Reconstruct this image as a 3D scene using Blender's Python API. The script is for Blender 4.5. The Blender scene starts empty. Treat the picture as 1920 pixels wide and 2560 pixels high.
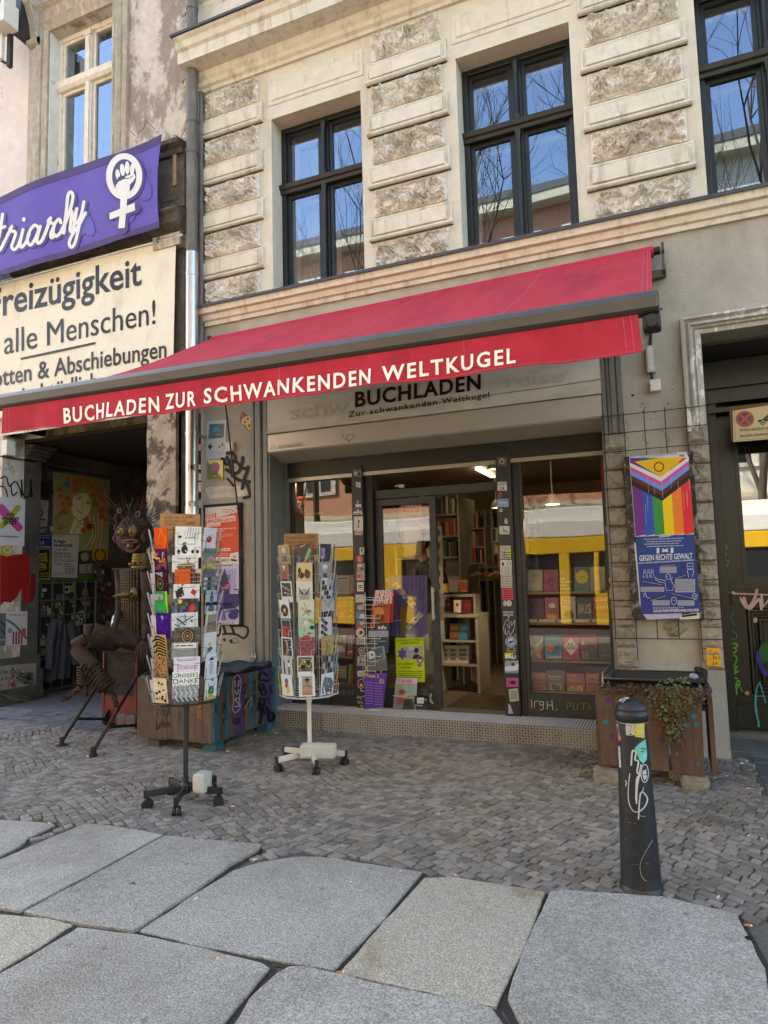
import bpy,bmesh,math,random
from mathutils import Vector,noise
from math import sin,cos,pi,radians,hypot
random.seed(11)
SC=bpy.context.scene
COL=SC.collection
H=1.42
FPX=1707.0
YAW,PIT,ROL=radians(-22.83),radians(5.33),radians(-1.477)
CF=Vector((sin(YAW)*cos(PIT),cos(YAW)*cos(PIT),sin(PIT)))
_r=Vector((cos(YAW),-sin(YAW),0))
_u=_r.cross(CF)
CR=cos(ROL)*_r+sin(ROL)*_u
CU=-sin(ROL)*_r+cos(ROL)*_u
cam=bpy.data.cameras.new('camera')
cam.sensor_fit='VERTICAL';cam.sensor_height=36.0;cam.lens=FPX/2560*36
cam.clip_end=500;cam.clip_start=.05
co=bpy.data.objects.new('camera',cam);COL.objects.link(co)
from mathutils import Matrix
co.matrix_world=Matrix(((CR.x,CU.x,-CF.x,0),(CR.y,CU.y,-CF.y,0),(CR.z,CU.z,-CF.z,H),(0,0,0,1)))
SC.camera=co
SUN_EL,SUN_AZ=radians(40),math.atan2(-.86,.51)
w=bpy.data.worlds.new('World');SC.world=w;w.use_nodes=True
nt=w.node_tree;bg=nt.nodes['Background']
sky=nt.nodes.new('ShaderNodeTexSky');sky.sky_type='NISHITA';sky.sun_disc=False
sky.sun_elevation=SUN_EL;sky.sun_rotation=SUN_AZ;sky.air_density=1.0;sky.dust_density=1.0;sky.ozone_density=1.5
nt.links.new(sky.outputs[0],bg.inputs[0]);bg.inputs[1].default_value=.15
sl=bpy.data.lights.new('sun','SUN');sl.energy=5;sl.angle=radians(.5);sl.color=(1,.96,.90)
so=bpy.data.objects.new('sun',sl);COL.objects.link(so)
sd=Vector((sin(SUN_AZ)*cos(SUN_EL),cos(SUN_AZ)*cos(SUN_EL),sin(SUN_EL)))
so.rotation_euler=sd.to_track_quat('Z','Y').to_euler();so.location=(0,-30,40)
SC.view_settings.view_transform='Standard';SC.view_settings.look='None'
SC.view_settings.use_white_balance=True;SC.view_settings.white_balance_temperature=7400;SC.view_settings.white_balance_tint=10
SC.view_settings.exposure=2.58;SC.view_settings.gamma=1
SC.render.engine='CYCLES'
cy=SC.cycles
cy.use_denoising=True;cy.max_bounces=7;cy.diffuse_bounces=4;cy.glossy_bounces=4;cy.transparent_max_bounces=12
cy.transmission_bounces=4;cy.caustics_reflective=False;cy.caustics_refractive=False;cy.sample_clamp_indirect=6
def ray(px,py):
 return CF+CR*((px-960)/FPX)-CU*((py-1280)/FPX)
class Cr:
 def __init__(s,x0,y0,k):s.x0,s.y0,s.k=x0,y0,k
 def d(s,x,y):return ray(s.x0+x*s.k,s.y0+y*s.k)
 def y(s,x,y,Y):d=s.d(x,y);return Vector((0,0,H))+d*(Y/d.y)
 def x(s,x,y,X):d=s.d(x,y);return Vector((0,0,H))+d*(X/d.x)
 def g(s,x,y,z=0):d=s.d(x,y);return Vector((0,0,H))+d*((z-H)/d.z)
D=Cr(0,0,1.15732)
K1=Cr(0,0,.3858);K2=Cr(0,650,.3858);K3=Cr(0,1050,.3843);K4=Cr(340,1000,.4069);K5=Cr(340,1250,.2486)
K6=Cr(660,1300,.2938);K7=Cr(680,1050,.3615);K8=Cr(1050,1050,.3617)
L1=Cr(480,0,.434);L2=Cr(1120,0,.4822);L3=Cr(600,850,.5787);L4=Cr(1480,1050,.2713);L5=Cr(1440,1600,.434)
L6=Cr(100,1700,.5425);L7=Cr(0,1950,1.1573);L8=Cr(1500,580,.2532);M3=Cr(600,800,.2411);M4=Cr(1640,750,.1809)
M5=Cr(1700,1550,.2713);M6=Cr(480,1040,.1356)
W=5.77
WL=5.70
def lin(h):
 if not isinstance(h,str):return tuple(h)
 out=[]
 for i in(0,2,4):
  c=int(h[i:i+2],16)/255
  out.append(c/12.92 if c<=.04045 else((c+.055)/1.055)**2.4)
 return tuple(out)
MATS={}
def mat(name,col='808080',rough=.7,var=.12,scale=6,bump=0,bscale=40,metal=0,col2=None,mix=(.45,.62),mscale=1.5,mstretch=(1,1,1),spec=.4,emit=0,fine=0,island=0,spots=None):
 if name in MATS:return MATS[name]
 m=bpy.data.materials.new(name);m.use_nodes=True;MATS[name]=m
 nt=m.node_tree;N=nt.nodes;L=nt.links;p=N['Principled BSDF']
 c=lin(col)
 tc=N.new('ShaderNodeTexCoord')
 n=N.new('ShaderNodeTexNoise');n.inputs['Scale'].default_value=scale;n.inputs['Detail'].default_value=8;n.inputs['Roughness'].default_value=.65
 L.new(tc.outputs['Object'],n.inputs['Vector'])
 r=N.new('ShaderNodeMapRange');r.inputs[1].default_value=.25;r.inputs[2].default_value=.75
 r.inputs[3].default_value=1-var;r.inputs[4].default_value=1+var
 L.new(n.outputs[0],r.inputs[0])
 base=None
 if col2:
  mp=N.new('ShaderNodeMapping');mp.inputs['Scale'].default_value=mstretch;L.new(tc.outputs['Object'],mp.inputs[0])
  n2=N.new('ShaderNodeTexNoise');n2.inputs['Scale'].default_value=mscale;n2.inputs['Detail'].default_value=10;n2.inputs['Roughness'].default_value=.7
  L.new(mp.outputs[0],n2.inputs['Vector'])
  r2=N.new('ShaderNodeMapRange');r2.inputs[1].default_value,r2.inputs[2].default_value=mix
  L.new(n2.outputs[0],r2.inputs[0])
  mx=N.new('ShaderNodeMix');mx.data_type='RGBA';mx.inputs[6].default_value=c+(1,);mx.inputs[7].default_value=lin(col2)+(1,)
  L.new(r2.outputs[0],mx.inputs[0]);base=mx.outputs[2]
 vm=N.new('ShaderNodeVectorMath');vm.operation='SCALE'
 if base:L.new(base,vm.inputs[0])
 else:vm.inputs[0].default_value=c
 L.new(r.outputs[0],vm.inputs['Scale'])
 out=vm.outputs[0]
 if island:
  ge=N.new('ShaderNodeNewGeometry');ri=N.new('ShaderNodeMapRange');ri.inputs[3].default_value=1-island;ri.inputs[4].default_value=1+island
  L.new(ge.outputs['Random Per Island'],ri.inputs[0]);v2=N.new('ShaderNodeVectorMath');v2.operation='SCALE'
  L.new(out,v2.inputs[0]);L.new(ri.outputs[0],v2.inputs['Scale']);out=v2.outputs[0]
 if fine:
  nf=N.new('ShaderNodeTexNoise');nf.inputs['Scale'].default_value=130;nf.inputs['Detail'].default_value=3
  L.new(tc.outputs['Object'],nf.inputs['Vector']);rf=N.new('ShaderNodeMapRange');rf.inputs[1].default_value=.36;rf.inputs[2].default_value=.64
  rf.inputs[3].default_value=1-fine;rf.inputs[4].default_value=1+fine;L.new(nf.outputs[0],rf.inputs[0])
  v3=N.new('ShaderNodeVectorMath');v3.operation='SCALE';L.new(out,v3.inputs[0]);L.new(rf.outputs[0],v3.inputs['Scale']);out=v3.outputs[0]
 if spots:
  vo=N.new('ShaderNodeTexVoronoi');vo.inputs['Scale'].default_value=spots[0];L.new(tc.outputs['Object'],vo.inputs['Vector'])
  wn=N.new('ShaderNodeMath');wn.operation='MULTIPLY_ADD';wn.inputs[1].default_value=.12;L.new(n.outputs[0],wn.inputs[0]);L.new(vo.outputs['Distance'],wn.inputs[2])
  rs=N.new('ShaderNodeMapRange');rs.inputs[1].default_value=spots[1];rs.inputs[2].default_value=spots[1]+.05;rs.inputs[3].default_value=spots[2];rs.inputs[4].default_value=1;L.new(wn.outputs[0],rs.inputs[0])
  v4=N.new('ShaderNodeVectorMath');v4.operation='SCALE';L.new(out,v4.inputs[0]);L.new(rs.outputs[0],v4.inputs['Scale']);out=v4.outputs[0]
 L.new(out,p.inputs['Base Color'])
 p.inputs['Roughness'].default_value=rough;p.inputs['Metallic'].default_value=metal;p.inputs['Specular IOR Level'].default_value=spec
 if emit:
  p.inputs['Emission Color'].default_value=c+(1,);p.inputs['Emission Strength'].default_value=emit
 if bump:
  nb=N.new('ShaderNodeTexNoise');nb.inputs['Scale'].default_value=bscale;nb.inputs['Detail'].default_value=6
  L.new(tc.outputs['Object'],nb.inputs['Vector']);b=N.new('ShaderNodeBump');b.inputs['Strength'].default_value=bump;b.inputs['Distance'].default_value=.02
  L.new(nb.outputs[0],b.inputs['Height']);L.new(b.outputs[0],p.inputs['Normal'])
 return m
def print_mat(name,rough=.6,var=.07,spec=.3):
 m=bpy.data.materials.new(name);m.use_nodes=True;N=m.node_tree.nodes;L=m.node_tree.links;p=N['Principled BSDF']
 a=N.new('ShaderNodeAttribute');a.attribute_name='Col'
 tc=N.new('ShaderNodeTexCoord');n=N.new('ShaderNodeTexNoise');n.inputs['Scale'].default_value=9;n.inputs['Detail'].default_value=9;n.inputs['Roughness'].default_value=.7
 L.new(tc.outputs['Object'],n.inputs['Vector']);r=N.new('ShaderNodeMapRange');r.inputs[1].default_value=.3;r.inputs[2].default_value=.7
 r.inputs[3].default_value=1-var;r.inputs[4].default_value=1+var*.6;L.new(n.outputs[0],r.inputs[0])
 v=N.new('ShaderNodeVectorMath');v.operation='SCALE';L.new(a.outputs['Color'],v.inputs[0]);L.new(r.outputs[0],v.inputs['Scale'])
 L.new(v.outputs[0],p.inputs['Base Color']);p.inputs['Roughness'].default_value=rough;p.inputs['Specular IOR Level'].default_value=spec
 b=N.new('ShaderNodeBump');b.inputs['Strength'].default_value=.15;b.inputs['Distance'].default_value=.01
 L.new(n.outputs[0],b.inputs['Height']);L.new(b.outputs[0],p.inputs['Normal'])
 return m
PAPER=print_mat('printed_paper');VINYL=print_mat('printed_vinyl',.35,.04,.4);SPRAY=print_mat('spray_paint',.6,.25);PLUSH=print_mat('plush',.95,.35,.1)
def glass(name,k=2.4,base=.03,tint=(1,1,1),wavy=0,mx=.9,gl=(1,1,1)):
 m=bpy.data.materials.new(name);m.use_nodes=True;N=m.node_tree.nodes;L=m.node_tree.links
 for n in list(N):
  if n.type=='BSDF_PRINCIPLED':N.remove(n)
 o=[n for n in N if n.type=='OUTPUT_MATERIAL'][0]
 f=N.new('ShaderNodeFresnel');f.inputs[0].default_value=1.5
 ma=N.new('ShaderNodeMath');ma.operation='MULTIPLY_ADD';ma.inputs[1].default_value=k;ma.inputs[2].default_value=base
 mi=N.new('ShaderNodeMath');mi.operation='MINIMUM';mi.inputs[1].default_value=mx
 t=N.new('ShaderNodeBsdfTransparent');t.inputs[0].default_value=tint+(1,)
 g=N.new('ShaderNodeBsdfGlossy');g.inputs['Roughness'].default_value=0;g.inputs[0].default_value=gl+(1,)
 x=N.new('ShaderNodeMixShader')
 L.new(f.outputs[0],ma.inputs[0]);L.new(ma.outputs[0],mi.inputs[0]);L.new(mi.outputs[0],x.inputs[0])
 L.new(t.outputs[0],x.inputs[1]);L.new(g.outputs[0],x.inputs[2]);L.new(x.outputs[0],o.inputs[0])
 if wavy:
  tc=N.new('ShaderNodeTexCoord');n=N.new('ShaderNodeTexNoise');n.inputs['Scale'].default_value=1.8;n.inputs['Detail'].default_value=1
  L.new(tc.outputs['Object'],n.inputs['Vector']);b=N.new('ShaderNodeBump');b.inputs['Strength'].default_value=wavy;b.inputs['Distance'].default_value=.05
  L.new(n.outputs[0],b.inputs['Height']);L.new(b.outputs[0],g.inputs['Normal'])
 return m
ORG={}
def tag(o,label=None,cat=None,group=None,kind=None):
 if label:o['label']=label
 if cat:o['category']=cat
 if group:o['group']=group
 if kind:o['kind']=kind
 return o
def thing(name,label,cat,loc=(0,0,0),group=None,kind=None):
 o=bpy.data.objects.new(name,None);COL.objects.link(o);o.location=loc;o.empty_display_size=.1
 ORG[o.name]=Vector(loc);return tag(o,label,cat,group,kind)
class MB:
 def __init__(s):s.v=[];s.f=[];s.m=[];s.sm=[];s.c=[]
 def add(s,vs,fs,m=0,smooth=False,col=None):
  k=len(s.v);s.v+=[Vector(v)for v in vs]
  for f in fs:s.f.append([i+k for i in f]);s.m.append(m);s.sm.append(smooth);s.c.append(col)
 def quad(s,a,b,c,d,m=0,col=None):s.add([a,b,c,d],[(0,1,2,3)],m,False,col)
 def hexa(s,p,m=0,col=None):
  s.add(p,[(0,3,2,1),(4,5,6,7),(0,1,5,4),(1,2,6,5),(2,3,7,6),(3,0,4,7)],m,False,col)
 def box(s,x0,x1,y0,y1,z0,z1,m=0,col=None):
  s.hexa([(x0,y0,z0),(x1,y0,z0),(x1,y1,z0),(x0,y1,z0),(x0,y0,z1),(x1,y0,z1),(x1,y1,z1),(x0,y1,z1)],m,col)
 def bar(s,a,b,w,h,up=(0,0,1),m=0):
  a=Vector(a);b=Vector(b);d=(b-a).normalized();u=Vector(up);x=d.cross(u)
  if x.length<1e-4:x=d.cross(Vector((1,0,0)))
  x.normalize();u=x.cross(d).normalized()
  q=[(-w/2,-h/2),(w/2,-h/2),(w/2,h/2),(-w/2,h/2)]
  s.hexa([a+x*i+u*j for i,j in q]+[b+x*i+u*j for i,j in q],m)
 def tube(s,pts,r,n=8,m=0,caps=True,smooth=True):
  pts=[Vector(p)for p in pts];k=len(pts);rs=r if isinstance(r,(list,tuple))else[r]*k
  vs=[];fs=[];x=None
  for i,p in enumerate(pts):
   d=(pts[min(i+1,k-1)]-pts[max(i-1,0)]).normalized()
   if x is None:
    x=d.cross(Vector((0,0,1)))
    if x.length<1e-3:x=d.cross(Vector((1,0,0)))
   else:x=x-d*x.dot(d)
   if x.length<1e-5:x=d.cross(Vector((0,1,.3)))
   x.normalize();y=d.cross(x)
   vs+=[p+(x*cos(2*pi*j/n)+y*sin(2*pi*j/n))*rs[i]for j in range(n)]
  for i in range(k-1):
   for j in range(n):fs.append((i*n+j,i*n+(j+1)%n,(i+1)*n+(j+1)%n,(i+1)*n+j))
  s.add(vs,fs,m,smooth)
  if caps:
   s.add(vs[:n],[tuple(range(n-1,-1,-1))],m);s.add(vs[-n:],[tuple(range(n))],m)
 def lathe(s,prof,c=(0,0,0),ax=(0,0,1),n=20,m=0,smooth=True):
  c=Vector(c);a=Vector(ax).normalized();x=a.cross(Vector((0,1,0)))
  if x.length<1e-3:x=a.cross(Vector((1,0,0)))
  x.normalize();y=a.cross(x);vs=[];fs=[]
  for r,z in prof:vs+=[c+a*z+(x*cos(2*pi*j/n)+y*sin(2*pi*j/n))*r for j in range(n)]
  for i in range(len(prof)-1):
   for j in range(n):fs.append((i*n+j,i*n+(j+1)%n,(i+1)*n+(j+1)%n,(i+1)*n+j))
  s.add(vs,fs,m,smooth)
  s.add(vs[:n],[tuple(range(n-1,-1,-1))],m);s.add(vs[-n:],[tuple(range(n))],m)
 def prism(s,poly,ext,m=0,col=None):
  p=[Vector(q)for q in poly];e=Vector(ext);n=len(p)
  s.add(p+[q+e for q in p],[tuple(range(n-1,-1,-1)),tuple(range(n,2*n))]+[(i,(i+1)%n,n+(i+1)%n,n+i)for i in range(n)],m,False,col)
 def extx(s,prof,x0,x1,m=0,ends=True):
  p0=[Vector((x0,y,z))for y,z in prof];n=len(prof)
  vs=p0+[Vector((x1,y,z))for y,z in prof]
  s.add(vs,[(i,i+1,n+i+1,n+i)for i in range(n-1)],m)
  if ends:s.add(vs,[tuple(range(n-1,-1,-1)),tuple(range(n,2*n))],m)
 def ball(s,c,r,sq=(1,1,1),n=12,m=0):
  prof=[(r*sin(pi*i/n)+1e-5,-r*cos(pi*i/n))for i in range(n+1)]
  k=len(s.v);s.lathe(prof,(0,0,0),n=n+4,m=m)
  c=Vector(c)
  for i in range(k,len(s.v)):v=s.v[i];s.v[i]=c+Vector((v.x*sq[0],v.y*sq[1],v.z*sq[2]))
 def grid(s,fn,nu,nv,m=0,smooth=True,col=None):
  vs=[fn(i/nu,j/nv)for j in range(nv+1)for i in range(nu+1)]
  s.add(vs,[(j*(nu+1)+i,j*(nu+1)+i+1,(j+1)*(nu+1)+i+1,(j+1)*(nu+1)+i)for j in range(nv)for i in range(nu)],m,smooth,col)
 def build(s,name,mats,parent=None,org=None,bevel=0,label=None,cat=None,group=None,kind=None):
  if parent is not None:o0=ORG[parent.name]
  elif org is not None:o0=Vector(org)
  else:
   xs=[v.x for v in s.v];ys=[v.y for v in s.v];zs=[v.z for v in s.v]
   o0=Vector(((min(xs)+max(xs))/2,(min(ys)+max(ys))/2,min(zs)))
  me=bpy.data.meshes.new(name)
  me.from_pydata([v-o0 for v in s.v],[],s.f)
  if not isinstance(mats,(list,tuple)):mats=[mats]
  for m in mats:me.materials.append(m)
  me.polygons.foreach_set('material_index',s.m);me.polygons.foreach_set('use_smooth',s.sm)
  if any(c is not None for c in s.c):
   at=me.color_attributes.new('Col','FLOAT_COLOR','CORNER');buf=[]
   for p,c in zip(me.polygons,s.c):
    buf+=(list(c or(.5,.5,.5))+[1.0])*p.loop_total
   at.data.foreach_set('color',buf)
  me.update()
  o=bpy.data.objects.new(name,me);COL.objects.link(o)
  if parent is not None:o.parent=parent
  else:o.location=o0
  ORG[o.name]=o0
  if bevel:
   b=o.modifiers.new('bevel','BEVEL');b.width=bevel;b.segments=2;b.limit_method='ANGLE';b.angle_limit=radians(40)
  return tag(o,label,cat,group,kind)
_gc={}
def glyphs(txt,bold=0,sp=1.0):
 k=(txt,bold,sp)
 if k not in _gc:
  c=bpy.data.curves.new('t','FONT');c.body=txt;c.size=1;c.resolution_u=3;c.offset=bold;c.space_character=sp
  o=bpy.data.objects.new('t',c);me=bpy.data.meshes.new_from_object(o)
  vs=[(v.co.x,v.co.y)for v in me.vertices];fs=[tuple(p.vertices)for p in me.polygons]
  bpy.data.objects.remove(o);bpy.data.meshes.remove(me);bpy.data.curves.remove(c)
  x0=min(v[0]for v in vs);x1=max(v[0]for v in vs)
  _gc[k]=([((x-x0)/(x1-x0),y/.729)for x,y in vs],fs,(x1-x0)/.729)
 return _gc[k]
def catmull(pts,n=6,close=False):
 if len(pts)<3:return pts
 P=[Vector((p[0],p[1]))for p in pts];k=len(P);out=[]
 for i in range(k if close else k-1):
  a=P[(i-1)%k]if(close or i>0)else P[0];b=P[i];c=P[(i+1)%k];d=P[(i+2)%k]if(close or i+2<k)else P[-1]
  for j in range(n):
   t=j/n;out.append(.5*((2*b)+(c-a)*t+(2*a-5*b+4*c-d)*t*t+(3*b-a-3*c+d)*t**3))
 if not close:out.append(P[-1])
 return[(p.x,p.y)for p in out]
class Flat:
 """a flat printed or painted thing: shapes in 2-D design units carried to a real plane by mp"""
 def __init__(s,mp,n=(0,-1,0),lift=.0003,base=0.0):s.mp=mp;s.n=Vector(n);s.lift=lift;s.k=0;s.b=MB();s.base=base
 def P(s,x,y):return s.mp(x,y)+s.n*(s.base+s.k*s.lift)
 def poly(s,pts,col):
  s.b.add([s.P(*p)for p in pts],[tuple(range(len(pts)))],0,False,lin(col));s.k+=1;return s
 def rect(s,x0,y0,x1,y1,col):return s.poly([(x0,y0),(x1,y0),(x1,y1),(x0,y1)],col)
 def ell(s,cx,cy,rx,ry,col,n=18,rot=0):
  return s.poly([(cx+rx*cos(2*pi*i/n)*cos(rot)-ry*sin(2*pi*i/n)*sin(rot),cy+rx*cos(2*pi*i/n)*sin(rot)+ry*sin(2*pi*i/n)*cos(rot))for i in range(n)],col)
 def line(s,pts,w,col,sm=5,close=False):
  if sm:pts=catmull(pts,sm,close)
  n=len(pts);L=[]
  for i,p in enumerate(pts):
   a=pts[i-1]if(i>0 or close)else p;b=pts[(i+1)%n]if(i<n-1 or close)else p
   dx,dy=b[0]-a[0],b[1]-a[1];l=hypot(dx,dy)or 1;ww=w[0]+(w[1]-w[0])*i/(n-1)if isinstance(w,tuple)else w
   L.append((p,-dy/l*ww/2,dx/l*ww/2))
  vs=[]
  for p,ox,oy in L:vs+=[s.P(p[0]+ox,p[1]+oy),s.P(p[0]-ox,p[1]-oy)]
  m=n if close else n-1
  s.b.add(vs,[(2*i,2*i+1,2*((i+1)%n)+1,2*((i+1)%n))for i in range(m)],0,False,lin(col));s.k+=1
  if not close and not isinstance(w,tuple):
   for p in(pts[0],pts[-1]):
    s.b.add([s.P(p[0]+w/2*cos(i*pi/5),p[1]+w/2*sin(i*pi/5))for i in range(10)],[tuple(range(10))],0,False,lin(col))
   s.k+=1
  return s
 def ring(s,cx,cy,rx,ry,w,col,n=28):return s.line([(cx+rx*cos(2*pi*i/n),cy+ry*sin(2*pi*i/n))for i in range(n)],w,col,0,True)
 def text(s,t,p0,p1,hgt,col,bold=0,up=None,sp=1.0,shear=0):
  if bold and 'M' in t:
   d_=hypot(p1[0]-p0[0],p1[1]-p0[1])/len(t)*bold*.9;k0=s.k
   for q in(-d_,d_,0):s.k=k0+abs(q)*0;s.text(t,(p0[0]+q,p0[1]),(p1[0]+q,p1[1]),hgt,col,0,up,sp,shear)
   return s
  vs,fs,wd=glyphs(t,bold,sp)
  dx,dy=p1[0]-p0[0],p1[1]-p0[1]
  u=up if up else(0,-hgt)
  s.b.add([s.P(p0[0]+dx*x+u[0]*y+dx*shear*y*.1,p0[1]+dy*x+u[1]*y+dy*shear*y*.1)for x,y in vs],fs,0,False,lin(col));s.k+=1;return s
 def scrib(s,x0,x1,y,hgt,col,w=None,slope=0):
  n=max(3,int((x1-x0)/hgt/.55));x=x0;pts=[]
  while x<x1-hgt*.2:
   l=min(hgt*random.uniform(1.2,3.6),x1-x);y0=y+(x-x0)*slope
   s.rect(x,y0-hgt*.36,x+l,y0+hgt*.36,col);s.k-=1;x+=l+hgt*.5
  s.k+=1;return s
 def build(s,name,mat_=None,parent=None,thick=.0,**kw):
  if thick:
   f=s.b.f[0];p=[s.b.v[i]for i in f];n=len(p);k=len(s.b.v);c=s.b.c[0]
   s.b.add([q.copy()for q in p]+[q-s.n*thick for q in p],[(i,(i+1)%n,n+(i+1)%n,n+i)for i in range(n)]+[tuple(range(n,2*n))],0,False,c)
  return s.b.build(name,mat_ or PAPER,parent,**kw)
def onY(cr,Y):return lambda x,y:cr.y(x,y,Y)
def onX(cr,X):return lambda x,y:cr.x(x,y,X)
def uv(o,U,V):o=Vector(o);U=Vector(U);V=Vector(V);return lambda x,y:o+U*x+V*y
def pin(p,poly):
 c=False;n=len(poly)
 for i in range(n):
  a=poly[i];b=poly[i-1]
  if(a[1]>p[1])!=(b[1]>p[1])and p[0]<(b[0]-a[0])*(p[1]-a[1])/(b[1]-a[1])+a[0]:c=not c
 return c
def pdist(p,poly):
 m=9;q=Vector(p)
 for i in range(len(poly)):
  a=Vector(poly[i-1]);b=Vector(poly[i]);d=b-a;t=max(0,min(1,(q-a).dot(d)/max(d.length_squared,1e-9)));m=min(m,(q-a-d*t).length)
 return m
m_dirt=mat('joint_dirt','5f5a52',.95,.3,30,.5,90)
m_cob=mat('cobble_stone','7c766d',.8,.25,25,.35,60,col2='786e5c',mix=(.5,.7),mscale=3,island=.33)
m_gran=mat('granite','a19d92',.8,.16,30,.5,110,col2='7b766b',mix=(.44,.7),mscale=.9,fine=.36,island=.16,spots=(5.5,.11,.66))
m_gran2=mat('granite_warm','a59e8c',.8,.16,30,.5,110,col2='8a785c',mix=(.52,.66),mscale=1.6,fine=.36,island=.06,spots=(5.5,.11,.7))
m_asph=mat('asphalt','3c3c3c',.9,.2,40,.4,120)
m_conc=mat('concrete','6b6a66',.9,.2,3,.3,80,col2='55534e',mscale=.8)
b=MB();b.quad((-60,-40,.005),(60,-40,.005),(60,40,.005),(-60,40,.005));b.build('ground',m_dirt,kind='structure')
b=MB();b.box(-50,50,-9.5,-2.2,-.003,.009);b.build('road',m_asph,kind='structure')
b=MB();b.box(-50,50,-2.2,-2.05,-.003,.08);b.build('kerb',m_gran,kind='structure')
SL=[[(-150,62),(0,92),(112,99),(118,104),(62,132),(55,142),(0,172),(-150,250)],[(187,101),(270,110),(352,126),(200,210),(44,292),(-20,282),(-150,270),(0,180),(100,137)],[(357,129),(450,137),(566,148),(556,160),(498,192),(420,250),(288,337),(180,322),(52,296),(180,227)],[(503,203),(560,185),(640,173),(690,172),(780,186),(912,207),(830,308),(721,421),(600,399),(420,364),(303,335),(400,269)],[(917,221),(985,220),(1080,235),(1178,252),(1160,300),(1128,385),(1100,440),(1072,503),(900,465),(734,431),(830,318)],[(1190,252),(1215,249),(1430,263),(1592,302),(1606,335),(1630,380),(1652,420),(1675,560),(1700,760),(1300,760),(1120,530),(1098,487),(1110,440),(1140,365)],[(-150,285),(0,299),(100,308),(158,322),(90,366),(0,421),(-150,480)],[(168,329),(300,345),(450,378),(566,407),(582,418),(570,432),(530,480),(430,610),(380,760),(-150,760),(-150,500),(0,430),(90,378)],[(625,417),(660,417),(760,439),(880,468),(1062,508),(1100,560),(1270,760),(420,760),(470,600),(540,490),(600,430)]]
SLW=[]
def stone(b,poly,z,bev,thick,m=0,tilt=(0,0)):
 n=len(poly);c=Vector((sum(p[0]for p in poly)/n,sum(p[1]for p in poly)/n));r0=[];r1=[];r2=[]
 for p in poly:
  q=Vector((p[0],p[1]));d=c-q;l=d.length or 1;i=q+d*(bev/l)
  r0.append((q.x,q.y,z-thick));r1.append((q.x,q.y,z-bev*.55));r2.append((i.x,i.y,z+(i.x-c.x)*tilt[0]+(i.y-c.y)*tilt[1]))
 b.add(r0+r1+r2,[(i,(i+1)%n,n+(i+1)%n,n+i)for i in range(n)]+[(n+i,n+(i+1)%n,2*n+(i+1)%n,2*n+i)for i in range(n)]+[tuple(range(2*n,3*n))],m)
def rough_edge(poly,step,amp):
 out=[]
 for i in range(len(poly)):
  a=Vector(poly[i]);c=Vector(poly[(i+1)%len(poly)]);k=max(1,int((c-a).length/step));nn=Vector((-(c-a).y,(c-a).x)).normalized()
  for j in range(k):
   p=a.lerp(c,j/k);out.append(p+nn*noise.noise(Vector((p.x*9,p.y*9,3)))*amp)
 return out
def grow_poly(P,g):
 out=[];n=len(P);A=sum(P[i-1][0]*P[i][1]-P[i][0]*P[i-1][1]for i in range(n));sg=1 if A>0 else-1
 for i in range(n):
  d=Vector(P[(i+1)%n])-Vector(P[i-1]);d.normalize();out.append(Vector(P[i])+Vector((d.y,-d.x))*g*sg)
 return out
b=MB()
for i,s in enumerate(SL):
 pw=[L7.g(x,y)for x,y in s];pw=[(p.x,p.y)for p in pw];SLW.append(pw)
 stone(b,rough_edge(grow_poly(pw,.0015),.03,.008)[::-1],.019+.003*(i%3),.006,.06,1 if i in(4,6)else 0)
b.build('pavement',[m_gran,m_gran2],kind='structure')
b=MB()
for i,pw in enumerate(SLW):
 gp=grow_poly(pw,.028);b.add([(p.x,p.y,.0075+.0004*i)for p in gp],[tuple(range(len(gp)))])
b.build('joint_soil',mat('dark_joint_soil','38332c',.95,.35,40,.6,90),kind='structure')
STRIP=[L7.g(x,y)for x,y in((1560,-40),(1575,60),(1600,160),(1605,290))]
def strip_x(y):
 if y>=5.6:return .42
 return .42+(5.6-y)*.012
rows=[];ang=radians(-24)
ca,sa=cos(ang),sin(ang)
def wob(u,v):return .06*sin(u*2.3+v*.6)+.035*sin(u*5.1+1.3*v)+.03*noise.noise(Vector((u*2.2,v*2.2,5)))
def to_w(u,v):
 v2=v+wob(u,v);x,y=u*ca-v2*sa,u*sa+v2*ca;return(x-4,y+4.2)
b=MB();v=-5.0
slab_box=[(min(p[0]for p in s)-.05,max(p[0]for p in s)+.05,min(p[1]for p in s)-.05,max(p[1]for p in s)+.05)for s in SLW]
lower=None
while v<5.2:
 hgt=random.uniform(.052,.066);u=-8;cuts=[]
 while u<8:cuts.append(u);u+=random.uniform(.048,.085)
 for a,c in zip(cuts,cuts[1:]):
  g=.003;j=lambda:random.uniform(-.0075,.0075)
  q=[to_w(a+g+j(),v+g+j()),to_w(c-g+j(),v+g+j()),to_w(c-g+j(),v+hgt-g+j()),to_w(a+g+j(),v+hgt-g+j())]
  cx=sum(p[0]for p in q)/4;cy=sum(p[1]for p in q)/4
  if cy>5.76 or cx>strip_x(cy)or cx<-8.4 or cy<2.0:continue
  if cx<-5.0 and cy>5.0+(-5.0-cx)*.12:continue
  if cy<2.35+.1*(cx+8):continue
  skip=False
  for s,bb in zip(SLW,slab_box):
   if bb[0]<cx<bb[1]and bb[2]<cy<bb[3]and(pin((cx,cy),s)or pdist((cx,cy),s)<.03):skip=True;break
  if skip:continue
  zz=.017+.007*noise.noise(Vector((cx*.9,cy*.9,0)))+random.uniform(-.002,.003)
  if random.random()<.3:q.insert(2,((q[1][0]+q[2][0])/2+j(),(q[1][1]+q[2][1])/2+j()))
  stone(b,q,zz,.007,.04,0,(random.uniform(-.035,.035),random.uniform(-.035,.035)))
 v+=hgt
b.build('cobblestones',m_cob,kind='structure')
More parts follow.
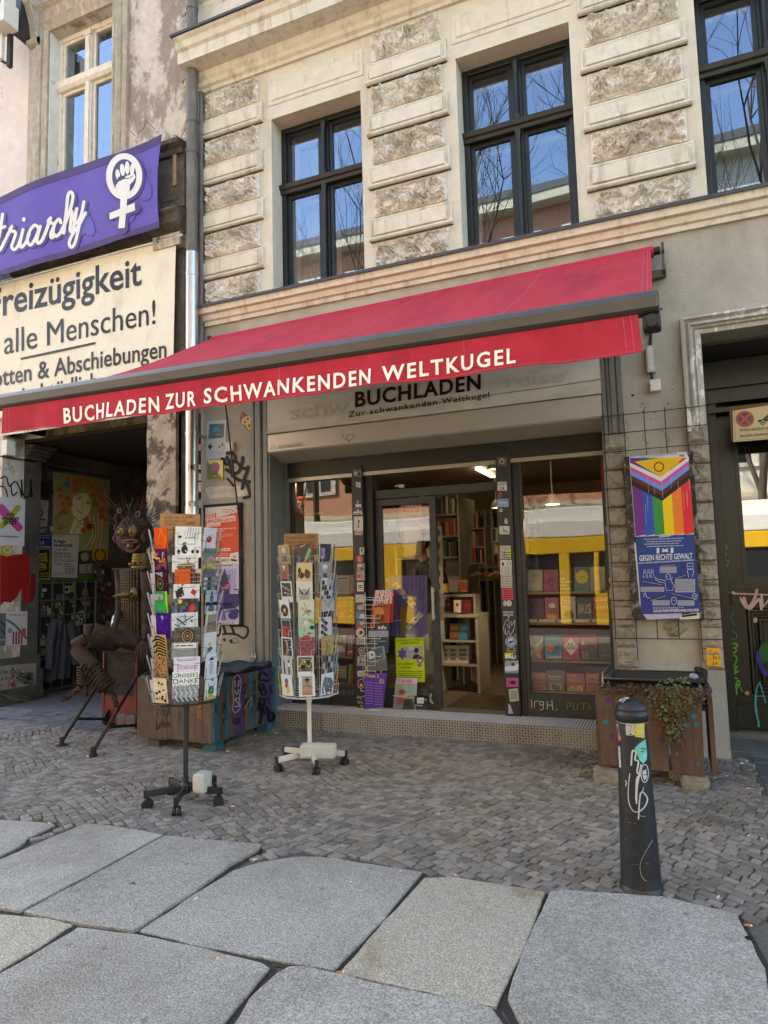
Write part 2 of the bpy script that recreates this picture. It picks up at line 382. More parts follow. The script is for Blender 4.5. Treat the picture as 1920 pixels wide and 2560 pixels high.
m_sett=mat('basalt_sett','5d5f61',.8,.2,12,.4,50,island=.28);m_sett2=mat('red_sett','6b5550',.8,.2,12,.4,50)
b=MB();y=1.4;k=0
while y<6.0:
 h2=random.uniform(.14,.24);x=strip_x(y)+.02
 while x<2.6:
  wd=random.uniform(.17,.30);stone(b,rough_edge([(x,y),(x+wd-.014,y+random.uniform(-.006,.006)),(x+wd-.014,y+h2-.014),(x,y+h2-.014)],.05,.008),.012+random.uniform(-.004,.004),.01,.05,1 if random.random()<.13 else 0)
  x+=wd
 y+=h2
b.build('sett_path',[m_sett,m_sett2],kind='structure')
b=MB();b.box(.30,2.6,6.0,9.0,-.003,.012);b.build('doorstep_floor',m_conc,kind='structure')
b=MB();y=4.95
while y<5.75:
 x=-9.6;h2=random.uniform(.10,.13)
 while x<-5.0:
  wd=random.uniform(.18,.3)
  if y>5.0+(-5.0-x-.2)*.12-.05:stone(b,rough_edge([(x,y),(x+wd-.01,y),(x+wd-.01,y+h2-.01),(x,y+h2-.01)],.06,.006),.012+random.uniform(-.003,.003),.008,.04)
  x+=wd
 y+=h2
b.box(-9.6,-4.7,5.76,8.6,-.003,.013)
b.build('gateway_paving',m_sett,kind='structure')
m_cream=mat('cream_render','c9c6b7',.9,.10,7,.25,60,col2='aca692',mix=(.5,.75),mscale=1.6,mstretch=(1.6,1.6,.45))
m_trim=mat('cream_trim','cbc8ba',.9,.12,10,.2,60,col2='98917f',mix=(.52,.72),mscale=3,mstretch=(3,3,.6))
m_rust=mat('vermiculated_stone','dfdcd3',.95,.16,22,.9,60,col2='aaa598',mix=(.45,.7),mscale=4)
m_grey=mat('grey_render','a8a498',.9,.10,3,.3,70,col2='86827a',mix=(.45,.72),mscale=1.1,mstretch=(1.3,1.3,.6))
m_zinc=mat('dark_zinc','4a4d50',.55,.2,12,0,metal=.6)
m_green=mat('dark_green_paint','1d2422',.35,.25,8,.08,30)
m_white=mat('white_paint','d0cdc2',.5,.08,9)
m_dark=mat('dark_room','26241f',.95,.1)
m_curt=mat('net_curtain','8f949c',.95,.1,12)
B=thing('shop_building','cream plastered old tenement house with bossed stone blocks above a ground floor bookshop','building',(-2,W,0))
def wall(x0,x1,z0,z1,Y,holes,depth,m,name,parent,mats,backs=True):
 xs=sorted({x0,x1}|{h[0]for h in holes}|{h[1]for h in holes});zs=sorted({z0,z1}|{h[2]for h in holes}|{h[3]for h in holes})
 xs=[x for x in xs if x0<=x<=x1];zs=[z for z in zs if z0<=z<=z1]
 b=MB()
 for a,c in zip(xs,xs[1:]):
  for d,e in zip(zs,zs[1:]):
   if any(h[0]<=(a+c)/2<=h[1]and h[2]<=(d+e)/2<=h[3]for h in holes):continue
   b.quad((a,Y,d),(c,Y,d),(c,Y,e),(a,Y,e),m)
   b.quad((a,Y+depth,d),(a,Y+depth,e),(c,Y+depth,e),(c,Y+depth,d),m)
 for(a,c,d,e)in holes:
  b.quad((a,Y,d),(a,Y,e),(a,Y+depth,e),(a,Y+depth,d),m);b.quad((c,Y,d),(c,Y+depth,d),(c,Y+depth,e),(c,Y,e),m)
  b.quad((a,Y,e),(c,Y,e),(c,Y+depth,e),(a,Y+depth,e),m);b.quad((a,Y,d),(a,Y+depth,d),(c,Y+depth,d),(c,Y,d),m)
 b.quad((x0,Y,z0),(x0,Y,z1),(x0,Y+depth,z1),(x0,Y+depth,z0),m);b.quad((x1,Y,z0),(x1,Y+depth,z0),(x1,Y+depth,z1),(x1,Y,z1),m)
 b.quad((x0,Y,z1),(x1,Y,z1),(x1,Y+depth,z1),(x0,Y+depth,z1),m)
 return b.build(name,mats,parent)
XW=(-3.59,-1.59,.42)
wins=[(x,x+1.025,4.30,6.19)for x in XW]
wall(-4.49,9,4.22,16.5,W,wins+[(3.42,4.45,4.3,6.19)],.28,0,'wall',B,m_cream)
wall(-4.49,9,0,4.22,W,[(-3.66,-.46,0,3.22),(.30,1.75,0,3.24),(3,5,.8,3.2)],.28,0,'wall',B,m_grey)
m_plain=mat('plain_render','77705f',.95)
b=MB();b.box(-4.49,9,12,12.2,0,16.5);b.box(-4.49,-4.39,6.05,12,0,16.5);b.box(-4.49,9,6.05,12,16.3,16.5);b.build('rear_shell',m_plain,B)
b=MB();b.extx([(W,4.09),(W-.03,4.09),(W-.035,4.13),(W-.06,4.14),(W-.075,4.19),(W-.11,4.20),(W-.12,4.262),(W,4.262)],-4.53,9);b.build('sill_ledge',m_trim,B)
b=MB();b.extx([(W,4.264),(W-.135,4.264),(W-.135,4.256),(W-.142,4.256),(W-.142,4.285),(W,4.298)],-4.54,9);b.build('ledge_flashing',m_zinc,B)
b=MB();b.extx([(W,6.73),(W-.03,6.73),(W-.04,6.76),(W-.07,6.78),(W-.08,6.82),(W-.11,6.85),(W-.12,6.90),(W-.30,6.905),(W-.30,7.03),(W-.33,7.05),(W-.35,7.11),(W-.38,7.13),(W-.38,7.155),(W,7.155)],-4.56,9);b.build('cornice',m_trim,B)
b=MB();b.extx([(W,7.157),(W-.395,7.157),(W-.395,7.15),(W-.405,7.15),(W-.405,7.178),(W,7.20)],-4.58,9);b.build('cornice_flashing',m_zinc,B)
b=MB();b.extx([(W,7.68),(W-.05,7.68),(W-.07,7.72),(W-.07,7.75),(W-.12,7.78),(W-.13,7.83),(W,7.83)],-4.56,9);b.build('cornice',m_trim,B)
b=MB();b.extx([(W,7.832),(W-.15,7.832),(W-.15,7.85),(W,7.86)],-4.57,9);b.build('cornice_flashing',m_zinc,B)
def framed(b,x0,x1,z0,z1,p,m=0):
 def ring(i,y):return[(x0+i,y,z0+i),(x1-i,y,z0+i),(x1-i,y,z1-i),(x0+i,y,z1-i)]
 R=[ring(0,W),ring(0,W-p*.4),ring(.018,W-p*.55),ring(.026,W-p*.45),ring(.04,W-p*.45),ring(.05,W-p),ring(.052,W-p)]
 vs=sum(R,[]);b.add(vs,[(4*k+i,4*k+(i+1)%4,4*k+4+(i+1)%4,4*k+4+i)for k in range(len(R)-1)for i in range(4)]+[tuple(range(4*len(R)-4,4*len(R)))],m)
b=MB();b.box(-4.49,-3.80,W-.05,W,7.20,7.68);b.build('frieze_block',m_cream,B)
for x in(-3.66,-1.62,.40):
 b=MB();framed(b,x,x+1.1,7.22,7.66,.03);o=b.build('frieze_panel',m_trim,B)
 r=MB();cx,cz=x+.55,7.44
 for k in range(22):
  a=2*pi*k/22;r.tube([(cx+.04*cos(a),W-.06,cz+.03*sin(a)),(cx+.15*cos(a),W-.05,cz+.13*sin(a)),(cx+.17*cos(a+.1),W-.035,cz+.15*sin(a+.1))],[.008,.013,.004],5)
 r.ball((cx,W-.045,cz),.045,(1,.6,1),8)
 for sg in(-1,1):
  for(ox,oz,R0,tw)in((.27,.05,.075,1),(.40,-.05,.085,-1),(.25,-.11,.05,1),(.42,.11,.05,-1),(.17,.15,.04,1)):
   pts=[(cx+sg*(ox+R0*(1-t/15)*cos(tw*t*.75)),W-.05-.01*sin(t),cz+oz+R0*(1-t/15)*sin(tw*t*.75))for t in range(13)]
   r.tube(pts,[.019-.0009*t for t in range(13)],6)
  for t in range(9):
   a=t*.75;r.ball((cx+sg*(.2+.04*t),W-.045,cz+.06*sin(a)-.02),.026,(1.3,.6,.7),6)
 r.build('scroll_ornament',m_trim,B if False else o)
def rough_block(x0,x1,z0,z1,sd):
 b=MB();nu,nv=110,40
 def fn(u,v):
  x=x0+u*(x1-x0);z=z0+v*(z1-z0);e=min(u*(x1-x0),(1-u)*(x1-x0),v*(z1-z0),(1-v)*(z1-z0));e=min(1,e/.022)
  q=Vector((x*15+sd*7,z*15,sd*3.1));q2=q+Vector((noise.noise(q*.7),noise.noise(q*.7+Vector((5,2,1))),0))*1.6
  a=1-abs(noise.noise(q2))*2.2;c=noise.noise(q2*2.3);d=noise.noise(q2*5.1);a2=1-abs(noise.noise(q2*1.9+Vector((9,1,4))))*2
  h=.004+.060*max(0,a)*(.35+.65*max(0,a2))+.020*c+.014*d
  return Vector((x,W-.012-e*max(.002,h),z))
 b.grid(fn,nu,nv,0,False)
 b.box(x0,x1,W-.012,W-.001,z0,z1)
 return b.build('rough_stone_block',m_rust,B)
sd=0
for x0,x1 in((-4.42,-3.735),(-2.44,-1.715),(-.435,.305),(1.55,2.3)):
 for i in range(5):
  z1=6.69-.53*i;rough_block(x0,x1,z1-.262,z1,sd);sd+=1
  if i<4 or True:
   b=MB();zz=z1-.262-.018;zb=z1-.53+.022
   if i<4:framed(b,x0-.045,x1+.045,zb,zz,.055);b.extx([(W,zb),(W-.05,zb),(W-.062,zb+.012),(W-.055,zb+.03),(W-.03,zb+.036)],x0-.05,x1+.05);b.build('smooth_stone_block',m_trim,B)
for x in(-3.62,-1.62,.39):
 b=MB();framed(b,x,x+1.09,6.335,6.61,.022);b.build('lintel_panel',m_trim,B)
GLU=glass('window_glass',2.8,.15,(.92,.94,.95),.012,.9,(.66,.82,1.0))
for wi,x in enumerate(XW+(3.42,)):
 x1=x+1.025;z0,z1=4.30,6.19;y0=W+.19;zt=5.50;xm=(x+x1)/2
 f=MB()
 f.box(x,x+.055,y0,y0+.09,z0,z1);f.box(x1-.055,x1,y0,y0+.09,z0,z1);f.box(x+.055,x1-.055,y0,y0+.09,z1-.055,z1);f.box(x+.055,x1-.055,y0,y0+.09,z0,z0+.06)
 f.extx([(y0+.08,zt-.055),(y0-.02,zt-.055),(y0-.03,zt-.02),(y0-.05,zt-.01),(y0-.06,zt+.035),(y0-.02,zt+.05),(y0+.08,zt+.055)],x+.001,x1-.001)
 o=f.build('window',m_green,B,bevel=.006)
 c=MB()
 for za,zb in((z0+.06,zt-.055),(zt+.055,z1-.055)):
  c.lathe([(.022,za),(.03,za+.02),(.03,za+.05),(.02,za+.07),(.021,zb-.08),(.03,zb-.06),(.032,zb)],(xm,y0-.012,0),n=12)
  c.box(xm-.045,xm+.045,y0+.012,y0+.08,za,zb)
 c.build('mullion',m_green,o)
 s=MB();pn=MB()
 for xa,xb in((x+.057,xm-.047),(xm+.047,x1-.057)):
  for za,zb in((z0+.062,zt-.057),(zt+.057,z1-.057)):
   t=.036
   s.box(xa,xa+t,y0+.03,y0+.075,za,zb);s.box(xb-t,xb,y0+.03,y0+.075,za,zb);s.box(xa+t,xb-t,y0+.03,y0+.075,za,za+t);s.box(xa+t,xb-t,y0+.03,y0+.075,zb-t,zb)
   pn.quad((xa+t,y0+.05,za+t),(xb-t,y0+.05,za+t),(xb-t,y0+.05,zb-t),(xa+t,y0+.05,zb-t))
 s.build('sash',m_green,o);pn.build('pane',GLU,o)
 i=MB();t=.045;yi=y0+.22
 for xa,xb in((x+.04,xm-.01),(xm+.01,x1-.04)):
  for za,zb in((z0+.05,zt-.03),(zt+.03,z1-.04)):
   i.box(xa,xa+t,yi,yi+.04,za,zb);i.box(xb-t,xb,yi,yi+.04,za,zb);i.box(xa+t,xb-t,yi,yi+.04,za,za+t);i.box(xa+t,xb-t,yi,yi+.04,zb-t,zb)
 i.box(x-.04,x+.03,y0+.1,yi+.1,z0,z1);i.box(x1-.03,x1+.04,y0+.1,yi+.1,z0,z1)
 i.build('inner_sash',m_white,o)
 r=MB();r.box(x-.3,x-.29,y0+.33,y0+2,z0-.2,z1+.3);r.box(x1+.29,x1+.3,y0+.33,y0+2,z0-.2,z1+.3);r.box(x-.3,x1+.3,y0+2,y0+2.02,z0-.2,z1+.3);r.box(x-.3,x1+.3,y0+.33,y0+2,z0-.22,z0-.2);r.box(x-.3,x1+.3,y0+.33,y0+2,z1+.3,z1+.32)
 r.box(x-.3,x,y0+.31,y0+.33,z0-.2,z1+.3);r.box(x1,x1+.3,y0+.31,y0+.33,z0-.2,z1+.3);r.box(x,x1,y0+.31,y0+.33,z1,z1+.3)
 r.build('upstairs_room',m_dark,B)
 if wi==0:
  k=MB();k.grid(lambda u,v:Vector((x+.02+.42*u,yi+.09+.015*sin(u*40),z0+.1+1.7*v)),40,2);k.grid(lambda u,v:Vector((x1-.18+.15*u,yi+.09+.012*sin(u*25),z0+.1+1.7*v)),20,2);k.build('curtain',m_curt,o)
m_fgrey=mat('shopfront_metal','747672',.45,.14,6,.05,30,metal=.25)
m_fdark=mat('dark_frame','2a2b2a',.45,.25,9,.05,30)
m_door=mat('door_metal','393a38',.5,.18,8,.05,30,metal=.2)
m_sign=mat('sign_board_metal','cdc9bf',.55,.12,4,.1,40,col2='b8b3a7',mscale=2.5,mstretch=(.5,1,2),metal=.1)
m_box=mat('shutter_box_metal','c3beb3',.38,.08,3,.02,30,metal=.35)
m_alu=mat('aluminium','a9a8a2',.4,.15,12,0,metal=.7)
m_tread=mat('tread_plate','8c8982',.45,.2,14,.1,60,metal=.4,col2='766b60',mscale=2,mstretch=(1,1,.3))
GLS=glass('shop_glass',1.6,.03,(.93,.95,.94),.02)
F0=thing('shopfront','grey metal bookshop front with glass display windows, open door and raised shutter','shop front',(-2,W,0))
YG=6.08
def flutes(x0,x1,z0,z1,name,parent,m):
 b=MB();n=4;wd=(x1-x0)
 prof=[(0,0),(0,.035),(.18,.035),(.2,.02),(.24,.02),(.26,.035),(.42,.035),(.45,.05),(.62,.05),(.65,.035),(.7,.02),(.74,.02),(.76,.035),(1,.035),(1,0)]
 vs=[(x0+p*wd,W-d,z)for z in(z0,z1)for p,d in prof];k=len(prof)
 b.add(vs,[(i,i+1,k+i+1,k+i)for i in range(k-1)]+[tuple(range(k,2*k)),tuple(range(k-1,-1,-1))]);return b.build(name,m,parent)
flutes(-3.85,-3.662,.18,3.30,'pilaster',F0,m_fgrey)
flutes(-.458,-.30,2.515,3.30,'pilaster',F0,m_fgrey)
b=MB();b.box(-3.665,-3.640,W-.02,YG+.1,.18,3.2);b.box(-3.640,-3.60,W+.22,YG+.1,.18,2.6);b.build('jamb_lining',m_fgrey,F0)
b=MB();b.box(-.478,-.460,W-.02,YG+.1,.18,3.2);b.build('jamb_lining',m_fgrey,F0)
b=MB();b.box(-3.66,-.46,W-.03,W+.02,2.858,3.30);b.box(-3.66,-.46,W-.036,W-.031,2.858,2.885);b.box(-3.66,-.46,W-.033,W-.0305,2.975,2.98)
sb=b.build('sign_board',m_sign,F0)
f=Flat(onY(L3,W-.034))
def ghost(f,t,a,c,h):f.text(t,a,c,h,'b6b1a6',.012)
ghost(f,'schw',(220,345),(470,310),62);ghost(f,'reise',(1150,205),(1400,180),60)
f.text('BUCHLADEN',(497,289),(1040,211),66,'260f12',.028,sp=1.12)
f.text('Zur schwankenden Weltkugel',(468,334),(1077,247),25,'2b1416',.012,sp=1.15)
f.line([(540,318),(1080,238),(1300,208),(1560,170)],2.0,'4a4238',0)
f.build('lettering',VINYL,sb)
b=MB();b.extx([(W-.02,2.852),(W-.03,2.84),(W-.03,2.675),(W-.015,2.66),(W+.20,2.59),(W+.24,2.59),(W+.24,2.852)],-3.655,-.465);bx=b.build('shutter_box',m_box,F0)
f=Flat(onY(L3,W-.031));f.line([(440,405),(452,425),(475,438),(460,415),(495,410),(470,440)],3,'7c7568');f.line([(133,475),(140,450),(143,475),(150,455),(153,475)],3,'8f897c',0)
for k in range(9):f.line([(165+k*12,470-k*1.5),(170+k*12,452-k*1.5),(174+k*12,468-k*1.5)],3,'8f897c',0)
f.build('graffiti',SPRAY,bx)
b=MB()
for k in range(3):
 z=2.585-.042*k;b.extx([(W+.27,z),(W+.262,z-.008),(W+.258,z-.02),(W+.262,z-.034),(W+.27,z-.04),(W+.28,z-.04),(W+.28,z)],-3.60,-.48)
b.extx([(W+.255,2.46),(W+.255,2.40),(W+.29,2.40),(W+.29,2.46)],-3.60,-.48);b.build('roller_shutter',m_alu,F0)
def post(cr,a,c,y0,y1,z0,z1,m,name):
 xa=cr.y(a[0],a[1],y0).x;xc=cr.y(c[0],c[1],y0).x
 b=MB();b.box(xa,xc,y0,y1,z0,z1);return b.build(name,m,F0,bevel=.004),xa,xc
P1,p1a,p1b=post(K7,(562,900),(632,900),6.0,6.16,.18,2.5,m_fdark,'post')
P2,p2a,p2b=post(K8,(545,900),(648,900),6.0,6.16,.18,2.5,m_fdark,'post')
b=MB();b.box(p1b+.006,p1b+.085,6.05,6.2,.18,2.44);b.build('door_jamb',mat('black_frame','121212',.5,.2),F0)
b=MB();b.box(p2b+.004,p2b+.05,6.05,6.15,.18,2.44);b.build('window_frame',m_fdark,F0)
b=MB();b.box(-3.60,-.48,6.02,6.16,2.435,2.62);b.build('head_beam',m_fdark,F0)
xl,xr=-3.60,-.50
def frame(b,x0,x1,z0,z1,y0,y1,t=.045,tb=None):
 b.box(x0,x0+t,y0,y1,z0,z1);b.box(x1-t,x1,y0,y1,z0,z1);b.box(x0+t,x1-t,y0,y1,z1-t,z1);b.box(x0+t,x1-t,y0,y1,z0,z0+(tb or t))
def pane(x0,x1,z0,z1,y,name='pane'):
 b=MB();b.quad((x0,y,z0),(x1,y,z0),(x1,y,z1),(x0,y,z1));return b.build(name,GLS,F0)
b=MB();frame(b,xl,p1a-.002,.18,2.43,6.06,6.12,.03,.19);b.build('window_frame',m_fdark,F0);pane(xl+.03,p1a-.03,.37,2.40,6.09)
b=MB();frame(b,p2b+.052,xr,.18,2.43,6.06,6.12,.03,.19);rw=b.build('window_frame',m_door,F0);pane(p2b+.08,xr-.03,.37,2.40,6.09)
xd0=p1b+.09;xd1=K7.y(1160,1500,6.12).x
b=MB();frame(b,xd0,xd1,.185,2.16,6.11,6.155,.062,.17);b.build('door_leaf',m_door,F0);pane(xd0+.062,xd1-.062,.36,2.07,6.13)
b=MB();b.box(xd0,p2a-.003,6.10,6.16,2.17,2.25);b.build('transom_bar',m_door,F0);pane(xd0,p2a-.004,2.25,2.435,6.13)
b=MB();b.box(xd1-.05,xd1-.03,6.06,6.085,1.0,1.3);b.box(xd1-.05,xd1-.03,6.085,6.11,1.02,1.04);b.box(xd1-.05,xd1-.03,6.085,6.11,1.26,1.28);b.build('door_handle',m_alu,F0)
b=MB();b.box(-.498,-.462,6.0,6.12,.18,2.6);SP=b.build('post',m_alu,F0)
f=Flat(onY(K8,6.058));g='cfcdc4'
f.line([(770,1935),(772,1990)],5,g,0);f.line([(790,1985),(792,1945),(815,1942)],5,g,0)
f.line([(850,1950),(830,1945),(828,1968),(850,1968),(853,1945),(852,1995),(832,2003)],5,g);f.line([(880,1945),(880,1998)],5,g,0);f.line([(880,1972),(912,1970)],5,g,0);f.line([(912,1940),(918,2002)],5,g,0);f.ell(945,2000,4,4,g)
g='8a8544'
f.line([(1018,2000),(1018,1955),(1040,1952),(1042,1975),(1020,1980)],5,g,0);f.line([(1060,1955),(1060,2000),(1080,2000)],5,g,0);f.line([(1090,1960),(1090,1998)],5,g,0);f.line([(1115,1960),(1150,1958)],5,g,0);f.line([(1130,1960),(1130,2000)],5,g,0);f.line([(1160,2000),(1170,1955),(1180,2000)],5,g,0)
f.build('graffiti',SPRAY,F0)
f=Flat(onY(K7,6.058));g='6d6d69'
for x in(440,475,505,540):f.line([(x,1905),(x-4,1870),(x+12,1890),(x+22,1865),(x+20,1900)],4,g,0)
f.build('graffiti',SPRAY,F0)
f=Flat(onY(K7,5.998));f.text('BAK',(588,1925),(625,1930),20,'b9b7ae',.02);f.text('SPA',(592,1960),(630,1965),20,'b9b7ae',.02);f.text('19',(610,1985),(632,1988),18,'b9b7ae',.02);f.build('graffiti',SPRAY,F0)
f=Flat(onY(K7,6.108));f.line([(1085,1895),(1100,1935),(1115,1960),(1095,1945),(1102,1890)],(3,7),'c9c8c2');f.line([(1090,905),(1095,960),(1088,985),(1096,1010),(1090,1050),(1098,1100)],3,'85857f');f.line([(1110,1400),(1104,1440),(1116,1445),(1108,1480),(1118,1500),(1105,1600)],5,'2c2c2a');f.line([(850,458),(885,450),(915,452),(875,462),(915,465)],5,'d5d3ca');f.build('graffiti',SPRAY,F0)
f=Flat(onY(K8,5.998));g='b5b5b0'
f.line([(590,1480),(578,1440),(590,1395),(612,1380),(618,1440),(600,1410)],4,g);f.line([(630,1390),(634,1420),(655,1385),(650,1440),(625,1490)],4,g);f.ell(659,1488,4,7,g);f.line([(590,1440),(600,1490),(612,1450),(625,1500)],3,g)
f.build('graffiti',SPRAY,F0)
b=MB();y0=5.70;zt=.176
b.box(-4.05,-.45,y0,6.2,0,zt)
def loz(b,c,d,nn,l=.024,w=.0085,hgt=.005):
 c=Vector(c);d=Vector(d);nn=Vector(nn);s=nn.cross(d);b.add([c-d*l/2,c+s*w/2,c+d*l/2,c-s*w/2,c-d*l*.25+nn*hgt,c+d*l*.25+nn*hgt],[(0,3,4),(3,5,4),(3,2,5),(2,1,5),(1,4,5),(1,0,4)],1)
q=.7071
for i in range(150):
 for j in range(8):
  sg=1 if(i+j)%2 else-1;loz(b,(-4.04+i*.024,y0-.0005,.012+j*.0215),(q,0,q*sg),(0,-1,0))
 for j in range(15):
  sg=1 if(i+j)%2 else-1;loz(b,(-4.04+i*.024,y0+.014+j*.0225,zt+.0004),(q,q*sg,0),(0,0,1))
st=b.build('step',[m_tread,mat('pale_tread_ridge','c2bcb2',.35,.15,20,metal=.5)],F0)  # ridges get a paler metal than the plate
b=MB()
for x in(-3.08,-1.52):b.box(x,x+.004,y0-.003,y0-.0006,.005,zt)
b.build('step_joint',m_fdark,F0)
m_canv=mat('red_canvas','ae2638',.85,.14,9,.3,14,col2='8a1a2d',mix=(.48,.75),mscale=1.6,mstretch=(2.5,.5,1))
m_seam=mat('seam_thread','c0616d',.9,.1)
m_bar=mat('bronze_grey_aluminium','4d4c47',.35,.12,5,.02,50,metal=.5)
m_blk=mat('black_plastic','161717',.45,.15)
A=thing('awning','red canvas shop awning with white lettering on its valance, rolled out over the shop entrance','awning',(-2.1,W,3.9))
TL=D.y(477,728,W-.1);TR=D.y(1415,535,W-.1);YB=3.27
xa0,xa1=-4.30,-.02;zT0,zT1=TL.z,TR.z
bl=D.y(2,866,YB);br=D.y(1400,652,YB)
zB0,zB1=bl.z-.02,br.z-.02
def canvas(u,v,off=0):
 x=xa0+(xa1-xa0)*u;zt=zT0+(zT1-zT0)*u;zb=zB0+(zB1-zB0)*u
 y=(W-.1)+(YB-(W-.1))*v;z=zt+(zb-zt)*v-.05*sin(pi*v)+.007*sin(u*26)*sin(pi*v)-.02*sin(pi*v)*abs(sin(pi*u*3.7+.4))+.008*noise.noise(Vector((u*9,v*4,1)))*sin(pi*v)
 return Vector((x,y,z+off))
b=MB();b.grid(lambda u,v:canvas(u,v),60,24);b.grid(lambda u,v:canvas(1-u,v,-.004),60,24);b.build('canvas',m_canv,A)
b=MB()
for u in(.006,.013,.987,.994,.27,.273,.54,.543,.80,.803):
 b.grid(lambda s,t:canvas(u+(s-.5)*.0007,t,.003),1,24)
b.build('seam',m_seam,A)
def bar_pt(u):return Vector((xa0-.05+(xa1+.03-xa0+.05)*u,YB,zB0+(zB1-zB0)*u))
b=MB();prof=[(0,.065),(-.05,.055),(-.07,.02),(-.068,-.03),(-.05,-.05),(0,-.055),(.03,-.03),(.03,.05)]
p0,p1=bar_pt(0),bar_pt(1);k=len(prof)
vs=[p0+Vector((0,y,z))for y,z in prof]+[p1+Vector((0,y,z))for y,z in prof]
b.add(vs,[(i,k+i,k+(i+1)%k,(i+1)%k)for i in range(k)]+[tuple(range(k)),tuple(range(2*k-1,k-1,-1))],0,False);b.build('front_bar',m_bar,A,bevel=.012)
vx0=D.y(4,930,YB-.045).x;vx1=D.y(1383,760,YB-.045).x
def val(u,v):
 x=vx0+(vx1-vx0)*u;z=zB0+(zB1-zB0)*((x-xa0)/(xa1-xa0))-.045-.180*v
 return Vector((x+.02*v*(u-.5),YB-.045+.010*v*sin(u*43)+.006*v*sin(u*97+1)+.008*sin(u*17)*v,z+.006*v*sin(u*31)))
b=MB();b.grid(val,160,6);b.grid(lambda u,v:val(1-u,v)+Vector((0,.003,0)),160,6);va=b.build('valance',m_canv,A)
def vmap(x,y):
 p=D.y(x,y,YB-.045);u=(p.x-vx0)/(vx1-vx0);zt=zB0+(zB1-zB0)*((p.x-xa0)/(xa1-xa0))-.045;v=(zt-p.z)/.180;q=val(u,v);return Vector((p.x,q.y-.004,p.z))
f=Flat(vmap);c='efece4'
for t,a,e in(('BUCHLADEN',(137,914),(343,888)),('ZUR',(357,884),(424,876)),('SCHWANKENDEN',(442,872),(803,829)),('WELTKUGEL',(827,825),(1114,783))):
 f.text(t,a,e,33,c,.022,sp=1.22);f.build('lettering',VINYL,va);f=Flat(vmap)
f=Flat(lambda u,v:val(u,v),base=.002)
for v in(.955,):f.line([(u/60,v)for u in range(61)],.012,'b55a66',0)
for u in(.008,.016,.984,.992,.27,.54,.80):f.line([(u,0),(u,1)],.0006,'b55a66',0)
f.build('stitching',PAPER,va)
b=MB();b.tube([(xa0+.03,W-.1,zT0-.03),(xa1+.02,W-.1,zT1-.03)],.045,12);b.tube([(xa1+.02,W-.1,zT1-.03),(xa1+.07,W-.1,zT1-.03)],.032,12,1);b.build('roller',[m_canv,m_blk],A)
b=MB();b.box(xa0+.1,xa1+.09,W-.09,W-.03,zT0-.19,zT0-.13);b.build('back_rail',m_bar,A)
for x,z in((xa1+.075,zT1-.03),(xa0-.01,zT0-.03)):
 b=MB();b.tube([(x,W-.1,z+.005),(x+.022,W-.1,z+.005)],.058,14);b.box(x+.002,x+.02,W-.13,W-.075,z-.17,z);b.box(x-.002,x+.026,W-.16,W-.001,z-.19,z-.14);b.build('bracket',m_bar,A,bevel=.004)
b=MB();e=bar_pt(1);b.box(e.x-.075,e.x+.002,YB-.055,YB+.03,e.z-.125,e.z-.056);b.lathe([(.03,0),(.03,.012)],(e.x-.036,YB-.056,e.z-.09),(0,-1,0),14);b.build('gear_housing',m_blk,A,bevel=.012)
for x,sg in((xa0+.75,1),(xa1-.75,-1)):
 b=MB();u=(x-xa0)/(xa1-xa0);zb=zB0+(zB1-zB0)*u;zt=zT0-.16
 el=Vector((x+sg*.75,(W-.1+YB)/2,(zt+zb)/2-.08));b.bar((x,W-.09,zt),el,.05,.035);b.bar(el,(x,YB+.03,zb),.045,.03);b.build('folding_arm',m_bar,A,bevel=.004)
b=MB();p=K4.y(548,20,5.2);q=K4.y(655,900,5.60);b.tube([p,p.lerp(q,.5)+Vector((0,0,-.005)),q],.0085,8);p2=K4.y(660,1000,5.62);b.tube([q,K4.y(648,940,5.58),p2],.0085,8);b.build('crank_rod',m_blk,A)
b=MB();p=L8.y(450,1130,W-.05);q=L8.y(548,1380,W-.05);b.box(p.x,q.x,W-.06,W-.012,q.z,p.z);b.box(p.x+.012,q.x-.012,W-.066,W-.0605,q.z+.01,p.z-.01,1)
pw=b.build('power_supply',[m_alu,mat('label_print','b9b9b4',.5,.3,40)],label='slim silver power supply box with printed face hanging below the right end of the awning',cat='power box')
c=MB();a1=L8.y(490,900,W-.02);a2=L8.y(498,1135,W-.03);c.tube([a1,a1.lerp(a2,.4)+Vector((.008,0,0)),a2],.012,8);a3=L8.y(508,1380,W-.03);a4=L8.y(515,1460,W-.03);c.tube([a3,a4],.011,8)
a5=L8.y(470,905,W-.025);c.tube([a5,L8.y(440,960,W-.02),L8.y(455,1030,W-.02),L8.y(480,1010,W-.02)],.004,6);c.build('cable',m_blk,label='thick black cable joining awning motor, silver power box and white junction box',cat='cable')
b=MB();p=L8.y(488,1462,W-.05);q=L8.y(603,1562,W-.05);b.box(p.x,q.x,W-.055,W-.001,q.z,p.z);b.box(p.x+.006,q.x-.006,W-.059,W-.0555,q.z+.006,p.z-.006);b.build('junction_box',m_white,bevel=.006,label='square white junction box on the grey wall behind the wire mesh',cat='junction box')
m_iw=mat('shop_interior_white','a89d86',.85,.08)
m_shelf=mat('white_shelf','928a7b',.6,.08)
m_fl=mat('shop_floor','6b5e4c',.7,.15);m_matb=mat('doormat','4d3c2a',.95,.2,30,.3,100)
m_disp=mat('display_shelf_red','6e2c26',.6,.15,8);m_edge=mat('shelf_edge_wood','9a835a',.6,.15)
b=MB();y0,y1=6.2,10.5;x0,x1=-4.38,.18
b.box(x0,x0+.02,y0,y1,.17,2.75);b.box(x1-.02,x1,y0,y1,.17,2.75);b.box(x0,x1,y1,y1+.02,.17,2.75);b.box(x0,x1,y0,y1,2.75,2.78)
